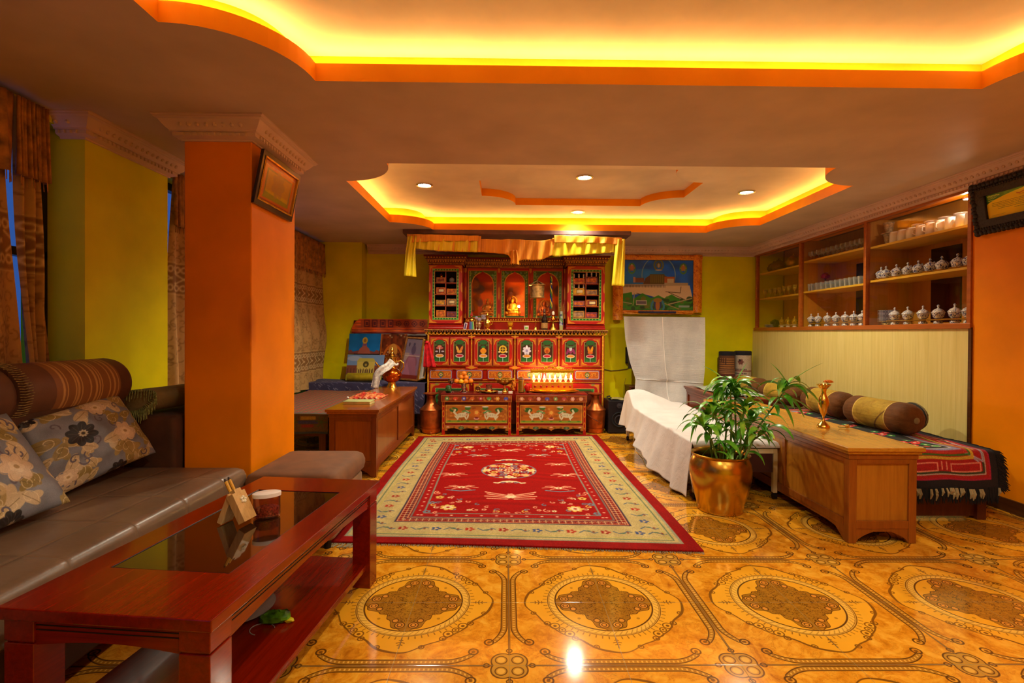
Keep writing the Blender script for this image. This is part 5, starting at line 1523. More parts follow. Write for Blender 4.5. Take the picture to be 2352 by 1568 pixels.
# ---- altar tables
lion_c, = ('#cfc8a8',)
def lion(cv, x, y, s_, f):
    cv.ell(x, y, .048*s_, .020*s_, lion_c, .12*f); cv.ell(x+f*.045*s_, y+.022*s_, .020*s_, .018*s_, lion_c)
    for dx, dy, a in ((-.045, -.02, .8), (-.03, -.024, -.4), (.035, -.022, .5), (.055, -.012, -.3)): cv.ell(x+f*dx*s_, y+dy*s_, .007*s_, .022*s_, lion_c, a*f)
    cv.path([(x-f*.045*s_, y+.005*s_), (x-f*.065*s_, y+.025*s_), (x-f*.055*s_, y+.045*s_)], .008*s_, lion_c)
    for k in range(6): cv.scroll(x+f*(.01+.012*k)*s_, y+(.03+.008*math.sin(k))*s_, .008*s_, '#4c8c4c', .002*s_, k)
    cv.ell(x+f*.055*s_, y+.02*s_, .004*s_, .003*s_, '#2c1c14'); cv.ell(x+f*.045*s_, y+.012*s_, .008*s_, .004*s_, '#a83c28')
    for k in range(4): cv.scroll(x+f*(-.03+.02*k)*s_, y, .008*s_, '#a8a084', .0014*s_, k)
def altar_table(px0, px1, lab, seed, frieze):
    Yf = onz(1180, 999, 0).y
    x0, x1 = ony(px0, 950, Yf).x, ony(px1, 950, Yf).x; zt = ony(1180, 904, Yf).z; y1 = AY-.075
    t = thing('altar_table', lab, 'table', ((x0+x1)/2, (Yf+y1)/2, 0), 'painted offering tables')
    obj('table_top', MB().box(x0-.015, x1+.015, Yf-.015, y1, zt-.014, zt), M_redd, t, bevel=.002)
    w = x1-x0+.016; h = .082
    cv = Canvas(w, h, int(w/.003), int(h/.003), '#7c2c10'); cv.rect(.004, w-.004, .006, h-.006, gold, line=.0015)
    rg = random.Random(seed)
    for k in range(44): cv.scroll(rg.random()*w, .014+rg.random()*(h-.028), .012, rg.choice(['#c08038','#a85c20','#8c4c28']), .002, rg.random()*6)
    for k in range(8):
        x = (k+.7)*w/8.4; c = frieze[k % len(frieze)]
        if k % 2: cv.ell(x, h*.58, .024, .012, c); cv.ell(x, h*.36, .014, .010, '#c8a868'); cv.ell(x-.014, h*.45, .010, .014, c, .5); cv.ell(x+.014, h*.45, .010, .014, c, -.5)
        else: cv.flower(x, h*.5, .026, c, 6); cv.flower(x, h*.5, .012, '#d8b890', 5)
    painted('frieze', cv, flat(x0-.008, x1+.008, zt-.016-h, zt-.016, Yf-.004), M_paint, t, back=-.014, label='frieze board painted with flowers')
    lw = .034; zf = zt-.016-h
    for sx, xx in ((0, x0), (1, x1-lw)):
        for yy in (Yf+.004, y1-.04):
            cv = Canvas(lw, zf, 14, 100, red)
            for yq in (.02, .14, .28): cv.ell(lw/2, zf-yq, lw*.38, .035, gold, line=.003); 
            cv.rect(0, .005, .05, zf, gold); cv.rect(lw-.005, lw, .05, zf, gold)
            lg = obj('leg', MB().box(xx, xx+lw, yy+.001, yy+.034, 0, zf), M_red, t, bevel=.002)
            if yy < Yf+.02: painted('leg_painting', cv, flat(xx, xx+lw, 0, zf, yy-.0005), M_paint, lg)
    pz1, pz0 = zf-.030, .135
    w, h = x1-x0-2*lw-.01, pz1-pz0
    obj('panel_frame', MB().box(x0+lw, x1-lw, Yf+.012, Yf+.026, pz0-.012, zf), M_redd, t)
    cv = Canvas(w, h, int(w/.0026), int(h/.0026), '#8a1810'); cv.rect(.006, w-.006, .006, h-.006, '#c89838'); cv.rect(.013, w-.013, .013, h-.013, '#a85c1c')
    cv.cloud(.15, 10)
    cv.rect(.013, w-.013, .013, .036, '#7c9428')
    for x in (.10, w-.10): cv.ell(x, h*.72, .05, .028, '#2c5c24'); 
    for x in (w*.36, w*.64): cv.ell(x, h*.80, .035, .020, '#3c6c2c'); cv.ell(x, h*.88, .04, .008, '#d8d0c0')
    for k in range(26): cv.scroll(.02+rg.random()*(w-.04), .04+rg.random()*(h-.07), .013, rg.choice(['#c88838','#7c2c14','#d09848']), .002, rg.random()*6)
    lion(cv, w*.26, h*.44, 1.35, 1); lion(cv, w*.74, h*.44, 1.35, -1)
    cv.flower(w/2, h*.55, .038, '#c86c28', 7); cv.flower(w/2, h*.58, .024, '#d8a848', 5); cv.ell(w/2, h*.27, .032, .014, '#d8a0a0'); cv.ell(w/2, h*.30, .024, .010, '#7c2020')
    for k in range(7): cv.ell(.05+k*(w-.1)/6, .03, .018, .006, '#3c7c2c')
    painted('painted_panel', cv, flat(x0+lw+.005, x1-lw-.005, pz0, pz1, Yf+.006), M_paint, t, back=-.006, label='panel painted with two white lions on green')
    # lower stretcher and scalloped apron
    obj('stretcher', MB().box(x0+lw, x1-lw, Yf+.006, Yf+.022, .112, .135), M_red, t, bevel=.002)
    w, h = x1-x0-2*lw, .062
    cv = Canvas(w, h, int(w/.003), int(h/.002), '#a8621c'); 
    for k in range(10): cv.scroll((k+.5)*w/10, h*.6, .014, '#3c2c14', .002, k)
    for x in (w*.05, w*.5, w*.95): cv.ell(x, h*.68, .022, .008, '#d88c70'); cv.ell(x, h*.74, .014, .005, '#e8b8a0')
    for x in (w*.26, w*.74): cv.ell(x, h*.55, .035, .018, '#3c5038'); cv.scroll(x, h*.55, .015, '#8c9c60', .002)
    ap = painted('apron', cv, flat(x0+lw, x1-lw, .112-h, .112, Yf+.008), M_paint, t, back=-.010, label='scalloped apron with small painted lotuses')
    masked(ap, lambda X, Z: Z < .112-h + .030*min(1, abs(math.sin((X-x0-lw)/w*PI*4))**.7)*(0 if (X-x0-lw) < .03 or (x1-lw-X) < .03 else 1))
    obj('inner_box', MB().box(x0+lw, x1-lw, Yf+.03, y1-.01, .13, zf), M_dk, t)
    return x0, x1, Yf, y1, zt
T1 = altar_table(1015, 1174, 'low painted table with white lions, left of the pair, holding the fruit dish', 11, ['#3c8c44', '#c84028', '#3c4cb0', '#c85c28', '#a83040', '#4c9448', '#d09028', '#3c4cb0'])
T2 = altar_table(1186, 1346, 'low painted table with white lions, right of the pair, holding the butter lamps', 12, ['#c8886c', '#a84030', '#d89898', '#4c4ca0', '#5c8c4c', '#b04048', '#d09088'])
# ================================================================= THINGS ON AND AROUND THE ALTAR
def crumple2(mb, a):
    mb.v = [(x+a*(random.random()-.5), y+a*(random.random()-.5), z+a*(random.random()-.5)) for x, y, z in mb.v]; return mb
TT = T1[4]
# copper vessels
def vessel(px, py, lab, r, h, cord=False):
    p = onz(px, py, 0); c = (p.x, p.y+r, 0)
    t = thing('copper_vessel', lab, 'water pot', c, 'tall copper water pots beside the offering tables')
    obj('body', MB().lathe([(0,0),(r*.72,0),(r*.80,.01),(r*.93,.10),(r*1.0,h*.52),(r*1.0,h*.585),(r*.97,h*.60),(r*.9,h*.625),(r*.55,h*.71),(r*.42,h*.78),(r*.38,h*.90),(r*.40,h*.95)], c, 40), M_copper2, t, smooth=50)
    obj('rim', MB().lathe([(r*.40,h*.94),(r*.56,h*.975),(r*.70,h*.985),(r*.71,h),(r*.60,h*1.0),(r*.38,h*.965),(r*.36,h*.93)], c, 36), M_copper2, t, smooth=50)
    obj('band', MB().lathe([(r*1.0,h*.60),(r*1.02,h*.60),(r*1.02,h*.575),(r*1.0,h*.575)], c, 40).lathe([(r*.94,h*.13),(r*.955,h*.13),(r*.955,h*.115),(r*.93,h*.115)], c, 40), M_copper2, t)
    if cord: obj('cord', MB().tube([(c[0]+r*1.03*math.cos(a), c[1]+r*1.03*math.sin(a), h*(.56-.30*s_)) for s_, a in zip(np.linspace(0,1,14), np.linspace(-PI*.95,-PI*.35,14))], .004, 6), M_dk, t)
    return t
M_copper2 = mat('dull_copper', '#b86430', .36, .85, var=.15, nscale=10, bmp=.1, bscale=20)
vessel(986, 998, 'tall copper water pot left of the offering tables', .135, .475)
vessel(1371, 997, 'copper water pot with a dark cord, right of the offering tables', .128, .475, True)
# speaker
p0_ = onz(1397, 996, 0); p1_ = onz(1447, 996, 0)
M_spk = mat('black_speaker_case', '#141018', .45, var=.1); M_spk2 = mat('speaker_cloth', '#0c0a0e', .8); M_gry = mat('grey_knob', '#4c4850', .35, .5)
t = thing('loudspeaker', 'black floor loudspeaker behind the right copper pot, papers and cables on it', 'speaker', ((p0_.x+p1_.x)/2, p0_.y+.14, 0))
sx0, sx1, sy = p0_.x, p1_.x, p0_.y; sz = ony(1420, 920, sy).z
obj('case', MB().box(sx0, sx1, sy, sy+.28, .012, sz), M_spk, t, bevel=.006)
cc = ((sx0+sx1)/2, sy, .17)
RX = Matrix.Rotation(PI/2, 3, 'X')
obj('woofer', MB().lathe([(.09,0),(.095,.006),(.085,.010),(.07,.002),(.03,-.012),(0,-.006)], cc, 32, RX), M_spk2, t, smooth=50)
obj('woofer_ring', MB().lathe([(.052,.008),(.058,.012),(.050,.014),(.052,.008)], cc, 32, RX), M_gry, t, smooth=50)
obj('tweeter', MB().lathe([(.03,0),(.032,.006),(.018,.006),(0,.010)], (cc[0], sy, sz-.06), 24, RX), M_gry, t, smooth=50)
for x in (sx0+.03, sx1-.03):
    for y in (sy+.03, sy+.25): obj('foot', MB().cyl((x, y, 0), (x, y, .013), .012, 10), M_spk2, t)
t = thing('papers', 'small pile of crumpled papers and wires lying on the black speaker', 'papers', (cc[0], sy+.12, sz))
obj('sheets', crumple2(MB().grid(lambda u, v: (sx0+.04+.16*u, sy+.03+.18*v, sz+.012+.006*math.sin(6*u+4*v)), 10, 8), .004), mat('khaki_paper', '#8c8450', .7), t, solid=.002)
obj('wire', MB().tube([(sx0+.03+.02*math.sin(a*3), sy+.06+.1*a/6, sz+.012+.03*abs(math.sin(a))) for a in np.linspace(0, 6, 26)], .004, 6), M_spk2, t)
obj('aerial', MB().tube([(sx1-.06, sy+.12, sz), (sx1-.05, sy+.12, sz+.16), (sx1-.03, sy+.12, sz+.26)], .002, 5), M_spk2, t)

# left offering table
def at1(px, py=900, dy=.10):   # standing on the table top
    p = ony(px, py, T1[2]+dy); return Vector((p.x, T1[2]+dy, TT))
# fruit dish
c = at1(1065, dy=.12)
t = thing('fruit_stand', 'silver footed dish piled with oranges on the left offering table', 'dish', c)
obj('foot', MB().lathe([(0,0),(.055,0),(.058,.008),(.04,.018),(.022,.03),(.028,.045),(.030,.06),(.024,.08),(.035,.098)], c, 32), M_silver, t, smooth=60)
obj('dish', MB().lathe([(.03,.096),(.075,.106),(.115,.120),(.118,.124),(.074,.112),(0,.104)], c, 36), M_brass2, t, smooth=60)
M_orange_f = mat('orange_peel', '#e07c10', .45, var=.12, nscale=12, bmp=.3, bscale=300); M_lime_f = mat('yellow_peel', '#d8a818', .45, var=.12, bmp=.3, bscale=300)
oc = c + Vector((0, 0, .135)); R0 = .031
fl_ = [(-.082,0,.0,'leftmost orange on the dish'),(-.026,-.050,.0,'yellow-green fruit at the front left of the dish'),(.030,-.045,0,'orange at the front right of the dish'),(.085,0,0,'rightmost orange, apart from the pile'),(.0,.045,0,'orange at the back of the pile'),(-.03,0,.045,'orange in the upper layer, left'),(.03,-.005,.042,'orange in the upper layer, right'),(.004,.01,.088,'topmost orange of the pile')]
of0 = None
for k, (dx, dy, dz, lb) in enumerate(fl_):
    if of0 is None or k == 1:
        o = thing('orange', lb, 'fruit', (0,0,0), 'oranges in the silver dish')
        obj('peel', MB().sphere((0,0,0), R0, 20, 14, 1, 1, .93), M_lime_f if k == 1 else M_orange_f, o, smooth=180)
        obj('navel', MB().sphere((0,0,R0*.92), .003, 8, 6, 1, 1, .5), M_lead, o)
        if of0 is None: of0 = o
    else: o = dup(of0, label=lb)
    o.location = oc + Vector((dx, dy, dz)); o.rotation_euler = (.3*k, .2*k, k)
# silver stemmed goblet left of it
def goblet(c, s_, lab, m, grp=None, h=1.0):
    t = thing('goblet', lab, 'goblet', c, grp)
    obj('foot', MB().lathe([(0,0),(.032*s_,0),(.030*s_,.005*s_),(.008*s_,.014*s_),(.006*s_,.07*s_*h)], c, 24), m, t, smooth=60)
    obj('bowl', MB().lathe([(.006*s_,.068*s_*h),(.034*s_,.085*s_*h),(.038*s_,.12*s_*h),(.035*s_,.12*s_*h),(.031*s_,.09*s_*h),(0,.076*s_*h)], c, 24), m, t, smooth=60)
    return t
goblet(at1(1036, dy=.16), 1.1, 'slim silver goblet at the left end of the left offering table', M_silver, None, 1.2)
M_leafd = mat('dark_green_leaf', '#2c4c1c', .5, var=.3)
c = at1(1030, dy=.06); t = thing('green_sprig', 'dark green leafy sprig at the left edge of the offering table', 'plant', c)
obj('leaves', crumple2(MB().sphere(c+Vector((0,0,.045)), .042, 12, 8, 1, .7, 1.05), .018), M_leafd, t, smooth=20)
# brown conch and tray with teapot
c = at1(1098, dy=.15); t = thing('brown_conch', 'small brown carved conch on the left offering table', 'ornament', c)
obj('shell', MB().sphere(c+Vector((0,0,.042)), .040, 18, 12, .8, .9, 1.05), M_dk, t, smooth=180); obj('ring', MB().tube([(c.x+.03*math.cos(a), c.y-.035, c.z+.045+.03*math.sin(a)) for a in np.linspace(0,2*PI,19)[:-1]], .006, 6, closed=True), M_brass2, t, smooth=180)
c = at1(1123, dy=.10); t = thing('metal_tray', 'round dark metal tray with a small brass pot, on the left table', 'tray', c)
obj('dish', MB().lathe([(0,.006),(.07,.006),(.095,.012),(.112,.024),(.114,.020),(.09,.004),(.07,0),(0,0)], c, 36), M_brass2, t, smooth=60)
t = thing('brass_pot', 'squat brass pot sitting in the round tray', 'pot', c+Vector((0,0,.008)))
obj('body', MB().lathe([(0,.008),(.035,.008),(.045,.025),(.040,.045),(.034,.06),(.038,.095),(.033,.095),(.030,.06),(0,.05)], c, 24), M_dk, t, smooth=60); obj('band', MB().lathe([(.044,.018),(.05,.028),(.044,.038)], c, 24), M_copper, t, smooth=60)
# big footed bowl
c = at1(1159, dy=.13); t = thing('footed_bowl', 'wide fluted brass bowl on a slim foot at the right end of the left table', 'bowl', c)
obj('foot', MB().lathe([(0,0),(.040,0),(.040,.010),(.028,.020),(.022,.03),(.014,.06),(.008,.085)], c, 28), M_brass, t, smooth=60)
obj('bowl', MB().lathe([(.008,.082),(.05,.098),(.09,.125),(.112,.155),(.118,.164),(.106,.160),(.085,.13),(0,.10)], c, 40), M_brass2, t, smooth=60)
mb = MB()
for k in range(40):
    a = 2*PI*k/40; mb.sphere((c.x+.115*math.cos(a), c.y+.115*math.sin(a), c.z+.163), .008, 6, 5)
obj('scalloped_rim', mb, M_brass2, t, smooth=180)
for px, lb in ((1149, 'little grey box beside the foot of the wide brass bowl, left of the foot'), (1173, 'little pinkish box at the right end of the left offering table')):
    c = at1(px, dy=.02); t = thing('small_box', lb, 'box', c); obj('carton', MB().box(c.x-.026, c.x+.022, c.y-.01, c.y+.02, TT, TT+.022), M_porc if px < 1160 else M_carve, t, bevel=.002)
    obj('lid', MB().box(c.x-.027, c.x+.023, c.y-.011, c.y+.021, TT+.0225, TT+.027), M_white, t)
# tall tumbler with an orange drink / flowers
M_gl = thinglass('drinking_glass', '#e8eae8', .9)
M_drink = mat('orange_drink', '#d88c1c', .2, var=.1)
def at2(px, dy=.10): p = ony(px, 900, T2[2]+dy); return Vector((p.x, T2[2]+dy, T2[4]))
c = at2(1197, .10); t = thing('tall_tumbler', 'tall glass tumbler with an orange drink at the left end of the right table', 'glass', c)
obj('glass', MB().lathe([(0,0),(.034,0),(.039,.19),(.036,.19),(.031,.008),(0,.008)], c, 28), M_gl, t, smooth=40); obj('drink', MB().lathe([(0,.0095),(.030,.0095),(.033,.15),(0,.15)], c, 28), M_drink, t, smooth=40)
M_marig = mat('marigold_petals', '#e07c14', .7, var=.25, nscale=60)
t = thing('marigolds', 'orange marigold heads beside the tall tumbler', 'flowers', at2(1180, .16))
mb = MB()
for k in range(7): p = at1(1174+random.random()*10, dy=.19) ; mb.add(*(lambda q: (q.v, q.f))(crumple2(MB().sphere((p.x, T1[2]+.19, TT+.03+.016*k), .022, 10, 8), .008)))
obj('flower_heads', mb, M_marig, t, smooth=20)
# butter lamp stand
c0x, c1x = at2(1212, .10).x, at2(1331, .10).x; yy = T2[2]+.13; z0 = T2[4]
M_goldm = mat('bright_gold_metal', '#e0ac28', .25, .9, var=.08)
t = thing('butter_lamp_tray', 'wide gold tray and stand carrying the row of lit butter lamps', 'lamp stand', ((c0x+c1x)/2, yy, z0))
hw_ = (c1x-c0x)/2; cx = (c0x+c1x)/2
el = lambda prof, **k: MB().lathe(prof, (cx, yy, z0), 48, None, 1, .11/hw_*1.0)
obj('tray', el([(0,.006),(hw_*.86,.006),(hw_*.93,.012),(hw_,.020),(hw_,.026),(hw_*.9,.018),(hw_*.84,.012),(0,.012)]), M_goldm, t, smooth=50)
obj('dish', el([(0,.012),(hw_*.80,.013),(hw_*.88,.034),(hw_*.90,.044),(hw_*.84,.036),(hw_*.78,.022),(0,.022)]), M_goldm, t, smooth=50)
bx0, bx1 = ony(1222, 880, yy).x, ony(1315, 880, yy).x
zA = z0+.022; zB = ony(1270, 877, yy).z; zC_ = ony(1270, 858, yy).z; zD = ony(1270, 851, yy).z
obj('base_box', MB().box(bx0, bx1, yy-.045, yy+.045, zA, zB), M_orr if 'M_orr' in globals() else mat('orange_gold_box', '#d07818', .4, .4), t, bevel=.003)
M_ruby = mat('red_gems', '#a00818', .15, var=.05, coat=.5)
for k in range(7): obj('gem', MB().sphere((lerp(bx0, bx1, (k+.5)/7), yy-.046, (zA+zB)/2+.003), .014, 12, 8, 1, .4, 1), M_ruby, t, smooth=180)
obj('roof', MB().box(bx0-.02, bx1+.01, yy-.05, yy+.045, zC_+.012, zD+.012), M_goldm, t, bevel=.004)
cr = MB()
for k in range(22):
    x = lerp(bx0-.01, bx1, k/21); cr.sphere((x, yy-.03, zD+.018+.006*(k % 3)), .009, 8, 6)
for k in range(9): x = lerp(bx0+.15, bx1-.2, k/8); cr.sphere((x, yy, zD+.03+.02*math.sin(PI*k/8)), .012, 8, 6)
obj('crest', cr, M_goldm, t, smooth=180)
for x in (bx0-.01, bx1+.002): obj('post', MB().box(x-.005, x+.005, yy+.03, yy+.04, zB, zC_+.012), M_goldm, t)
M_wax = mat('lamp_cup_glass', '#f0c890', .2, trans=.3, emit='#ffb060', estr=1.5)
M_flame = emis('butter_flame', '#ffe0a0', 45.0)
fl0 = None
nm = ['first', 'second', 'third', 'fourth', 'fifth', 'sixth', 'seventh', 'eighth']
for k in range(8):
    x = lerp(bx0+.02, bx1-.02, k/7); lb = '%s lit butter lamp from the left in the row on the gold stand' % nm[k]
    if fl0 is None:
        l = thing('butter_lamp', lb, 'butter lamp', (0,0,0), 'row of lit butter lamps')
        hh_ = zC_-zB
        obj('cup', MB().lathe([(0,0),(.014,0),(.012,.004),(.006,.010),(.018,.022),(.022,.045),(.019,.045),(.015,.026),(0,.018)], (0,0,0), 20), M_wax, l, smooth=60)
        obj('flame', MB().lathe([(0,.040),(.008,.048),(.010,.058),(.006,.074),(.001,.090)], (0,0,0), 12), M_flame, l, smooth=180)
        fl0 = l
    else: l = dup(fl0, label=lb)
    l.location = (x, yy-.012, zB+.001)
for k in range(3): plight('butter_lamp_light', (lerp(bx0, bx1, (k+.5)/3), yy-.03, zB+.065), 1.8, (1, .62, .18), .03)
t = thing('red_cloth', 'small bright red cloth beside the butter lamps', 'cloth', at2(1211, .17))
c = at2(1211, .17); obj('fabric', crumple2(MB().sphere(c+Vector((0,0,.05)), .05, 12, 8, .7, .5, 1), .01), mat('bright_red_cloth', '#c80c08', .6), t, smooth=30)

# ---- on the altar counter
def ac(px, dy=.06): p = ony(px, 750, AY+dy); return Vector((p.x, AY+dy, CT))
# jug with rainbow stripes
c = ac(1083, .05); cvj = Canvas(.2, .12, 60, 20, '#c8b8d0')
for k, col_ in enumerate(['#5c3c80', '#3c5c9c', '#3c8c5c', '#c8c050', '#e08030', '#c83c20', '#d8a860', '#5c3c80', '#3c8c5c', '#e08030']): cvj.rect(k*.02, k*.02+.02, 0, .12, col_)
t = thing('statue_with_striped_cloth', 'small gold figure with a red crown and rainbow striped skirt, left on the altar counter', 'statue', c)
painted('striped_skirt', cvj, lambda U, V: (c.x+(.038-.008*V)*np.cos(2*PI*U-2.6), c.y+(.032-.006*V)*np.sin(2*PI*U-2.6), CT+.10*V), M_paint, t)
obj('torso', MB().lathe([(.026,.095),(.030,.12),(.020,.14),(.010,.148)], c, 18).sphere(c+Vector((0,0,.160)), .015, 12, 10), M_brass, t, smooth=60)
obj('arm', MB().tube([c+Vector((-.024,0,.13)), c+Vector((-.05,-.01,.12)), c+Vector((-.045,-.02,.15))], .007, 8), M_brass, t, smooth=60); obj('arm', MB().tube([c+Vector((.024,0,.13)), c+Vector((.045,-.01,.115)), c+Vector((.04,-.02,.145))], .007, 8), M_brass, t, smooth=60)
obj('crown', MB().lathe([(.016,.168),(.020,.18),(.010,.20),(.004,.225),(0,.228)], c, 14), mat('red_crown', '#b01c10', .5), t, smooth=60)
c = ac(1069, .03); t = thing('white_card', 'small white card leaning at the left end of the altar counter', 'card', c)
obj('card', MB().obox(c+Vector((0,0,.042)), .035, .003, .085, Matrix.Rotation(.2, 3, 'Y')), M_white, t); obj('printed_face', MB().obox(c+Vector((0,-.002,.042)), .024, .002, .070, Matrix.Rotation(.2, 3, 'Y')), M_purple, t)
for px, lb, r, h in ((1101, 'silvery vase behind the striped figure on the altar counter', .030, .11), (1094, 'pale lavender flower ball on the altar counter', .026, .13)):
    c = ac(px, .12); t = thing('silver_vase' if r == .030 else 'flower_ball', lb, 'vase' if r == .030 else 'ornament', c)
    obj('body', MB().lathe([(0,0),(.02,0),(.012,.02),(r,.05),(r*1.05,.075),(.012,h),(.018,h+.01)], c, 22), M_silver, t, smooth=60)
    obj('bloom', crumple2(MB().sphere(c+Vector((0,0,h+.018)), .022, 10, 8), .009), mat('lavender_petals', '#a898b0', .7), t, smooth=20)
def ewer(c, s_, lab, m):
    t = thing('brass_ewer', lab, 'ewer', c)
    obj('body', MB().lathe([(0,0),(.026*s_,0),(.022*s_,.008*s_),(.012*s_,.018*s_),(.030*s_,.04*s_),(.036*s_,.058*s_),(.028*s_,.078*s_),(.018*s_,.10*s_),(.016*s_,.125*s_),(.024*s_,.14*s_),(.014*s_,.15*s_)], c, 28), m, t, smooth=60)
    obj('lid', MB().lathe([(.014*s_,.15*s_),(.010*s_,.162*s_),(.005*s_,.178*s_),(0,.186*s_)], c, 18), m, t, smooth=60)
    obj('spout', MB().tube([c+Vector((.030,0,.05))*s_, c+Vector((.050,0,.06))*s_, c+Vector((.052,0,.085))*s_], .006*s_, 8), m, t, smooth=60); return t
ewer(ac(1119.5, .04), 1.2, 'shiny brass ewer on the altar counter, left of the middle niche', M_brass)
c = ac(1172, .05); t = thing('yellow_cup_stand', 'yellow and gold offering cup on a saucer stand at the middle of the counter', 'cup', c)
obj('stand', MB().lathe([(0,0),(.026,0),(.024,.03),(.020,.036),(.048,.046),(.05,.05),(.018,.052)], c, 28), M_goldm, t, smooth=50); obj('cup', MB().lathe([(.018,.052),(.030,.062),(.036,.092),(.032,.092),(.026,.064),(0,.056)], c, 28), mat('yellow_enamel', '#d89c1c', .35), t, smooth=50)
c = ac(1209, .05); t = thing('small_tub', 'small white tub with a green label on the altar counter', 'tub', c)
obj('tub', MB().lathe([(0,0),(.028,0),(.031,.045),(0,.045)], c, 24), M_white, t, smooth=40); obj('label', MB().box(c.x-.017, c.x+.017, c.y-.033, c.y-.029, CT+.014, CT+.036), mat('green_label', '#6ca83c', .5), t); obj('lid', MB().lathe([(0,.045),(.033,.045),(.033,.052),(0,.054)], c, 24), M_carve, t, smooth=40)
c = ac(1230, .04); t = thing('hand_bell', 'small brass hand bell on the altar counter', 'bell', c)
obj('bell', MB().lathe([(.026,0),(.024,.004),(.020,.02),(.012,.038),(.003,.042),(0,.042)], c, 24), M_brass, t, smooth=60); obj('handle', MB().lathe([(.004,.042),(.006,.055),(.003,.07),(.007,.085),(.003,.10),(.005,.115),(0,.122)], c, 12), M_brass, t, smooth=60)
M_bott = mat('dark_bottle_glass', '#1c0c08', .08, var=0, coat=.5); M_lab2 = mat('dark_ornate_label', '#8c6838', .5, var=.5, nscale=200)
c = ac(1250.5, .05); t = thing('bottle', 'tall dark bottle with an ornate label, right part of the altar counter', 'bottle', c)
obj('glass', MB().lathe([(0,0),(.040,0),(.042,.01),(.042,.12),(.030,.16),(.015,.185),(.013,.235),(0,.235)], c, 28), M_bott, t, smooth=50); obj('cap', MB().lathe([(0,.235),(.016,.228),(.016,.262),(0,.264)], c, 18), M_silver, t, smooth=40)
obj('label', MB().lathe([(.0425,.02),(.0428,.02),(.0428,.09),(.0425,.09)], c, 28), M_lab2, t, smooth=40); obj('neck_label', MB().lathe([(.0160,.19),(.0164,.19),(.0164,.215),(.0155,.215)], c, 18), M_silver, t)
c = ac(1241, .13); t = thing('crystal_candlestick', 'clear glass candlestick behind the dark bottle', 'candlestick', c)
obj('stem', MB().lathe([(0,0),(.03,0),(.028,.01),(.010,.02),(.010,.10),(.022,.11),(.014,.14),(.02,.17),(.008,.19),(.014,.23),(0,.23)], c, 20), M_gl, t, smooth=60); obj('drip_pan', MB().lathe([(0,.23),(.026,.232),(.026,.236),(0,.236)], c, 20), M_silver, t, smooth=40)
c = ac(1270.5, .05); t = thing('brass_butter_lamp', 'conical brass lamp with a pale top, right of the dark bottle', 'lamp', c)
obj('base', MB().lathe([(0,0),(.048,0),(.046,.01),(.028,.04),(.012,.075),(.008,.09),(.014,.10),(.010,.12)], c, 28), M_brass2, t, smooth=60); obj('cup', MB().lathe([(.010,.118),(.034,.13),(.030,.15),(.018,.17),(.020,.19),(0,.19)], c, 24), M_copper, t, smooth=60); obj('wick_block', MB().lathe([(0,.19),(.016,.19),(.018,.215),(.010,.235),(0,.238)], c, 16), M_carve, t, smooth=60)
cvv = Canvas(.14, .24, 40, 70, '#a8b0a0')
for k in range(26): cvv.flower(random.random()*.14, random.random()*.16+.06, .016, random.choice(['#3c4c9c','#5c8c4c','#a8a0b8','#3c3c6c']), 5, random.random())
cvv.rect(0, .14, 0, .06, '#a8a468')
c = ac(1289, .05); t = thing('patterned_vase', 'narrow blue and green patterned vase with incense sticks at the right end', 'vase', c)
painted('vase_body', cvv, lambda U, V: (c.x+(.022+.004*np.sin(5*V))*np.cos(2*PI*U), c.y+(.022+.004*np.sin(5*V))*np.sin(2*PI*U), CT+.235*V), M_paint, t)
mb = MB()
for k in range(7): mb.tube([c+Vector((.004*k-.01, 0, .06)), c+Vector((.013*k-.030, .01*math.sin(k), .30+.025*(k % 3)))], .003, 5)
obj('incense_sticks', mb, wood('incense_sticks', '#8c5c28', '#b07c3c'), t)
c = ac(1112, .18); t = thing('photo_card', 'small framed photo standing behind the brass ewer', 'picture', c+Vector((0,0,0)))
obj('frame', MB().box(c.x-.040, c.x+.048, c.y, c.y+.008, CT+.13, CT+.195), M_silver, t, bevel=.002); obj('photo', MB().box(c.x-.034, c.x+.042, c.y-.002, c.y, CT+.136, CT+.189), mat('grey_photo', '#8c7c84', .4, var=.4, nscale=60), t); obj('stand', MB().cyl((c.x, c.y+.004, CT), (c.x, c.y+.004, CT+.13), .006, 8), M_silver, t)
# hanging brass lantern
py_ = AY-.05; hc = ony(1234, 665, py_); zt_ = ony(1234, 655, py_).z; zb_ = ony(1234, 684, py_).z
t = thing('hanging_lantern', 'pale brass drum lantern hanging on a wire before the right niche', 'lantern', (hc.x, py_, zb_))
M_lant = mat('pale_brass', '#c0a468', .38, .8, var=.2, nscale=30)
c = Vector((hc.x, py_, zb_)); hh = zt_-zb_
obj('drum', MB().lathe([(0,.004),(.086,.004),(.092,0),(.092,.010),(.085,.014),(.088,hh-.01),(.106,hh),(.106,hh+.006),(.086,hh+.006)], c, 36), M_lant, t, smooth=40)
mb = MB()
for k in range(8):
    a = k*PI/4; mb.tube([c+Vector((.10*math.cos(a), .10*math.sin(a), hh+.006)), c+Vector((.06*math.cos(a), .06*math.sin(a), hh+.028)), c+Vector((.008*math.cos(a), .008*math.sin(a), hh+.052))], .005, 6)
obj('crown_ribs', mb, M_lant, t, smooth=60); obj('finial', MB().sphere(c+Vector((0,0,hh+.06)), .010, 10, 8), M_lant, t, smooth=180)
obj('wire', MB().cyl(c+Vector((0,0,hh+.06)), (c.x, c.y, ZC-.055), .0015, 5), M_dk, t)
cc_ = ony(1266, 655, py_+.06)
t = thing('prayer_tassel', 'blue, green and yellow corded tassel hanging right of the lantern', 'tassel', (cc_.x, py_+.06, ony(1266, 705, py_).z))
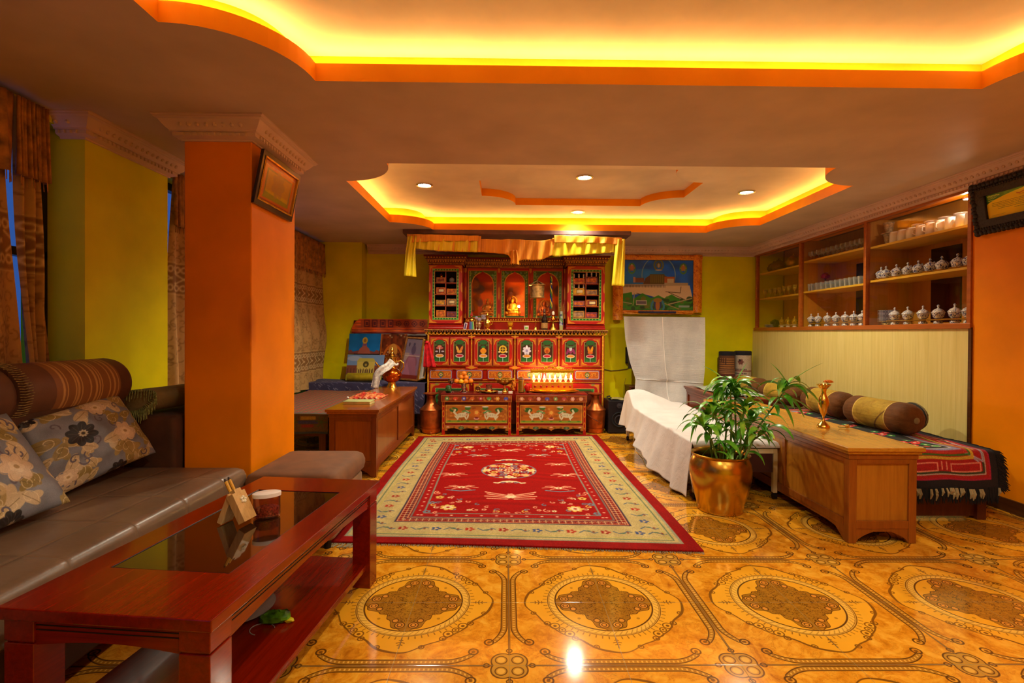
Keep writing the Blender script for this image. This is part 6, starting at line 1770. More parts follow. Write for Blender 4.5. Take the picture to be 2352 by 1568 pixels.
mb = MB(); zt2 = ony(1266, 632, py_).z; zb2 = ony(1266, 708, py_).z; cols = [mat('cord_%s' % n, c_, .6) for n, c_ in (('blue','#1c2c7c'),('green','#3c6c2c'),('yellow','#c8a82c'))]
for q in range(3): obj('cord', MB().tube([(cc_.x+.010*math.cos(a+q*2.1), py_+.06+.010*math.sin(a+q*2.1), lerp(zt2, zb2, k/39)) for k, a in enumerate(np.linspace(0, 16, 40))], .008, 6), cols[q], t, smooth=60)
obj('bead', MB().sphere((cc_.x, py_+.05, lerp(zt2, zb2, .25)), .020, 14, 10), M_lant, t, smooth=180); obj('string', MB().cyl((cc_.x, py_+.06, zt2), (cc_.x, py_+.06, ZC-.055), .001, 4), M_dk, t)

# ---- yellow silk valance under the canopy
def valmat(name, c):
    m, p = newmat(name); v = coords('Object', (30, 1, .8)); f = noise(v, 3, 4, .6, .8)
    _in(p.inputs['Base Color'], ramp(f, [(0.3, c[0]), (0.7, c[1])])); p.inputs['Roughness'].default_value = .5; p.inputs['Sheen Weight'].default_value = .04
    _in(p.inputs['Normal'], bump(f, .5, .006)); return m
M_sy = valmat('yellow_silk', ('#d4b408', '#f0dc1c')); M_so = valmat('orange_silk', ('#d07c08', '#f0a41c'))
VY = CANY-.02
vx = lambda px: ony(px, 560, VY).x
vz = lambda py: ony(1180, py, VY).z
t = thing('silk_valance', 'yellow and orange silk valance draped under the canopy above the altar', 'drapery', ((vx(935)+vx(1435))/2, VY, vz(640)))
def swag(name, pxs, tops, bots, m, dy=0, amp=.012, f=9):
    xs = [vx(p) for p in pxs]; zt_, zb_ = [vz(p) for p in tops], [vz(p) for p in bots]
    def fn(u, v):
        x = lerp(xs[0], xs[-1], u)
        a = float(np.interp(x, xs, zt_)); b = float(np.interp(x, xs, zb_))
        return (x, VY+dy+amp*math.sin(f*2*PI*u+2*v)*(.3+.9*v)+.006*math.sin(31*u), lerp(a, b, v))
    obj(name, MB().grid(fn, 90, 14), m, t, smooth=180, solid=.002)
swag('swag', [1000, 1097, 1105], [541, 543, 543], [578, 580, 579], M_so, .0, .008)
swag('swag', [938, 1000, 1097], [541, 542, 545], [572, 577, 580], M_sy, -.012, .010)
swag('swag', [936, 1000, 1100], [540, 541, 543], [560, 556, 555], M_so, -.025, .010, 6)
swag('swag', [1098, 1150, 1168, 1180, 1200, 1240, 1275], [549, 550, 549, 549, 550, 552, 547], [579, 582, 586, 603, 596, 597, 583], M_so, .004, .012, 7)
swag('swag', [1268, 1275, 1350, 1435], [546, 545, 545, 548], [586, 589, 583, 576], M_sy, -.008, .010)
swag('swag', [1272, 1350, 1428], [540, 541, 545], [557, 557, 560], M_so, -.022, .008, 6)
def tail(name, pts, w, m, dy=-.03, ph=0):
    P = [(vx(a), vz(b)) for a, b in pts]
    def fn(u, v):
        s_ = v*(len(P)-1); i = min(int(s_), len(P)-2); q = s_-i
        x, z = lerp(P[i][0], P[i+1][0], q), lerp(P[i][1], P[i+1][1], q); ww = w*(.8+.35*v)
        return (x+ww*(u-.5), VY+dy+.014*math.sin(12*u+ph+2*v), z+.006*math.sin(5*u)*v)
    obj(name, MB().grid(fn, 20, 24), m, t, smooth=180, solid=.002)
tail('hanging_end', [(948, 545), (944, 580), (943, 610), (943, 637)], .125, M_sy)
tail('hanging_end', [(1424, 548), (1423, 580), (1421, 620), (1419, 655)], .130, M_sy, ph=1)
tail('hanging_end', [(1180, 575), (1182, 590), (1183, 607)], .09, M_so, -.02)

# ================================================================= THANGKA, COVERED SCREEN, CORNER PIECES
def wy(px, py, Y=YB-.03): return ony(px, py, Y)
P0, P1 = wy(1425, 712), wy(1592, 598)
w, h = P1.x-P0.x, P1.z-P0.z
cv = Canvas(w, h, 300, 210, '#1060e0')
U, V = cv.X/w, cv.Y/h
cv.cloud(.2, 8); cv.ell(w*.30, h*.62, w*.35, h*.2, '#2090e0', alpha=.5)
cv.ell(w*.52, h*.70, w*.23, h*.37, '#7c9cc0', line=.006); 
for X, c_ in ((.15, '#a86c54'), (.86, '#a88c30')):
    cv.ell(w*X, h*.83, .045, .065, '#4c8c4c', line=.008); cv.flower(w*X, h*.84, .045, c_, 6); cv.ell(w*X, h*.85, .016, .03, '#b87050'); cv.ell(w*X, h*.90, .010, .012, '#c8a880')
cv.ell(w*.52, h*.90, .062, .070, '#6c7448', line=.010); cv.flower(w*.52, h*.90, .045, '#5c6048', 8); cv.ell(w*.52, h*.89, .016, .030, '#b0a0a0'); cv.ell(w*.52, h*.80, .05, .008, '#c0b0b8')
# a terraced white hill-top palace, plain stand-in
cv.poly([(w*.30,h*.50),(w*.34,h*.64),(w*.40,h*.70),(w*.60,h*.70),(w*.68,h*.64),(w*.72,h*.50)], '#5c3c20')
cv.rect(w*.17, w*.32, h*.55, h*.645, '#7c4838'); cv.rect(w*.17, w*.20, h*.55, h*.66, '#b08c80'); cv.rect(w*.40, w*.60, h*.50, h*.72, '#5c4c14'); cv.rect(w*.60, w*.74, h*.55, h*.67, '#a85428'); cv.rect(w*.64, w*.73, h*.53, h*.63, '#c8c0a8')
for k in range(7): cv.rect(w*(.41+k*.027), w*(.42+k*.027), h*.55, h*.70, '#7c6c20')
cv.rect(0, w*.62, h*.40, h*.52, '#a89888'); cv.rect(w*.60, w*.93, h*.36, h*.55, '#b8a890'); cv.poly([(0,h*.28),(0,h*.46),(w*.95,h*.50),(w*1.0,h*.20),(w*.6,h*.22),(w*.5,h*.25),(w*.3,h*.33)], '#e0ccb0')
for k in range(46):
    x = w*(.01+k*.0205)
    if k < 30: cv.rect(x, x+.006, h*.455, h*.50, '#3c3430')
for (a, b, c_, d_) in ((.62,.37,.82,.35),(.82,.35,.83,.47),(.66,.36,.88,.22),(.74,.26,.96,.19),(.30,.30,.22,.34)): cv.seg(w*a, h*b, w*c_, h*d_, .004, '#4c3824')
cv.poly([(0,0),(0,h*.32),(w*.15,h*.36),(w*.17,h*.22),(w*.30,h*.34),(w*.42,h*.24),(w*.52,h*.30),(w*.60,h*.24),(w*.70,h*.32),(w*.82,h*.22),(w*.90,h*.20),(w,h*.22),(w,0)], '#38941c')
for k in range(70): cv.ell(random.random()*w, random.random()*h*.24, .02+.03*random.random(), .014+.02*random.random(), random.choice(['#1c4c14','#3c7c1c','#5c8c28','#14401c','#7c7420','#3c8c2c']), alpha=.8)
cv.seg(w*.58, h*.15, w*.80, h*.03, .006, '#a8985c'); cv.seg(w*.66, h*.12, w*.98, h*.24, .008, '#b8a880'); cv.seg(0, h*.17, w*.15, h*.13, .006, '#b8a880'); cv.seg(w*.17, h*.10, w*.19, h*.33, .005, '#b8a880')
cv.rect(w*.21, w*.36, h*.10, h*.20, '#b8c0b0'); cv.rect(w*.22, w*.35, h*.125, h*.18, '#6c6478'); cv.rect(w*.80, w*.95, h*.06, h*.10, '#a0b8b0')
cv.ell(w*.51, h*.08, .085, .10, '#3c8cac', line=.014); cv.ell(w*.51, h*.12, .055, .085, '#2c3c7c'); cv.ell(w*.51, h*.10, .030, .080, '#b87028'); cv.ell(w*.51, h*.20, .060, .030, '#a87c28')
cv.rect(0, w, 0, h, '#0c1c3c', line=.005)
t = thing('silk_painting', 'large blue and green palace scroll painting in orange silk on the back wall', 'painting', ((P0.x+P1.x)/2, YB-.03, P0.z))
painted('painting', cv, flat(P0.x, P1.x, P0.z, P1.z, YB-.040), colmat('painted_canvas', rough=.55, var=.05), t, back=-.004)
M_bsilk = silk('orange_brocade_silk', ['#b84c08', '#e07c10', '#f8a424', '#d06410']); 
F0, F1 = wy(1412, 722), wy(1612, 586)
def puffy(x0, x1, z0, z1, vert, amp=.02, y=YB-.045):
    def fn(u, v):
        a = PI*u; 
        if vert: return (lerp(x0, x1, u), y-amp*math.sin(a)-.007*math.sin(26*v+5*u)*math.sin(a), lerp(z0, z1, v))
        return (lerp(x0, x1, v), y-amp*math.sin(a)-.007*math.sin(20*v+5*u)*math.sin(a), lerp(z0, z1, u))
    return MB().grid(fn, 14, 60)
obj('silk_border', puffy(P0.x-.05, F1.x, P1.z, F1.z, False), M_bsilk, t, smooth=180)
obj('silk_border', puffy(P1.x, F1.x+.0, F0.z+.03, F1.z, True, .03), M_bsilk, t, smooth=180)
obj('silk_border', puffy(P0.x-.02, P1.x, F0.z+.012, P0.z, False, .004), M_bsilk, t, smooth=180)
obj('blue_strip', MB().box(lerp(P0.x,P1.x,.24), lerp(P0.x,P1.x,.76), YB-.060, YB-.052, F0.z+.022, P0.z-.014), mat('blue_strip', '#20285c', .5), t)
obj('lower_rod', MB().cyl((P0.x-.03, YB-.06, F0.z+.006), (F1.x-.01, YB-.06, F0.z+.006), .009, 10), M_brass2, t, smooth=40)
G0, G1 = wy(1406, 735), wy(1427, 600)
obj('silk_drape', puffy(G0.x, G1.x+.02, G0.z, G1.z, True, .035, YB-.06), M_bsilk, t, smooth=180)

# covered screen on its stand
M_sheer, _p = newmat('thin_white_cloth'); v = coords('Object'); f = noise(v, 6, 4)
_in(_p.inputs['Base Color'], ramp(f, [(.3, '#c8c4c4'), (.7, '#dcd8d4')])); _p.inputs['Roughness'].default_value = .8
_in(_p.inputs['Alpha'], ramp(noise(coords('Object', (60, 60, 300)), 2, 2), [(.3, '#d8d8d8'), (.7, '#fafafa')])); _in(_p.inputs['Normal'], bump(noise(coords('Object', (3, 3, 20)), 3, 4), .4, .01))
SY = 6.55
q0, q1 = ony(1440, 915, SY), ony(1616, 730, SY)
t = thing('television', 'large flat screen hidden under a thin white sheet below the painting', 'television', ((q0.x+q1.x)/2, SY+.05, .5))
zt_, zm = ony(1500, 728, SY).z, ony(1500, 852, SY).z
obj('screen_body', MB().box(q0.x+.03, q1.x-.02, SY+.03, SY+.09, zm+.03, zt_-.012), M_spk, t, bevel=.006)
obj('screen', MB().box(q0.x+.06, q1.x-.05, SY+.027, SY+.031, zm+.06, zt_-.04), M_tglass, t)
obj('stand_neck', MB().box((q0.x+q1.x)/2-.05, (q0.x+q1.x)/2+.05, SY+.05, SY+.09, .505, zm+.05), M_spk, t)
obj('stand_base', MB().box((q0.x+q1.x)/2-.2, (q0.x+q1.x)/2+.2, SY+.04, SY+.18, .50, .512), M_spk, t, bevel=.003)
t = thing('television_stand', 'dark low stand with shelves under the sheet-covered screen', 'stand', ((q0.x+q1.x)/2, SY+.08, 0))
for z in (.06, .28, .482): obj('shelf', MB().box(q0.x+.04, q1.x-.04, SY+.03, SY+.30, z, z+.018), M_dkwood, t, bevel=.002)
for x in (q0.x+.04, q1.x-.065): obj('side_panel', MB().box(x, x+.025, SY+.03, SY+.30, 0, .482), M_dkwood, t)
# sheet
t = thing('dust_sheet', 'thin white sheet draped over the screen under the palace painting', 'sheet', ((q0.x+q1.x)/2, SY, .3))
def sh(u, v):
    pl = [(1433, 727), (1437, 780), (1447, 830), (1460, 870), (1455, 905), (1455, 925)]
    pr = [(1620, 729), (1620, 780), (1619, 850), (1616, 880), (1618, 905), (1620, 925)]
    s_ = v*5; i = min(int(s_), 4); q = s_-i
    a = lerp(pl[i][0], pl[i+1][0], q), lerp(pl[i][1], pl[i+1][1], q); b = lerp(pr[i][0], pr[i+1][0], q), lerp(pr[i][1], pr[i+1][1], q)
    p = ony(lerp(a[0], b[0], u), lerp(a[1], b[1], u), SY)
    k = .004 if v < .6 else .022
    y = SY + .008 + k*math.sin(9*u+6*v)+.006*math.sin(23*u+3*v) - (.10*max(0, v-.64)/.36)
    return (p.x, y, p.z)
obj('sheet_front', MB().grid(sh, 60, 50), M_sheer, t, smooth=180)
def shtop(u, v):
    a = sh(u, 0); return (a[0], a[1]+.09*v, a[2]+.006*math.sin(PI*v))
obj('sheet_top', MB().grid(shtop, 60, 5), M_sheer, t, smooth=180)
obj('seam', MB().tube([tuple(Vector(sh(.47, v))+Vector((0,-.004,0))) for v in np.linspace(0, 1, 30)], .006, 6), M_white, t, label='raised white seam')
obj('hem', MB().tube([tuple(Vector(sh(u, .60))+Vector((0,-.004,0))) for u in np.linspace(0.02, 1, 30)], .004, 6), M_white, t)
# wall cable
t = thing('cable', 'grey cable sagging along the wall beside the altar', 'cable', tuple(wy(1390, 848)))
c0, c1, c2 = wy(1388, 848, YB-.01), wy(1420, 850, YB-.01), wy(1440, 847, YB-.01)
obj('wire', MB().tube([c0, c0.lerp(c1, .5)+Vector((0,0,-.012)), c1, c2, c2+Vector((.06,0,.03)), c2+Vector((.10,0,-.05))], .006, 6), mat('grey_cable', '#6c6418', .6), t)
t = thing('wall_box', 'narrow dark wall box half hidden at the left edge of the white sheet', 'junction box', tuple(wy(1441, 833)))
a, b = wy(1437, 834), wy(1447, 797); obj('case', MB().box(a.x, b.x, YB-.05, YB-.001, a.z, b.z), M_spk, t, bevel=.004); obj('cover', MB().box(a.x+.008, b.x-.008, YB-.054, YB-.0505, a.z+.015, b.z-.015), M_gry, t)

# rolled rugs in the right corner
def rolled(px0, px1, py0, lab, dark):
    Y = 6.60; a, b = ony(px0, py0, Y), ony(px1, py0, Y); r = (b.x-a.x)/2; cx = (a.x+b.x)/2; h = a.z
    t = thing('rolled_rug', lab, 'rug', (cx, Y+r, 0), 'rolled rugs standing in the right back corner')
    w = 2*PI*r; cv = Canvas(w, h, 110, 260, '#b09c84' if not dark else '#5c3418')
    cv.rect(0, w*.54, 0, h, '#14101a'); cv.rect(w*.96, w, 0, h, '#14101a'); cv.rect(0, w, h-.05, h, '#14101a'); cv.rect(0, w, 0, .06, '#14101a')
    c_ = '#2c1c1c'; X0, X1 = w*.56, w*.95; X = (X0+X1)/2
    if not dark:
        cv.flower(X-.03, h-.14, .040, '#6c3c30', 6); cv.ell(X-.04, h-.12, .015, .015, c_); cv.rect(X0, X1, h-.27, h-.255, '#7c3c30')
        for k in range(8): cv.rect(X0+.01+k*.022, X0+.022+k*.022, h-.25, h-.235, c_); cv.rect(X0+.01+k*.022, X0+.022+k*.022, h-.305, h-.29, c_)
        cv.flower(X, h-.50, .045, c_, 6); cv.flower(X, h-.50, .030, '#b09c84', 5); cv.flower(X, h-.50, .014, c_, 5); cv.flower(X, h-.75, .045, c_, 6)
    else:
        for k in range(5): cv.rect(X0+.015, X1-.02, h-.10-k*.03, h-.088-k*.03, '#a86c30'); 
        for k in range(4): cv.rect(X0+.02+k*.03, X0+.03+k*.03, h-.11-k*.02, h-.085, '#2c1410')
        for z in (.245, .27, .29): cv.rect(X0, X1, h-z, h-z+.006, '#c08858')
        cv.poly([(X0, h-.30), (X1, h-.30), (X1, h-.52)], '#5c2418'); cv.flower(X+.02, h-.42, .03, '#c0a080', 5); cv.rect(X0, X0+.5, 0, h-.55, '#20141a')
    cv.speck(.1)
    painted('rolled_pile', cv, lambda U, V: (cx+r*np.cos(2*PI*(U-.755)-2.0), Y+r+r*np.sin(2*PI*(U-.755)-2.0), h*V), M_kilim, t)
    mb = MB(); mb.tube([(cx+r*(1-q*.12)*math.cos(q*2.2), Y+r+r*(1-q*.12)*math.sin(q*2.2), h-.004) for q in np.linspace(0, 7, 60)], .009, 6); obj('rolled_end', mb, M_spk2, t, smooth=60)
    obj('core', MB().lathe([(0,0),(r-.004,0),(r-.004,h-.006),(0,h-.006)], (cx, Y+r, 0), 24), M_spk2, t)
    return t
rolled(1660, 1696, 808, 'dark rolled rug with a gold meander, left of the pair in the corner', True)
rolled(1697, 1734, 807, 'pale rolled rug with dark flowers, right of the pair in the corner', False)

# ---- left corner: cloth covered bench, pictures, brocade board
BY0 = 6.12
bx0, bx1 = XL+.05, AX0-.03
bz_ = ony(850, 879, BY0).z
t = thing('bench', 'low bench under blue-grey cloth against the back wall, left of the altar', 'bench', ((bx0+bx1)/2, 6.4, 0))
obj('seat', MB().box(bx0, bx1, BY0+.03, YB-.24, bz_-.05, bz_-.015), M_dkwood, t)
for x in (bx0+.02, bx1-.08):
    for y in (BY0+.06, YB-.30): obj('leg', MB().box(x, x+.05, y, y+.05, 0, bz_-.05), M_dkwood, t)
cv = Canvas(1.6, .9, 320, 180, '#3c3658')
for k in range(420):
    x, y = random.random()*1.6, random.random()*.9; a = 2.2+.5*random.random(); cv.seg(x, y, x+.035*math.cos(a), y+.035*math.sin(a), .004, random.choice(['#8c84a8','#a8a4b8','#6c6488']), .8)
def clothfn(U, V):
    s_ = V*.9; drop = .36; dn = s_ < drop
    x = bx0-.0+(bx1-bx0+.02)*U
    y = np.where(dn, BY0-.012-.018*np.sin(U*34)*(1-s_/drop), BY0-.012+(s_-drop)*1.0)
    z = np.where(dn, bz_-(drop-s_)*(1.0 if True else 1)+.03*np.sin(U*6)*(1-s_/drop), bz_+.006*np.sin(U*12+V*9))
    return x, np.minimum(y, YB-.245), z
painted('bench_cloth', cv, clothfn, M_kilim, label='blue-grey streaked cloth hanging over the back bench', cat='cloth', back=.004)
# brocade covered backboard
Yb = 6.60
b0, b1 = ony(808, 765, Yb), ony(979, 733, Yb)
t = thing('backboard', 'brown board standing on the back bench, orange brocade along its top', 'board', ((b0.x+b1.x)/2, Yb, bz_))
obj('board', MB().box(b0.x+.02, b1.x, Yb+.02, Yb+.05, bz_+.004, b1.z-.02), M_dkwood, t)
obj('ledge', MB().box(b0.x+.06, b1.x, Yb-.002, Yb+.02, ony(900, 769, Yb).z-.006, ony(900, 766, Yb).z), M_porc, t)
w, h = b1.x-b0.x+.02, b1.z-b0.z; cv = Canvas(w, h, 260, 50, '#cc5410'); cv.cloud(.25, 10)
cv.rect(.12, w, h*.40, h*.96, '#8c3410', alpha=.6); cv.rect(0, w, 0, h*.10, '#7c1410'); cv.rect(0, w, h*.26, h*.30, '#7c1c10')
for k in range(8):
    x = .20+k*(w-.27)/7; c_ = '#5c1014'
    if k < 4: cv.rect(x-.030, x+.030, h*.46, h*.92, c_, line=.007); cv.rect(x-.015, x+.015, h*.58, h*.80, c_)
    else: cv.flower(x, h*.68, .034, c_, 4+k % 3, line=.006); cv.flower(x, h*.68, .016, c_, 5)
for k in range(12): cv.rect(k*w/12, k*w/12+.03, h*.12, h*.25, '#c85c14', alpha=.6)
pb = painted('brocade', cv, lambda U, V: (b0.x+w*U+.05*(1-V)*(U < .04)*0, Yb-.006-.012*np.sin(U*25)*(1-V)+0*U, b0.z+h*V), colmat('brocade_weave', rough=.5, sheen=.3), t, back=.003, label='orange brocade strip with eight dark lucky signs')
masked(pb, lambda X, Z: (X-b0.x) < .10 and (Z-b0.z)/h > .25+.75*((X-b0.x)/.10)**.5)
# posters and pictures
def pic(name, label, cat, quad, Y0, Y1, paint, frame=None, px=.004, fw=.02, fd=.02):
    """quad: px positions bl, br, tr, tl; leans back from Y0 (foot) to Y1 (head)"""
    bl, br, tr, tl = [ony(q[0], q[1], Y0 if k < 2 else Y1) for k, q in enumerate(quad)]
    w = ((br-bl).length+(tr-tl).length)/2; h = ((tl-bl).length+(tr-br).length)/2
    cen = (bl+br+tr+tl)/4; t = thing(name, label, cat, (cen.x, cen.y, min(bl.z, br.z)))
    cv = Canvas(w, h, max(20, int(w/px)), max(20, int(h/px)), '#808080'); paint(cv, w, h)
    n = (br-bl).cross(tl-bl).normalized(); n = n if n.y < 0 else -n
    def fn(U, V):
        return [bl[k]*(1-U)*(1-V)+br[k]*U*(1-V)+tr[k]*U*V+tl[k]*(1-U)*V for k in range(3)]
    painted('picture', cv, fn, colmat('printed_paper', rough=.25, var=.03), t, back=-.004)
    if frame:
        P = [bl, br, tr, tl]; mb = MB()
        for k in range(4):
            a, b = P[k], P[(k+1) % 4]; e_ = (b-a).normalized(); i_ = n.cross(e_) if (cen-a).dot(n.cross(e_)) > 0 else e_.cross(n)
            a2, b2 = a-e_*fw-i_*0, b+e_*fw
            vs = [a2-i_*fw+n*fd, b2-i_*fw+n*fd, b2+i_*.003+n*fd, a2+i_*.003+n*fd, a2-i_*fw-n*.012, b2-i_*fw-n*.012, b2+i_*.003-n*.012, a2+i_*.003-n*.012]
            mb.add(vs, [(0,1,2,3),(7,6,5,4),(0,4,5,1),(1,5,6,2),(2,6,7,3),(3,7,4,0)])
        obj('frame', mb, frame, t, bevel=.004)
    return t
def pt_blue(cv, w, h):
    cv.rect(0, w, 0, h, '#0c68b0'); cv.cloud(.1, 5); cv.poly([(0,0),(0,h*.14),(w*.08,h*.20),(w*.14,h*.10),(w*.30,h*.16),(w*.70,h*.16),(w*.82,h*.10),(w*.9,h*.2),(w,h*.14),(w,0)], '#7c4038')
    cv.poly([(w*.30,0),(w*.36,h*.26),(w*.44,h*.36),(w*.46,h*.62),(w*.56,h*.62),(w*.58,h*.36),(w*.66,h*.26),(w*.72,0)], '#9c5444'); cv.ell(w*.51, h*.66, w*.085, h*.16, '#b8982c'); cv.ell(w*.51, h*.66, w*.04, h*.09, '#8c5c20'); cv.rect(w*.46, w*.56, h*.40, h*.50, '#6c4870')
def pt_temple(cv, w, h):
    cv.rect(0, w, 0, h, '#6c8cbc'); cv.ell(w*.2, h*.85, w*.2, h*.1, '#a8b0c8', alpha=.6); cv.rect(0, w, h*.18, h*.58, '#7c4430'); cv.rect(0, w, 0, h*.22, '#8c8c20')
    cv.rect(w*.28, w*.76, h*.24, h*.72, '#c8b050'); cv.poly([(w*.26,h*.72),(w*.33,h*.86),(w*.71,h*.86),(w*.78,h*.72)], '#b8a848'); cv.ell(w*.52, h*.62, w*.08, h*.12, '#4c4420'); cv.ell(w*.52, h*.60, w*.03, h*.05, '#a89040')
    for k in range(7): cv.rect(w*(.33+k*.06), w*(.355+k*.06), h*.26, h*.42, '#4c2c24')
    for k in range(12): cv.rect(w*(.03+k*.085), w*(.05+k*.085), h*.26, h*.46, '#3c2420', alpha=.6)
def pt_figure(cv, w, h):
    cv.rect(0, w, 0, h, '#6c2c10'); cv.cloud(.3, 14)
    for k in range(60): cv.ell(random.random()*w, random.random()*h, .012, .010, random.choice(['#a85418','#8c7c50','#3c2418','#c0782c','#b0a080']), alpha=.8)
    cv.ell(w*.5, h*.40, w*.36, h*.34, '#b85c1c', line=.012); cv.ell(w*.5, h*.62, w*.16, h*.16, '#c08030'); cv.ell(w*.5, h*.35, w*.28, h*.20, '#a8481c'); cv.rect(w*.02, w*.06, 0, h, '#b8641c')
def pt_portrait(cv, w, h):
    cv.rect(0, w, 0, h, '#7c5c74'); cv.rect(0, w, h*.62, h, '#6c5c70'); cv.rect(0, w*.3, h*.45, h*.64, '#8c7470'); cv.ell(w*.5, h*.40, w*.34, h*.20, '#7c4858'); cv.poly([(w*.14,h*.10),(w*.3,h*.52),(w*.72,h*.52),(w*.9,h*.10)], '#8c5468')
    cv.ell(w*.52, h*.72, w*.14, h*.12, '#4c3c58'); cv.ell(w*.52, h*.86, w*.07, h*.04, '#3c3450'); cv.ell(w*.2, h*.85, w*.05, h*.05, '#3c2c44'); cv.rect(w*.05, w*.95, h*.56, h*.58, '#a89088'); cv.rect(0, w, 0, h*.10, '#6c1c14')
M_gframe = mat('brown_gilt_frame', '#7c4c18', .35, .4, var=.2, nscale=30)
pic('poster', 'blue poster of a small domed shrine, leaning behind the temple poster', 'poster', [(800,812),(871,813),(876,766),(803,766)], 6.50, 6.56, pt_blue)
pic('poster', 'brown poster of a gilt figure behind the copper teapot', 'poster', [(868,868),(930,868),(936,767),(875,767)], 6.47, 6.56, pt_figure)
pic('poster', 'temple photograph poster leaning low in the left corner', 'poster', [(793,873),(876,873),(884,815),(799,814)], 6.38, 6.47, pt_temple)
pic('framed_picture', 'framed pinkish portrait leaning on the bench, left of the altar', 'picture', [(917,868),(957,872),(972,779),(937,777)], 6.32, 6.45, pt_portrait, M_gframe, fw=.022)
def pt_side(cv, w, h): cv.rect(0, w, 0, h, '#a0a098'); cv.cloud(.2, 4)
pic('framed_picture', 'narrow gold-edged frame leaning beside the altar, half covered by a red scarf', 'picture', [(962,872),(975,868),(986,784),(976,782)], 6.25, 6.38, pt_side, M_brass2, fw=.014)
t = thing('paper_roll', 'rolled yellow paper tube lying on the back bench below the posters', 'paper roll', tuple(ony(830, 870, 6.24)))
a, b = ony(799, 858, 6.24), ony(858, 864, 6.24); r_ = .052; a.z = b.z = bz_+.008+r_
obj('tube', MB().lathe([(r_*.8,0),(r_,0),(r_,(b-a).length),(r_*.8,(b-a).length)], a, 28, (b-a).to_track_quat('Z','Y').to_matrix()), mat('yellow_foil_paper', '#a8941c', .35, .3, var=.2), t, smooth=60)
obj('inner_layer', MB().lathe([(r_*.8,.002),(r_*.78,.002),(r_*.78,(b-a).length-.002),(r_*.8,(b-a).length-.002)], a, 24, (b-a).to_track_quat('Z','Y').to_matrix()), M_cover, t, smooth=60)
# red scarf hanging at the altar's left side
M_rsilk = mat('crimson_scarf', '#c00c1c', .5, var=.2, nscale=20, bmp=.3, bscale=60, sheen=.4)
t = thing('red_scarf', 'crimson scarf hanging on the left edge of the altar cabinet', 'scarf', tuple(ony(988, 840, 6.14)))
def rs(u, v):
    a, b = ony(lerp(976, 972, v), 786, 6.14), ony(lerp(986, 1002, v), 786, 6.14)
    z = lerp(ony(985, 785, 6.14).z, ony(985, 843, 6.14).z, v); return (lerp(a.x, b.x, u), 6.145+.018*math.sin(14*u)*(.3+.7*v), z)
obj('scarf_cloth', MB().grid(rs, 30, 16), M_rsilk, t, smooth=180, solid=.003); obj('knot', MB().sphere(ony(981, 786, 6.14), .022, 12, 8, 1.2, .8, .8), M_rsilk, t, smooth=180)
# ================================================================= RIGHT SIDE
ORD = ['first', 'second', 'third', 'fourth', 'fifth', 'sixth', 'seventh', 'eighth', 'ninth', 'tenth', 'eleventh', 'twelfth', 'thirteenth', 'fourteenth']
# ---- glazed display cabinet let into the wall
M_cabw = wood('orange_brown_frame_wood', '#94470e', '#b4601a', rough=.35, axis='Y', scale=4, coat=.2)
M_shelf = wood('yellow_shelf_wood', '#dca428', '#ecbc40', rough=.4, axis='Y', scale=4)
M_cabback = wood('amber_back_wood', '#b87820', '#d09030', rough=.45, axis='Z', scale=3)
M_pane = thinglass('cabinet_glass', '#fcfaf4', .4)
Ydiv = [onx(2233, 700, XR).y, onx(1988, 700, XR).y, onx(1838, 700, XR).y, onx(1738, 700, XR).y]
ZB = onx(2233, 745, XR).z; CZ0 = CABZ0; CZ1 = CABZ1
t = thing('display_cabinet', 'wide glazed wooden display cabinet set into the right wall', 'cabinet', (XR+.2, (Ydiv[0]+Ydiv[3])/2, CZ0))
fr = MB(); fw = .032
fr.box(XR-.018, XR+.03, Ydiv[0]-.004, Ydiv[3]+.05, CZ0-.008, CZ0+.034)
obj('bottom_rail', fr, M_cabw, t, bevel=.003)
obj('top_rail', MB().box(XR-.012, XR+.03, Ydiv[0], Ydiv[3]+.05, CZ1-.03, CZ1+.0), M_cabw, t, bevel=.003)
for k, y in enumerate(Ydiv): obj('upright', MB().box(XR-.014, XR+.03, y-fw/2 if k else y, y+fw/2 if k else y+fw, CZ0+.03, CZ1), M_cabw, t, bevel=.003)
obj('floor_board', MB().box(XR+.03, XR+.42, Ydiv[0], Ydiv[3]+.05, CZ0, CZ0+.022), M_shelf, t)
obj('back_panel', MB().box(XR+.41, XR+.425, Ydiv[0], Ydiv[3]+.05, CZ0, CZ1+.05), M_cabback, t)
for y in (Ydiv[0]+.001, Ydiv[1], Ydiv[2]): obj('inner_divider', MB().box(XR+.03, XR+.41, y-.004 if y > Ydiv[0]+.01 else y, y+.008, CZ0+.02, CZ1), M_cabback, t)
M_dpane = mat('dark_back_window', '#140c10', .08, coat=.4)
for yy, z0, z1, w in ((3.86, 1.30, 1.98, .10), (4.30, 1.32, 1.98, .30), (5.28, 1.32, 1.98, .26), (6.1, 1.32, 2.2, .2)):
    obj('back_window', MB().box(XR+.404, XR+.411, yy-w/2, yy+w/2, z0, z1), M_dpane, t, label='dark glass window in the back of the cabinet')
def shz(px, py): return onx(px, py, XR+.03).z
S3 = [shz(2229, 513), shz(2229, 611)]; S2 = [shz(1985, 567), shz(1985, 650)]; S1 = [shz(1838, 607), shz(1838, 673)]
SH = {}
for nme, (a, b), zs in (('right', (Ydiv[0], Ydiv[1]), S3), ('middle', (Ydiv[1], Ydiv[2]), S2), ('left', (Ydiv[2], Ydiv[3]), S1)):
    for z in zs: obj('shelf', MB().box(XR+.03, XR+.405, a+.02, b-.01, z-.020, z), M_shelf, t, bevel=.001)
    SH[nme] = (a+.03, b-.02, CZ0+.022, min(zs), max(zs))
for k in range(3): obj('glass_pane', MB().box(XR+.006, XR+.010, Ydiv[k]+.01, Ydiv[k+1]-.01, CZ0+.03, CZ1-.03), M_pane, t)
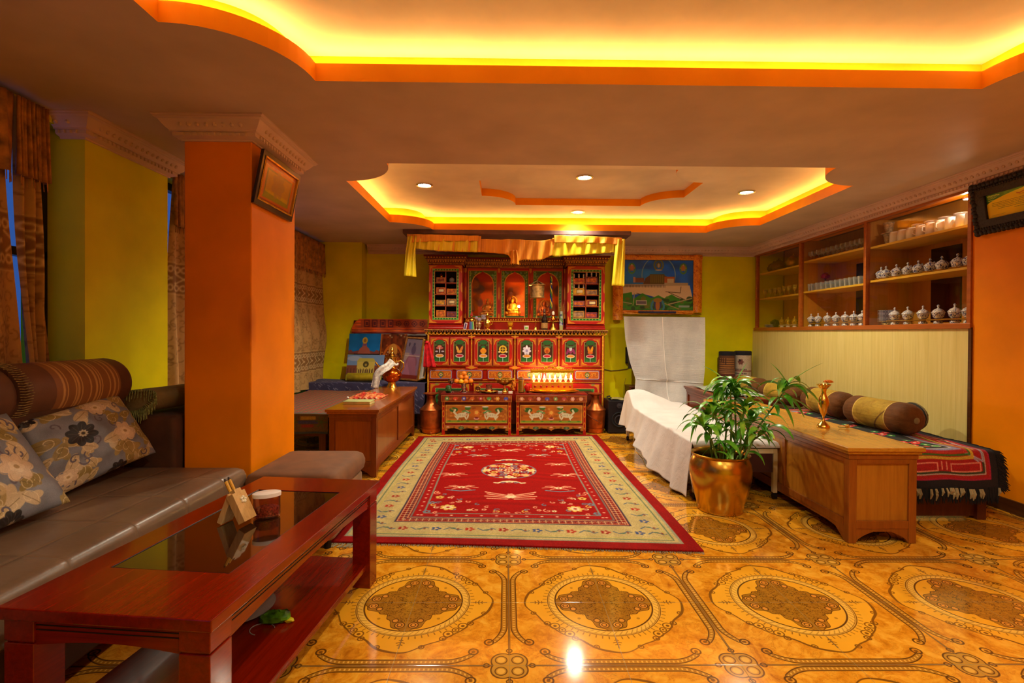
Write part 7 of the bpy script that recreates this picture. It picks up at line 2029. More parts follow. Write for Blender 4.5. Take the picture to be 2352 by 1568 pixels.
def bwmat(name, base='#c8c8d4', ink='#24306c', sc_=70):
    m, p = newmat(name); v = coords('Object'); f = noise(v, sc_, 3, .6, 1.5); x, y, z = sep(v)
    bd = band(z, .004, .003, .001)
    c = mixc(below(f, .47, .03), lin(base), lin(ink)); c = mixc(bd, c, lin(ink))
    _in(p.inputs['Base Color'], c); p.inputs['Roughness'].default_value = .15; p.inputs['Coat Weight'].default_value = .4; return m
M_bw = bwmat('blue_white_porcelain', '#f0f0f8', '#1c2c80'); M_bwl = bwmat('pale_porcelain_lid', '#f4f0f0', '#7c88b8', 90); M_wporc = mat('white_porcelain', '#f4ece0', .18, var=.04, coat=.4)
M_gstand = mat('golden_cup_stand', '#c89a3c', .3, .7, var=.1); M_gcup = mat('golden_lidded_cup', '#c8a02c', .3, .6, var=.25, nscale=60)
def glassware(name, c, a):
    m, p = newmat(name); p.inputs['Base Color'].default_value = lin(c); p.inputs['Roughness'].default_value = .06; p.inputs['Specular IOR Level'].default_value = 1.0
    lw = E.nt.nodes.new('ShaderNodeLayerWeight'); lw.inputs[0].default_value = .35; _in(p.inputs['Alpha'], E(lw.outputs['Facing'])*.6 + a); return m
M_dgl = glassware('clear_glassware', '#e8ecec', .10); M_ggl = glassware('golden_glassware', '#f0cc50', .25)
def lidded(kind, m, ml):
    t = thing('lidded_cup', 'x', 'cup', (0,0,0)); s_ = {'low': 1.0, 'tall': 1.0, 'bowl': 1.25}[kind]
    R = .034*s_; H_ = .040*s_ if kind != 'tall' else .040
    obj('cup', MB().lathe([(0,0),(R*.55,0),(R*.55,.006),(R*.85,H_*.35),(R*1.02,H_),(R*.96,H_),(R*.7,H_*.35),(0,.010)], (0,0,0), 20), m, t, smooth=50)
    obj('lid', MB().lathe([(R*1.10,H_+.001),(R*1.08,H_+.005),(R*.75,H_+.020*s_),(R*.3,H_+.028*s_),(R*.16,H_+.032*s_),(R*.14,H_+.038*s_),(R*.24,H_+.046*s_),(R*.12,H_+.054*s_),(0,H_+.056*s_)], (0,0,0), 20), ml, t, smooth=50)
    return t
def lay(proto, pxs, shelf_z, comp, what, grp, x=XR+.12, dz=0, lab='{o} {w} from left, {s}', where='', first=True, ys=None):
    out = []
    for k, px in enumerate(pxs):
        y = onx(px, 650, x).y; a, b = SH[comp][0], SH[comp][1]; y = min(max(y, a+.03), b-.03)
        lb = lab.format(o=ORD[k], w=what, s=where)
        if first and k == 0: o = proto; o.location = (x, y, shelf_z+dz); o['label'] = lb; o['group'] = grp
        else: o = dup(proto, (x, y, shelf_z+dz), rz=k*.7, label=lb, group=grp)
        out.append(o)
    return out
# right compartment, middle shelf
zR1, zR2, zR3 = SH['right'][4], SH['right'][3], SH['right'][2]
cup = lidded('bowl', M_bw, M_bw)
PXm = [2012, 2035, 2059, 2085, 2109, 2136, 2163, 2199, 2226]
sauc = thing('saucer', 'x', 'saucer', (0,0,0)); obj('dish', MB().lathe([(0,0),(.025,0),(.03,.004),(.056,.012),(.058,.015),(.03,.008),(0,.006)], (0,0,0), 24), M_gstand, sauc, smooth=50)
lay(sauc, PXm, zR2, 'right', 'golden saucer', 'golden saucers under the lidded cups', where='on the middle shelf of the right cabinet compartment', x=XR+.11, dz=.0005)
lay(cup, PXm, zR2, 'right', 'blue and white lidded cup', 'lidded cups on golden saucers', where='middle shelf, right compartment', x=XR+.11, dz=.0085)

# second row behind
cup2 = lidded('bowl', M_bw, M_bwl)
lay(cup2, [2040, 2066, 2092, 2118, 2146], zR2, 'right', 'blue and white lidded cup', 'back row of lidded cups', where='back row, middle shelf, right compartment', x=XR+.25, dz=.0)
# extra tier: three stacked on the left
for k, px in enumerate([2012, 2035, 2059]):
    pass
# bottom of right compartment: plates and bowls on a ledge
stk = thing('plate', 'x', 'plate', (0,0,0)); obj('disc', MB().lathe([(0,0),(.05,0),(.055,.003),(.085,.012),(.087,.015),(.055,.007),(0,.004)], (0,0,0), 32), M_bw, stk, smooth=50)
py = onx(2027, 700, XR+.14).y; f0 = True
for k in range(9):
    lb = '%s plate from the bottom of the blue and white stack in the right compartment' % ORD[k]
    o = stk if k == 0 else dup(stk, label=lb, group='stacked blue and white plates'); o['label'] = lb; o['group'] = 'stacked blue and white plates'
    o.location = (XR+.14, min(py, SH['right'][1]-.09), zR3+.036+.0125*k)
bo = thing('bowl', 'blue and white bowl under the stack of plates, right compartment', 'bowl', (XR+.14, min(py, SH['right'][1]-.09), zR3))
obj('shell', MB().lathe([(0,0),(.03,0),(.032,.006),(.06,.034),(.056,.035),(.03,.010),(0,.006)], (XR+.14, min(py, SH['right'][1]-.09), zR3), 28), M_bw, bo, smooth=50)
ledge = lambda y0, y1, z, lab: (lambda tt: (obj('board', MB().box(XR+.06, XR+.20, y0, y1, z-.008, z), M_gstand, tt), [obj('support', MB().box(XR+.16, XR+.18, yy-.008, yy+.008, z-.045, z-.008), M_gstand, tt) for yy in (y0+.03, y1-.03)]))(thing('cup_rack', lab, 'rack', (XR+.13, (y0+y1)/2, z-.045)))
PXb = [2056, 2086, 2121, 2156, 2194, 2226]
ledge(SH['right'][0]+.01, onx(2046, 700, XR+.1).y, zR3+.053, 'low golden rack carrying lidded bowls in the right compartment')
cupB = lidded('bowl', M_bw, M_bwl)
lay(cupB, PXb, zR3, 'right', 'lidded bowl', 'lidded bowls on the bottom rack', where='on the low rack of the right compartment', x=XR+.11, dz=.0535)
low = thing('small_cup', 'x', 'cup', (0,0,0)); obj('cup_body', MB().lathe([(0,0),(.022,0),(.032,.010),(.030,.032),(.022,.038),(0,.038)], (0,0,0), 20), M_bw, low, smooth=50); obj('foot_ring', MB().lathe([(.020,.038),(.020,.043),(.016,.043),(.016,.038)], (0,0,0), 18), M_wporc, low)
lay(low, PXb, zR3, 'right', 'upturned small cup', 'upturned cups under the right rack', where='under the rack of the right compartment', x=XR+.10)
# top shelf: urns and white mugs
M_urn = mat('beige_carved_ceramic', '#a89070', .4, var=.3, nscale=50, bmp=.3)
ux, uy = XR+.14, min(onx(2024, 540, XR+.14).y, SH['right'][1]-.08)
for k, lb in enumerate(('beige carved urn, lower one of the stacked pair in the right compartment', 'beige carved urn, upper one of the stacked pair in the right compartment')):
    z = zR1+.108*k+.001*k; t = thing('urn', lb, 'urn', (ux, uy, z), 'stacked carved urns')
    obj('foot', MB().lathe([(0,0),(.062,0),(.062,.006),(.035,.010)], (ux, uy, z), 24), M_urn, t, smooth=50)
    obj('cup', MB().lathe([(.030,.010),(.026,.02),(.034,.045),(.040,.085),(.046,.104),(.042,.105),(.03,.06),(0,.03)], (ux, uy, z), 24), M_urn, t, smooth=50)
def mug(s_=1.0):
    t = thing('white_mug', 'x', 'mug', (0,0,0))
    obj('mug_body', MB().lathe([(0,0),(.036*s_,0),(.041*s_,.008),(.040*s_,.085),(.036*s_,.10),(.033*s_,.10),(.036*s_,.010),(0,.006)], (0,0,0), 24), M_wporc, t, smooth=50)
    obj('handle', MB().tube([(.038, 0, .075), (.060, 0, .070), (.062, 0, .040), (.038, 0, .025)], .005, 8), M_wporc, t, smooth=50); return t
lay(mug(), [2054, 2073, 2093, 2115, 2137, 2159, 2183, 2208, 2230], zR1, 'right', 'white mug', 'white mugs in the front row', where='front row of the top shelf, right compartment', x=XR+.10)
sh_ = thing('shelf_step', 'raised wooden step at the back of the top shelf, right compartment', 'step', (XR+.28, 4.1, zR1)); obj('board', MB().box(XR+.22, XR+.39, SH['right'][0]+.005, 4.52, zR1+.060, zR1+.074), M_shelf, sh_); obj('riser', MB().box(XR+.23, XR+.24, SH['right'][0]+.005, 4.52, zR1+.0005, zR1+.060), M_shelf, sh_)
M_gmug = mat('greyish_tall_mug', '#b0a4a0', .3, var=.08)
tm = thing('tall_mug', 'x', 'mug', (0,0,0)); obj('mug_body', MB().lathe([(0,0),(.044,0),(.046,.075),(.050,.08),(.050,.09),(.045,.088),(.04,.01),(0,.008)], (0,0,0), 24), M_gmug, tm, smooth=50); obj('rim', MB().lathe([(.045,.088),(.052,.088),(.052,.094),(.045,.094)], (0,0,0), 24), M_wporc, tm)
lay(tm, [2108, 2136, 2170, 2206], zR1, 'right', 'greyish tall mug', 'tall mugs in the back row', where='back row of the top shelf, right compartment', x=XR+.30, dz=.0745)
# middle compartment
zM1, zM2, zM3 = SH['middle'][4], SH['middle'][3], SH['middle'][2]
def wine(name, m, h=.12, r=.026):
    t = thing(name, 'x', 'glass', (0,0,0))
    obj('foot', MB().lathe([(0,0),(r*.85,0),(r*.8,.003),(.004,.007),(.003,h*.45)], (0,0,0), 16), m, t, smooth=60)
    obj('bowl', MB().lathe([(.003,h*.44),(r*.8,h*.55),(r,h*.72),(r*.88,h),(r*.84,h),(r*.95,h*.72),(r*.7,h*.57),(0,h*.47)], (0,0,0), 16), m, t, smooth=60); return t
g1 = wine('wine_glass', M_dgl, .105, .028)
PXg = list(np.linspace(1858, 1978, 12))
lay(g1, PXg, zM1, 'middle', 'stemmed glass', 'stemmed glasses in the front row', where='front row, top shelf of the middle compartment', x=XR+.09)
lay(g1, PXg, zM1, 'middle', 'stemmed glass', 'stemmed glasses in the back row', where='back row, top shelf of the middle compartment', x=XR+.20, first=False)
tb = thing('tumbler', 'x', 'glass', (0,0,0)); obj('wall', MB().lathe([(0,0),(.025,0),(.031,.085),(.029,.085),(.023,.006),(0,.006)], (0,0,0), 18), M_dgl, tb, smooth=50); obj('base', MB().lathe([(0,.0005),(.0235,.0005),(.024,.010),(0,.010)], (0,0,0), 18), M_dgl, tb, smooth=50)
lay(tb, PXg, zM2, 'middle', 'clear tumbler', 'tumblers in the front row', where='front row, middle shelf of the middle compartment', x=XR+.09)
lay(tb, PXg[3:], zM2, 'middle', 'clear tumbler', 'tumblers in the back row', where='back row, middle shelf of the middle compartment', x=XR+.18, first=False)
ry = onx(1882, 640, XR+.20).y; ry = min(ry, SH['middle'][1]-.06); rc = Vector((XR+.24, ry, zM2))
t = thing('red_rose', 'red artificial rose standing in a glass among the tumblers', 'flower', rc)
obj('glass', MB().lathe([(0,0),(.02,0),(.012,.02),(.022,.09),(.020,.09),(.010,.02),(0,.01)], rc, 16), M_dgl, t, smooth=50); obj('stem', MB().cyl(rc+Vector((0,0,.015)), rc+Vector((0,0,.15)), .004), M_leafd, t)
obj('petals', crumple2(MB().sphere(rc+Vector((0,0,.175)), .042, 14, 10, 1, 1, .8), .012), mat('rose_red', '#b00818', .5), t, smooth=25)
cupM = lidded('low', M_bw, M_bwl)
PXc = [1864, 1880, 1901, 1921, 1942, 1962, 1981]
ledge(SH['middle'][0]+.01, SH['middle'][1]-.03, zM3+.053, 'low golden rack carrying lidded cups in the middle compartment')
cupM.scale = (1.15,)*3
for k, o in enumerate(lay(cupM, PXc, zM3, 'middle', 'lidded cup', 'lidded cups on the middle rack', where='on the low rack of the middle compartment', x=XR+.10, dz=.0535)): o.scale = (1.15,)*3
lay(low, PXc, zM3, 'middle', 'upturned small cup', 'upturned cups under the middle rack', where='under the rack of the middle compartment', x=XR+.09, first=False)
# left compartment
zL1, zL2, zL3 = SH['left'][4], SH['left'][3], SH['left'][2]
M_pot = mat('dim_brown_pot', '#8c5a30', .35, .5, var=.2)
for k, (px, r, h, lb) in enumerate(((1757, .085, .16, 'brownish covered pot, first on the top shelf of the left compartment'), (1788, .10, .18, 'round brown covered pot in the middle of the left compartment top shelf'), (1822, .085, .19, 'pale domed pot, last on the top shelf of the left compartment'))):
    c = Vector((XR+.17, min(onx(px, 590, XR+.17).y, SH['left'][1]-.10), zL1)); t = thing('covered_pot', lb, 'pot', c, 'covered pots in the left compartment')
    obj('body', MB().lathe([(0,0),(r*.6,0),(r,h*.3),(r*.98,h*.5),(r*.8,h*.62)], c, 28), M_pot if k < 2 else M_brass2, t, smooth=60); obj('lid', MB().lathe([(r*.85,h*.62),(r*.8,h*.68),(r*.3,h*.85),(r*.1,h*.9),(r*.12,h),(0,h*1.02)], c, 28), M_pot if k < 2 else M_brass2, t, smooth=60)
gg = wine('gold_tinted_glass', M_ggl, .12, .026)
M_liq = mat('golden_glass_bottom', '#c8a42c', .15, .3)
obj('coloured_base', MB().lathe([(0,.058),(.018,.066),(.022,.085),(.020,.092),(0,.092)], (0,0,0), 16), M_liq, gg, smooth=60)
PXl = [1750, 1759, 1770, 1781, 1791, 1802, 1813, 1826]
lay(gg, PXl, zL2, 'left', 'gold tinted glass', 'gold tinted glasses in the front row', where='front row, middle shelf of the left compartment', x=XR+.09)
lay(gg, PXl[3:], zL2, 'left', 'gold tinted glass', 'gold tinted glasses in the back row', where='back row, middle shelf of the left compartment', x=XR+.22, first=False)
gl_ = thing('golden_cup', 'x', 'cup', (0,0,0))
obj('stand', MB().lathe([(0,0),(.028,0),(.024,.02),(.016,.028),(.042,.040),(.043,.043),(.018,.043)], (0,0,0), 24), M_wporc, gl_, smooth=50); obj('cup', MB().lathe([(.014,.043),(.028,.055),(.034,.085),(0,.085)], (0,0,0), 24), M_gcup, gl_, smooth=50); obj('lid', MB().lathe([(.037,.086),(.030,.105),(.012,.120),(.006,.128),(.010,.140),(0,.148)], (0,0,0), 24), M_gcup, gl_, smooth=50)
lay(gl_, [1797, 1811, 1826], zL3, 'left', 'golden lidded cup', 'golden lidded cups', where='at the bottom of the left compartment', x=XR+.12)
c = Vector((XR+.14, min(onx(1761, 730, XR+.14).y, SH['left'][1]-.10), zL3)); 
for k in range(4):
    o = dup(stk, c+Vector((0, 0, .0125*k)), label='%s plate from the bottom of the pale stack in the left compartment' % ORD[k], group='pale plates in the left compartment')
c = Vector((XR+.16, onx(1780, 720, XR+.16).y, zL3)); t = thing('green_glass_bowl', 'green glass bowl beside the golden cups in the left compartment', 'bowl', c)
obj('bowl', MB().lathe([(0,0),(.03,0),(.05,.03),(.06,.09),(.056,.09),(.045,.03),(0,.01)], c, 24), thinglass('green_glass', '#7ca85c', .9), t, smooth=60); obj('lid', MB().lathe([(.06,.091),(.04,.11),(0,.125)], c, 24), thinglass('green_glass_lid', '#6c9850', .9), t, smooth=60)

c = onx(2222, 458, XR+.10); t = thing('cabinet_light', 'small puck light glowing at the top right corner of the glazed cabinet', 'light', (c.x, c.y, CZ1-.02))
obj('housing', MB().lathe([(0,.012),(.03,.012),(.03,-.004),(.024,-.006),(.024,.0)], (c.x, c.y, CZ1-.045), 20), M_chrome, t, smooth=40); obj('lens', MB().lathe([(0,-.004),(.024,-.002)], (c.x, c.y, CZ1-.045), 20), emis('puck_light_lens', '#e8fff4', 25.0), t)
plight('puck_light_lamp', (c.x, c.y, CZ1-.065), 2.4, (1, .93, .75), .02)
# ---- certificate in a carved black frame
M_ebony = mat('carved_black_frame', '#1a1014', .4, var=.5, nscale=60, bmp=.8, bscale=90)
fy1 = onx(2246, 470, XR-.03).y; fy0 = fy1-.78; fz0, fz1 = onx(2262, 535, XR-.03).z, 2.272
t = thing('framed_certificate', 'yellow and green certificate in a carved black frame on the right orange wall', 'certificate', (XR-.03, (fy0+fy1)/2, fz0))
tilt = .05
def fx(z): return XR-.012-tilt*(z-fz0)/(fz1-fz0)
def barr(y0, y1, z0, z1, d0, d1, m, nm='frame'):
    mb = MB(); vs = []
    for d in (d0, d1):
        for (y, z) in ((y0,z0),(y1,z0),(y1,z1),(y0,z1)): vs.append((fx(z)-d, y, z))
    mb.add(vs, [(0,1,2,3),(7,6,5,4),(0,4,5,1),(1,5,6,2),(2,6,7,3),(3,7,4,0)]); return mb
F_ = MB(); bw_ = .085
for a in ((fy0, fy1, fz0, fz0+bw_), (fy0, fy1, fz1-bw_, fz1), (fy0, fy0+bw_, fz0+bw_, fz1-bw_), (fy1-bw_, fy1, fz0+bw_, fz1-bw_)):
    q = barr(a[0], a[1], a[2], a[3], 0, .022, M_ebony); F_.add(q.v, q.f)
obj('frame', F_, M_ebony, t, bevel=.005)
kn = MB()
for k in range(26):
    y = lerp(fy0, fy1, k/25)
    for z in (fz0+.004, fz1-.004): kn.sphere((fx(z)-.016, y, z), .018, 8, 6)
for k in range(14):
    z = lerp(fz0, fz1, k/13)
    for y in (fy0+.002, fy1-.002): kn.sphere((fx(z)-.016, y+.006*math.sin(k*2.2), z), .020, 8, 6)
for k in range(40): kn.sphere((fx(fz0+.03)-.022, lerp(fy0+.02, fy1-.02, k/39), fz0+.03), .010, 6, 5); kn.sphere((fx(fz1-.03)-.022, lerp(fy0+.02, fy1-.02, k/39), fz1-.03), .010, 6, 5)
obj('carved_edge', kn, M_ebony, t, smooth=180)
iy0, iy1, iz0, iz1 = fy0+bw_, fy1-bw_, fz0+bw_, fz1-bw_; w, h = iy1-iy0, iz1-iz0
cv = Canvas(w, h, 420, 160, '#f4d010')       # u runs from the cabinet side towards the camera
cv.cloud(.05, 4)
X, Y = cv.X, cv.Y
cv.put((h*.60+ (w*.42)**2*.0 + h*.36*np.clip(X/(w*.42), 0, 1)**.55) - Y, '#1c7420')
for k in range(3): cv.path([(.012+.01*i, h*(.93-.085*k)+.003*math.sin(i*2.3+k)) for i in range(int(9-2*k))], .0038 if k == 0 else .0026, '#c0c850')
def strokes(x0, x1, y, s_, c_):
    rg = random.Random(int(y*1e4)); x = x0
    while x < x1:
        wl = s_*(1+2.5*rg.random()); cv.path([(x+wl*i/5, y+s_*.35*(rg.random()-.5)) for i in range(6)], s_*.13, c_); x += wl+s_*.5
strokes(w*.34, w*.66, h*.80, .017, '#c8501c'); strokes(w*.36, w*.60, h*.73, .010, '#c86c1c')
for k in range(5): strokes(w*(.06+.06*(k > 2)), w*(.95-.05*(k > 2)), h*(.62-.062*k), .0085, '#6c6410')
strokes(w*.30, w*.72, h*.295, .0085, '#6c6410'); strokes(w*.42, w*.58, h*.23, .007, '#a07c14'); strokes(w*.44, w*.56, h*.17, .007, '#a07c14'); strokes(w*.04, w*.18, h*.14, .006, '#a08414')
painted('certificate_paper', cv, lambda U, V: (fx(iz0+h*V)-.006, iy1-w*U, iz0+h*V), colmat('certificate_print', rough=.3, var=.02), t, label='yellow certificate with a green corner band')
obj('cover_glass', barr(iy0, iy1, iz0, iz1, .009, .011, None), thinglass('picture_glass', '#ffffff', .35), t)
# ---- picture on the pillar
t = thing('framed_picture', 'small dark framed golden picture hanging high on the side of the orange pillar', 'picture', (PX1+.05, (pn+pf)/2, 1.7))
c1, c2, c3, c4 = onx(590, 477, PX1+.016), onx(676, 507, PX1+.016), onx(685, 393, PX1+.085), onx(600, 341, PX1+.085)
ya, yb2 = (c1.y+c4.y)/2, (c2.y+c3.y)/2; za, zb2 = (c1.z+c2.z)/2, min((c3.z+c4.z)/2, ZC-CH-.005)
def ppx(z): return PX1+.004+.060*(z-za)/(zb2-za)
def pbar(y0, y1, z0, z1, d0, d1):
    vs = [];
    for d in (d0, d1):
        for (y, z) in ((y0,z0),(y1,z0),(y1,z1),(y0,z1)): vs.append((ppx(z)+d, y, z))
    return vs, [(0,3,2,1),(4,5,6,7),(0,1,5,4),(1,2,6,5),(2,3,7,6),(3,0,4,7)]
def pframe(o, wd, d1, m, nm, lab=None):
    F_ = MB(); y0, y1, z0, z1 = ya+o, yb2-o, za+o, zb2-o
    for a in ((y0, y1, z0, z0+wd), (y0, y1, z1-wd, z1), (y0, y0+wd, z0+wd, z1-wd), (y1-wd, y1, z0+wd, z1-wd)): F_.add(*pbar(*a, 0, d1))
    obj(nm, F_, m, t, bevel=.002, label=lab)
pframe(0, .030, .018, mat('dark_carved_wood', '#2a1208', .35, coat=.3), 'frame')
pframe(.028, .010, .022, M_brass2, 'inner_frame', 'gilt beaded inner frame')
bd = MB()
for k in range(44): bd.sphere((ppx(za+.034)+.022, lerp(ya+.034, yb2-.034, k/43), za+.034), .0035, 6, 5)
for k in range(44): z = lerp(za+.034, zb2-.034, k/43); bd.sphere((ppx(z)+.022, ya+.034, z), .0035, 6, 5); bd.sphere((ppx(z)+.022, yb2-.034, z), .0035, 6, 5)
obj('beading', bd, M_goldm, t, smooth=180)
w, h = (yb2-ya)-.076, (zb2-za)-.076; cv = Canvas(w, h, 120, 120, '#c86414')
cv.rect(0, w, h*.93, h, '#b01c10'); cv.rect(w*.02, w*.98, h*.90, h*.93, '#c8808c'); cv.rect(0, w, 0, h*.05, '#a02c20'); cv.rect(w*.12, w*.9, h*.14, h*.84, '#907838'); cv.rect(w*.16, w*.86, h*.18, h*.80, '#b88a28'); cv.rect(w*.16, w*.86, h*.18, h*.32, '#c0a018'); cv.poly([(w*.10,h*.10),(w*.9,h*.12),(w*.86,h*.22),(w*.16,h*.26)], '#8c8c10')
cv.flower(w*.5, h*.55, w*.2, '#a07c40', 7, alpha=.6); cv.rect(w*.95, w, 0, h, '#c89888', alpha=.7)
painted('picture_print', cv, lambda U, V: (ppx(za+.038+h*V)+.010, ya+.038+w*U, za+.038+h*V), colmat('faded_print', rough=.25, coat=.3), t)

# ---- long teak tables
fa, fb_ = onz(1943, 1248, 0), onz(2110, 1251, 0)
AX0_, AX1_, AY0_ = fa.x+.015, fb_.x, fa.y; AH = .558
chest('long_wooden_table', 'long golden-brown low table with panelled sides, nearest the camera on the right', AX0_, AX1_, AY0_, 4.84, AH, 3, M_teakt, M_teak, M_teakd)
gB = onz(1577, 886, AH)
M_redteak = wood('reddish_teak', '#6c2c10', '#8c401c', rough=.32, axis='Y', scale=4, coat=.3)
chest('long_wooden_table', 'reddish low table standing behind the long golden-brown one, half under a pale cloth', gB.x, gB.x+.42, 4.93, gB.y, AH, 2, M_redteak, M_redteak, M_redteak)
M_gauze, _p = newmat('pale_green_gauze'); _in(_p.inputs['Base Color'], ramp(noise(coords('Object'), 9, 4), [(.3, '#8c9480'), (.7, '#a8b09c')])); _p.inputs['Roughness'].default_value = .85
t = thing('table_cloth', 'pale grey-green cloth spread over the reddish far table', 'cloth', (gB.x+.24, 5.6, AH))
mb = MB().grid(lambda u, v: (gB.x+.03+.40*u+.010*math.sin(9*v), 5.08+.95*v, AH+.004+.012*abs(math.sin(4*u+5*v))+.04*math.exp(-((u-.8)**2+(v-.7)**2)*8)), 26, 40)
obj('cloth_surface', mb, M_gauze, t, smooth=180, solid=.003)
bk = onz(1742, 914, AH+.02)
t = thing('magazine', 'black and white magazine at the far end of the long table', 'magazine', (2.2, 4.66, AH))
obj('pages', MB().box(2.10, 2.31, 4.58, 4.74, AH+.001, AH+.022), M_paper, t, bevel=.002); obj('cover', MB().box(2.095, 2.315, 4.575, 4.745, AH+.022, AH+.026), mat('black_white_cover', '#8c8880', .4, var=.8, nscale=14), t)
# brass flower vase
vb = onz(1891, 981, AH)
t = thing('brass_vase', 'slim brass vase with a scalloped mouth on the long teak table', 'vase', vb)
k = .95
obj('foot', MB().lathe([(0,0),(.042*k,0),(.044*k,.006),(.036*k,.018),(.018*k,.038),(.007*k,.052),(.006*k,.075)], vb, 28), M_brass, t, smooth=60)
obj('body', MB().lathe([(.006*k,.074),(.020*k,.10),(.034*k,.145),(.038*k,.175),(.030*k,.205),(.018*k,.228),(.016*k,.25),(.022*k,.275)], vb, 32), M_brass, t, smooth=60)
mth = MB().grid(lambda u, v: (vb.x+(.022+.020*v+.004*v*math.sin(12*2*PI*u))*math.cos(2*PI*u), vb.y+(.022+.020*v+.004*v*math.sin(12*2*PI*u))*math.sin(2*PI*u), vb.z+.270+.030*v), 96, 5, wrap=True)
obj('scalloped_mouth', mth, M_brass, t, smooth=180, solid=.0015)
t = thing('marigold', 'orange marigold standing in the brass vase', 'flower', (vb.x+.028, vb.y, vb.z+.29))
obj('stem', MB().tube([vb+Vector((.0,0,.12)), vb+Vector((.008,0,.24)), vb+Vector((.03,0,.305))], .003, 6), M_leafd, t)
mb = MB()
for i in range(30):
    a = i*2.4; r_ = .004+.022*(i/30)**.6; R = Matrix.Rotation(a, 3, 'Z') @ Matrix.Rotation(.5+.9*(i/30), 3, 'Y')
    mb.obox(vb+Vector((.032,0,.315))+Vector((r_*math.cos(a), r_*math.sin(a), .008-.010*(i/30))), .004, .012, .018, R)
obj('petals', mb, M_marig, t, smooth=30)
fp = onz(1944, 984, AH)
t = thing('fallen_flower', 'small wilted yellow flower lying on the long table by the vase', 'flower', fp)
obj('petals', crumple2(MB().sphere(fp+Vector((.006,0,.016)), .014, 10, 8, 1, 1, .9), .006), mat('wilted_petals', '#c88c18', .6), t, smooth=30); obj('stem', MB().tube([fp+Vector((.0,0,.008)), fp+Vector((-.04,.01,.008)), fp+Vector((-.055,.0,.012))], .0025, 6), M_leafd, t)

# ---- wall bench with shaggy carpet and bolsters
BX0, BX1, BYN, BZ = AX1_+.10, onz(2262, 1195, 0).x+.02, onz(2262, 1195, 0).y, .445
t = thing('wall_bench', 'low dark wooden bench along the right wall under a shaggy patterned carpet', 'bench', ((BX0+BX1)/2, 4.8, 0))
obj('seat', MB().box(BX0, BX1, BYN+.01, 6.45, BZ-.07, BZ), M_dkwood, t, bevel=.004)
obj('front_board', MB().box(BX0+.02, BX1-.02, BYN+.03, BYN+.05, .02, BZ-.07), M_dkwood, t)
obj('side_board', MB().box(BX0+.01, BX0+.03, BYN+.05, 6.4, .02, BZ-.07), M_dkwood, t)
obj('moulding', MB().box(BX0, BX1, BYN+.018, BYN+.03, .16, .185), M_dkwood, t, bevel=.003)
for x in (BX0, BX1-.06):
    for y in (BYN+.01, 4.8, 6.38): obj('leg', MB().box(x, x+.06, y, y+.06, 0, BZ-.07), M_dkwood, t, bevel=.003)
w, L = BX1-BX0+.02, 2.0; cv = Canvas(w, L, 230, 640, '#120c10')
b_ = .045
cv.rect(b_, w-b_, b_, L-b_, '#a01038'); cv.rect(b_+.010, w-b_-.010, b_+.010, L-b_-.010, '#9c0c0c')
cv.rect(b_+.035, w-b_-.035, b_+.035, L-b_-.035, '#a8a090', line=.004); cv.rect(b_+.046, w-b_-.046, b_+.046, L-b_-.046, '#2c3c1c', line=.006)
for sx in (0, 1):
    X = lambda d: d if sx == 0 else w-d
    for (xa, ya_, xb_, yb_) in ((.11,.10,.30,.13),(.36,.11,.36,.18)):
        cv.path([(X(xa), ya_), (X(xb_), ya_), (X(xb_), ya_+.05), (X(xa), ya_+.05), (X(xa), ya_)], .004, '#d88c70')
    cv.path([(X(.09), .42), (X(.09), .16), (X(.20), .22), (X(.12), .16)], .006, '#9c94a8'); cv.path([(X(.13), .42), (X(.13), .24)], .008, '#c08c28')
    for k in range(10): y = .40+k*.15; cv.rect(min(X(.075), X(.125)), max(X(.075), X(.125)), y, y+.10, '#d88c70', line=.004)
cv.rect(.155, w-.155, .185, L-.15, '#c09a28', line=.010); cv.rect(.170, w-.170, .205, L-.17, '#3c6c20', line=.006); cv.rect(.185, w-.185, .22, L-.19, '#b02c14', line=.006)
cv.rect(.20, w-.20, .24, L-.20, '#7c7c94'); cv.rect(.235, w-.235, .275, L-.24, '#c8c0b0'); cv.rect(.242, w-.242, .282, L-.247, '#0c140c')
for k in range(5):
    yy = .42+k*.32
    for dx, dy, c_, r_ in ((0,0,'#c81c14',.035),(-.05,.03,'#d03020',.026),(.05,.03,'#c81c14',.028),(.03,-.05,'#2c8c2c',.030),(-.04,-.05,'#c03018',.022),(0,.07,'#1c7c2c',.026)): cv.flower(w/2+dx, yy+dy, r_, c_, 5, k+dx*9); cv.ell(w/2+dx, yy+dy, r_*.3, r_*.3, '#e8d0b0')
for sg in (-1, 1): cv.ell(w/2+sg*.06, .325, .030, .020, '#c8c0a0'); cv.ell(w/2+sg*.06, .325, .022, .014, '#2c8c2c'); cv.ell(w/2, .33, .02, .016, '#a04020')
cv.speck(.15)
M_shag = colmat('shaggy_tibetan_wool', rough=.95, bmp=.7, bscale=260, sheen=.3)
t = thing('shaggy_carpet', 'black-edged red, grey and green Tibetan carpet over the right wall bench', 'carpet', ((BX0+BX1)/2, BYN, BZ))
DR = .20
def shag(U, V):
    s_ = V*L; rr = .035
    ang_ = np.clip((s_-DR)/rr, 0, PI/2)
    y = np.where(s_ < DR, BYN-.028-.03*(1-s_/DR), np.where(s_ < DR+rr*PI/2, BYN-.028+rr*(1-np.cos(ang_)), BYN-.028+rr+(s_-DR-rr*PI/2)))
    z = np.where(s_ < DR, BZ+.020-rr-(DR-s_)*.98, np.where(s_ < DR+rr*PI/2, BZ+.020-rr+rr*np.sin(ang_), BZ+.020))
    z = z + .004*np.sin(U*14+V*30) - .02*np.clip(U-.93, 0, 1)*0
    return BX0-.01+w*U+.01*np.sin(V*22), y, z
painted('pile', cv, shag, M_shag, t, back=.016)
tf = MB(); rg = random.Random(4)
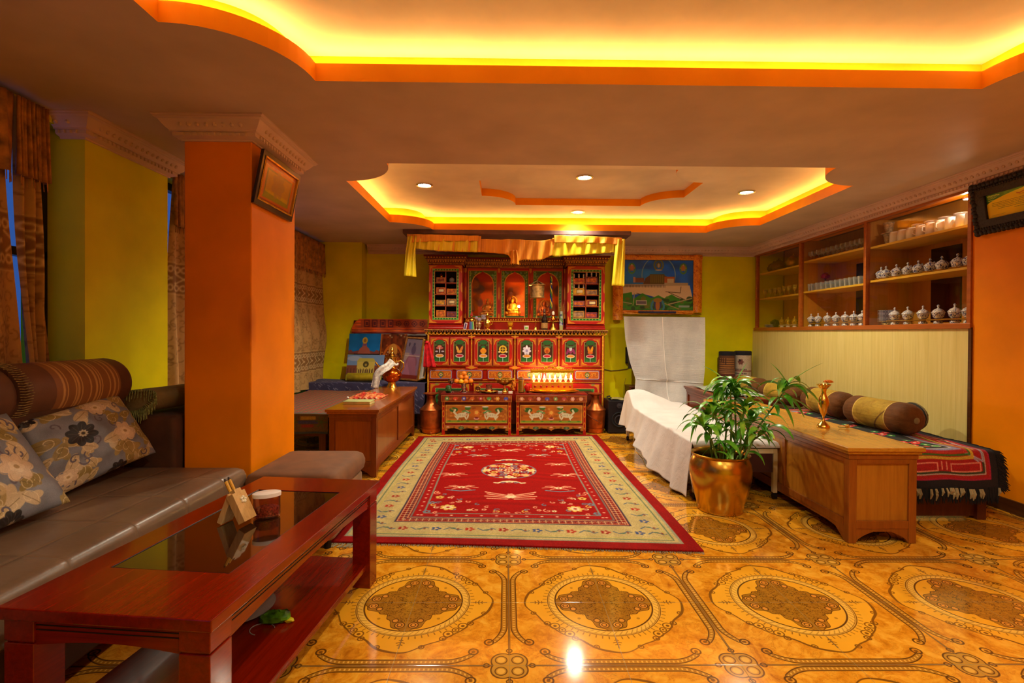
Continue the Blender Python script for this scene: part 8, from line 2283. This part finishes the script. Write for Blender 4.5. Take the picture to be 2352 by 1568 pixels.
for k in range(900):
    if k < 560:
        V_ = rg.random()**1.6; s_ = V_*1.1/L if False else V_*.55; p = [float(np.asarray(q)) for q in shag(np.array(1.0), np.array(s_))]
        d = Vector((.045*(.5+rg.random()), .03*(rg.random()-.5), -.02-.03*rg.random()))
        p2 = Vector(p)+d*.6+Vector((0,0,.008)); p3 = Vector(p)+d
        if p3.x > XR-.01: p3.x = XR-.01
    else:
        u = rg.random(); p = [float(np.asarray(q)) for q in shag(np.array(u), np.array(0.0))]
        d = Vector((.02*(rg.random()-.5), -.01*rg.random(), -.06-.05*rg.random())); p2 = Vector(p)+d*.5; p3 = Vector(p)+d
    tf.tube([Vector(p), p2, p3], [.006, .005, .001], 4)
obj('shaggy_fringe', tf, mat('black_shag', '#0e0a0c', .9, sheen=.2), t, kind='stuff')
tf = MB()
for k in range(34):
    u = rg.random(); p = [float(np.asarray(q)) for q in shag(np.array(u), np.array(0.005))]; d = Vector((.015*(rg.random()-.5), -.012, -.05-.04*rg.random()))
    tf.tube([Vector(p)+Vector((0,-.01,-.015)), Vector(p)+d*.6+Vector((0,-.012,0)), Vector(p)+d], [.006, .008, .003], 5)
obj('pale_tufts', tf, mat('cream_shag', '#9c9068', .9), t, kind='stuff', label='cream tufts among the black fringe')
# bolsters
def bolmat():
    m, p = newmat('brown_and_gold_bolster'); x, y, z = sep(coords('Object')); v = coords('Object')
    br = ramp(noise(v, 10, 3), [(.3, '#54300f'), (.7, '#704418')]); gd = ramp(noise(v, 14, 4, .6, 1), [(.3, '#8c6c1c'), (.7, '#b0902c')])
    c = mixc(below(eabs(y), .155, .004), br, gd); ln = band(eabs(y), .150, .004, .001)
    c = mixc(ln, c, lin('#c8a850')); c = mixc(below(eabs(y*1.0+z*.9), .008)*below(eabs(y), .15), c, lin('#6c4a18')); c = mixc(below(eabs(y*1.0-z*1.1-.06), .018)*below(eabs(y), .15), c, lin('#c8a448'))
    _in(p.inputs['Base Color'], c); p.inputs['Roughness'].default_value = .75; p.inputs['Specular IOR Level'].default_value = .2; p.inputs['Sheen Weight'].default_value = .04
    _in(p.inputs['Normal'], bump(noise(coords('Object', (14, 2, 14)), 3, 3), .5, .01)); return m
M_bol = bolmat()
def bolster(loc, rz, lab, s_=1.0, proto=None):
    if proto: return dup(proto, loc, rz, label=lab)
    t = thing('bolster', lab, 'bolster', (0,0,0), 'brown and gold bolsters on the wall bench')
    R, HL = .118, .315
    def f(u, v):
        a = 2*PI*u; yy = (v*2-1); e = abs(yy)
        r = R*(1-max(0, (e-.72)/.28)**2.2)**.5 if e < 1 else .001
        r = max(r, .004); r *= 1+.02*math.sin(a*11)*max(0, e-.45)*1.6 + .008*math.sin(3*a+5*yy)
        return (r*math.cos(a), yy*HL*(1-.0*e), R+r*.98*math.sin(a))
    obj('cover', MB().grid(f, 44, 40, wrap=True), M_bol, t, smooth=180)
    for sg in (-1, 1): obj('end_button', MB().sphere((0, sg*(HL-.006), R), .024, 14, 8, 1, .35, 1), M_throw, t, smooth=180)
    return t
BXc = 2.93
B1 = bolster((BXc-.02, 3.93, BZ+.024), math.radians(4), 'brown and gold bolster on the wall bench, nearest the camera')
B1.location = (BXc, 3.83, BZ+.024); B1.rotation_euler = (0,0,math.radians(4))
bolster((BXc+.02, 4.50, BZ+.024), math.radians(-3), 'brown and gold bolster in the middle of the wall bench', proto=B1)
bolster((BXc-.02, 5.17, BZ+.024), math.radians(6), 'brown and gold bolster behind the potted plant, farthest along the wall bench', proto=B1)
bolster((BXc-.03, 5.85, BZ+.024), math.radians(2), 'brown and gold bolster nearest the rolled rugs, mostly hidden', proto=B1)
t = thing('dark_cushion', 'dark fringed cushion propped behind the nearest bolster', 'cushion', (3.2, 3.86, BZ+.02))
obj('pad', crumple2(MB().sphere((3.19, 3.84, BZ+.125), .11, 18, 12, .45, 1.2, .95), .006), mat('dark_olive_cushion', '#1c180c', .8), t, smooth=180)
obj('piping', MB().tube([(3.19, 3.84+.132*math.cos(a), BZ+.125+.103*math.sin(a)) for a in np.linspace(0, 2*PI, 33)[:-1]], .006, 6, closed=True), M_throw, t, smooth=60)

# ---- metal bed with a white sheet
g1_, g2_, g3_ = onz(1592, 1147, 0), onz(1788, 1147, 0), onz(1453, 1010, 0)
EX0, EX1, EY0, EY1 = g1_.x, g2_.x-.01, g1_.y, g3_.y; EZ = .392
M_wmetal = mat('cream_painted_metal', '#c8b890', .4, var=.05); M_mattr = mat('dark_maroon_mattress', '#3a1410', .6)
t = thing('examination_bed', 'low metal bed on castors under a white sheet, right of the carpet', 'bed', ((EX0+EX1)/2, (EY0+EY1)/2, 0))
fr = MB()
for y in (EY0, EY1-.03): fr.box(EX0, EX1, y, y+.03, EZ-.055, EZ-.02)
for x in (EX0, EX1-.03): fr.box(x, x+.03, EY0, EY1, EZ-.055, EZ-.02)
obj('frame', fr, M_wmetal, t, bevel=.003)
for y in (EY0, (EY0+EY1)/2, EY1-.03):
    for x in (EX0, EX1-.03):
        lg = obj('leg', MB().box(x, x+.03, y, y+.03, .05, EZ-.055), M_wmetal, t, bevel=.002)
        obj('castor', MB().cyl((x+.003, y+.015, .022), (x+.027, y+.015, .022), .022, 16).box(x+.006, x+.024, y+.005, y+.025, .03, .056), M_black, lg, smooth=40)
obj('mattress', pad(EX0+.015, EX1-.015, EY0+.02, EY1-.02, EZ-.02, EZ+.012, .012, .0), M_mattr, t, smooth=60)
obj('side_flap', MB().box(EX0+.035, EX1-.035, EY0+.004, EY0+.012, .20, EZ-.02), M_mattr, t)
M_sheet, _p = newmat('white_cotton_sheet'); v = coords('Object'); _in(_p.inputs['Base Color'], ramp(noise(v, 5, 4), [(.3, '#c4bebc'), (.7, '#d0cac8')])); _p.inputs['Roughness'].default_value = .85
_in(_p.inputs['Normal'], bump(noise(v, 14, 4, .6, .8), .45, .012))
t = thing('white_sheet', 'white cotton sheet over the low bed, trailing to the floor on the left', 'sheet', ((EX0+EX1)/2, (EY0+EY1)/2, 0))
W_ = EX1-EX0; LBx = [(EY0, .012), (EY0+.35, .014), (EY0+.75, .05), (EY0+1.1, .12), (EY0+1.5, .18), (EY1, .16)]
def sheetf(u, v):
    y = lerp(EY0-.012, EY1+.02, v)
    drop = EZ+.014-float(np.interp(y, [p[0] for p in LBx], [p[1] for p in LBx])) - .0
    tot = drop + W_ + .09; s_ = u*tot
    hump = .17*math.exp(-((y-(EY1-.12))/.17)**2)*(math.exp(-((s_-drop-.10)/.30)**2))
    base = EZ+.024
    wr = .004*math.sin(23*s_+9*y)+.004*math.sin(31*y+5*s_)+.006*math.sin(11*y-14*s_)
    if s_ < drop:
        q = 1-s_/drop; fold = .022*math.sin(13*y+3)+.012*math.sin(27*y)
        x = EX0-.014-(.045+fold)*q; z = base-(drop-s_)
        if q > .0: z += 0
        x -= .07*q*q*math.exp(-((y-EY0-.9)/.5)**2)
        return (x, y+.02*math.sin(9*s_)*q, max(.006, z+hump*(1-q)**1.5))
    if s_ < drop+W_+.012:
        x = EX0-.014+(s_-drop)*1.02
        edge = min(1, (y-EY0+.012)/.03); zz = base+hump+max(0, wr)*edge
        if y < EY0+.03: zz -= .035*(1-edge)
        return (x, y-.002, zz)
    q = (s_-drop-W_-.012)
    near = math.exp(-((y-EY0)/.16)**2)
    return (EX1+.006+.012*near, y, base-q*(.5+1.1*near)+hump*.3)
obj('sheet_cloth', MB().grid(sheetf, 110, 150), M_sheet, t, smooth=180, solid=.0025)
t = thing('power_cable', 'thin white cord hanging from the bed onto the tiled floor', 'cable', (EX0-.05, 4.9, 0))
pts = [(1470, 1003, .20), (1469, 1022, .06), (1475, 1035, .006), (1490, 1050, .006), (1497, 1066, .006), (1513, 1077, .006), (1530, 1072, .006)]
obj('wire', MB().tube([onz(a, b, c_)-Vector((.06,0,0)) for a, b, c_ in pts], .004, 6), M_wmetal, t, smooth=60)
obj('end_plug', MB().sphere(onz(1534, 1072, .008)-Vector((.06,0,0)), .008, 10, 8, 1.6, 1, 1), M_wmetal, t, smooth=180)

# ---- brass pot with bamboo plant
M_pot2, _p = newmat('hammered_brass_pot'); v = coords('Object')
_in(_p.inputs['Base Color'], ramp(noise(v, 6, 4), [(.3, '#b48c30'), (.7, '#d0a848')])); _p.inputs['Metallic'].default_value = 1; _in(_p.inputs['Roughness'], noise(v, 9, 4)*.16+.17); _in(_p.inputs['Normal'], bump(noise(v, 18, 3), .10, .004))
pb_ = onz(1676, 1188, 0); PR = .205; pc_ = Vector((pb_.x, pb_.y+.15, 0))
t = thing('potted_plant', 'round brass pot with a leafy green bamboo plant in front of the white bed', 'plant', pc_)
prof = [(0,.0),(.145,.0),(.152,.008),(.150,.018),(.158,.05),(.185,.13),(.203,.21),(.207,.26),(.200,.30),(.185,.325),(.180,.335),(.192,.347),(.195,.352),(.190,.356),(.176,.346),(.170,.33),(.185,.30),(.190,.26),(.17,.20)]
prof = [(r*.98, z*1.10) for r, z in prof]
obj('pot', MB().lathe(prof, pc_, 64), M_pot2, t, smooth=60)
obj('soil', MB().lathe([(0,.285),(.182,.28)], pc_, 40), mat('dark_soil', '#1c1008', .9, var=.4, bmp=.8), t)
M_stem = mat('green_cane', '#5c7c2c', .45, var=.25, nscale=30); M_leafm, _p = newmat('bamboo_leaf'); 
v = coords('Object'); _in(_p.inputs['Base Color'], ramp(noise(v, 9, 3), [(.28, '#287014'), (.46, '#43921c'), (.6, '#7cbc30'), (.72, '#b8d848')])); _p.inputs['Roughness'].default_value = .35; _p.inputs['Subsurface Weight'].default_value = 0.0
stems = []; leaves = MB(); rg = random.Random(21)
def leaf(mb, p, d, L_, w_, droop, roll=0.0):
    p = Vector(p); d = Vector(d).normalized(); side = d.cross(Vector((0,0,1)))
    if side.length < .1: side = Vector((1,0,0))
    side.normalize(); n = 9; rows = []
    cur = p.copy(); dd = d.copy()
    for i in range(n):
        q = i/(n-1); ww = w_*(math.sin(PI*min(1, q*.94+.06))**.8)*(1-.35*q); up = side.cross(dd).normalized()
        s2 = side*math.cos(roll)+up*math.sin(roll)
        rows.append([cur-s2*ww+up*ww*.25, cur, cur+s2*ww+up*ww*.25]); cur = cur+dd*(L_/(n-1)); dd = (dd+Vector((0,0,-droop/(n-1)))).normalized()
    vs = [v_ for r in rows for v_ in r]; fs = []
    for i in range(n-1):
        for j in range(2): fs.append((i*3+j, i*3+j+1, (i+1)*3+j+1, (i+1)*3+j))
    mb.add(vs, fs)
def pxp(px, py, Y): return ony(px, py, Y)
PY = pc_.y
stem_px = [([(1640,1060),(1630,1000),(1622,940)], .02, 7), ([(1655,1068),(1650,1000),(1640,930)], -.06, 7), ([(1664,1062),(1668,990),(1660,910)], .05, 7), ([(1674,1070),(1680,980),(1678,905),(1682,880)], -.04, 8), ([(1686,1068),(1690,990),(1688,920),(1690,885)], .02, 8), ([(1694,1062),(1702,980),(1712,930)], -.08, 7), ([(1700,1070),(1714,1010),(1722,960)], .07, 6), ([(1706,1064),(1728,1000),(1760,955),(1790,915),(1812,880)], .03, 7), ([(1650,1064),(1634,1010),(1612,975)], -.1, 5), ([(1690,1066),(1730,1010),(1760,990)], -.10, 5)]
for si, (pts_, dy, nl) in enumerate(stem_px):
    P3 = [pxp(a, b, PY+dy*(.6+.4*i)) for i, (a, b) in enumerate(pts_)]
    P3[0] = pc_ + Vector((max(-.13, min(.13, P3[0].x-pc_.x)), dy, .285))
    Q = []
    for i in range(len(P3)-1):
        for k in range(5): Q.append(P3[i].lerp(P3[i+1], k/5))
    Q.append(P3[-1]); obj('cane', MB().tube(Q, [lerp(.0085, .004, i/(len(Q)-1)) for i in range(len(Q))], 8), M_stem, t, smooth=60)
    nd = MB()
    for k in range(len(Q)//3, len(Q)):
        if True:
            a = rg.random()*2*PI; L_ = .13+.09*rg.random()
            leaf(leaves, Q[k], (math.cos(a), .8*math.sin(a), .55*rg.random()+.15), L_, .018+.009*rg.random(), 1.8+rg.random()*1.2, rg.random()-.5)
    top = Q[-1]; tdir = (Q[-1]-Q[-3]).normalized()
    for k in range(nl+2):
        a = k*2.4+si; L_ = .15+.09*rg.random()
        leaf(leaves, top-tdir*.010*k, Vector((math.cos(a), .8*math.sin(a), .6+.7*rg.random()))+tdir*.3, L_, .019+.008*rg.random(), 1.7+1.3*rg.random(), rg.random()-.5)
# long arching leaves seen against the wall
for (a, b, c_, d_, L_, w_, dr) in ((1680, 890, 1650, 855, .22, .014, .7), (1682, 893, 1705, 850, .20, .015, .1), (1690, 885, 1745, 872, .20, .012, .4), (1812, 880, 1868, 836, .26, .018, .35), (1810, 885, 1790, 850, .17, .016, .6), (1815, 888, 1860, 885, .24, .016, 1.4), (1795, 912, 1850, 915, .22, .013, .9), (1775, 925, 1735, 898, .20, .014, .9), (1790, 918, 1830, 960, .20, .014, 1.2), (1800, 900, 1835, 925, .22, .015, .9), (1640, 935, 1600, 950, .20, .018, 2.2), (1622, 945, 1585, 975, .22, .02, 2.2)):
    p, q = pxp(a, b, PY), pxp(c_, d_, PY+.02); leaf(leaves, p, q-p, L_*1.15, w_, dr, .35)
obj('foliage', leaves, M_leafm, t, smooth=180)
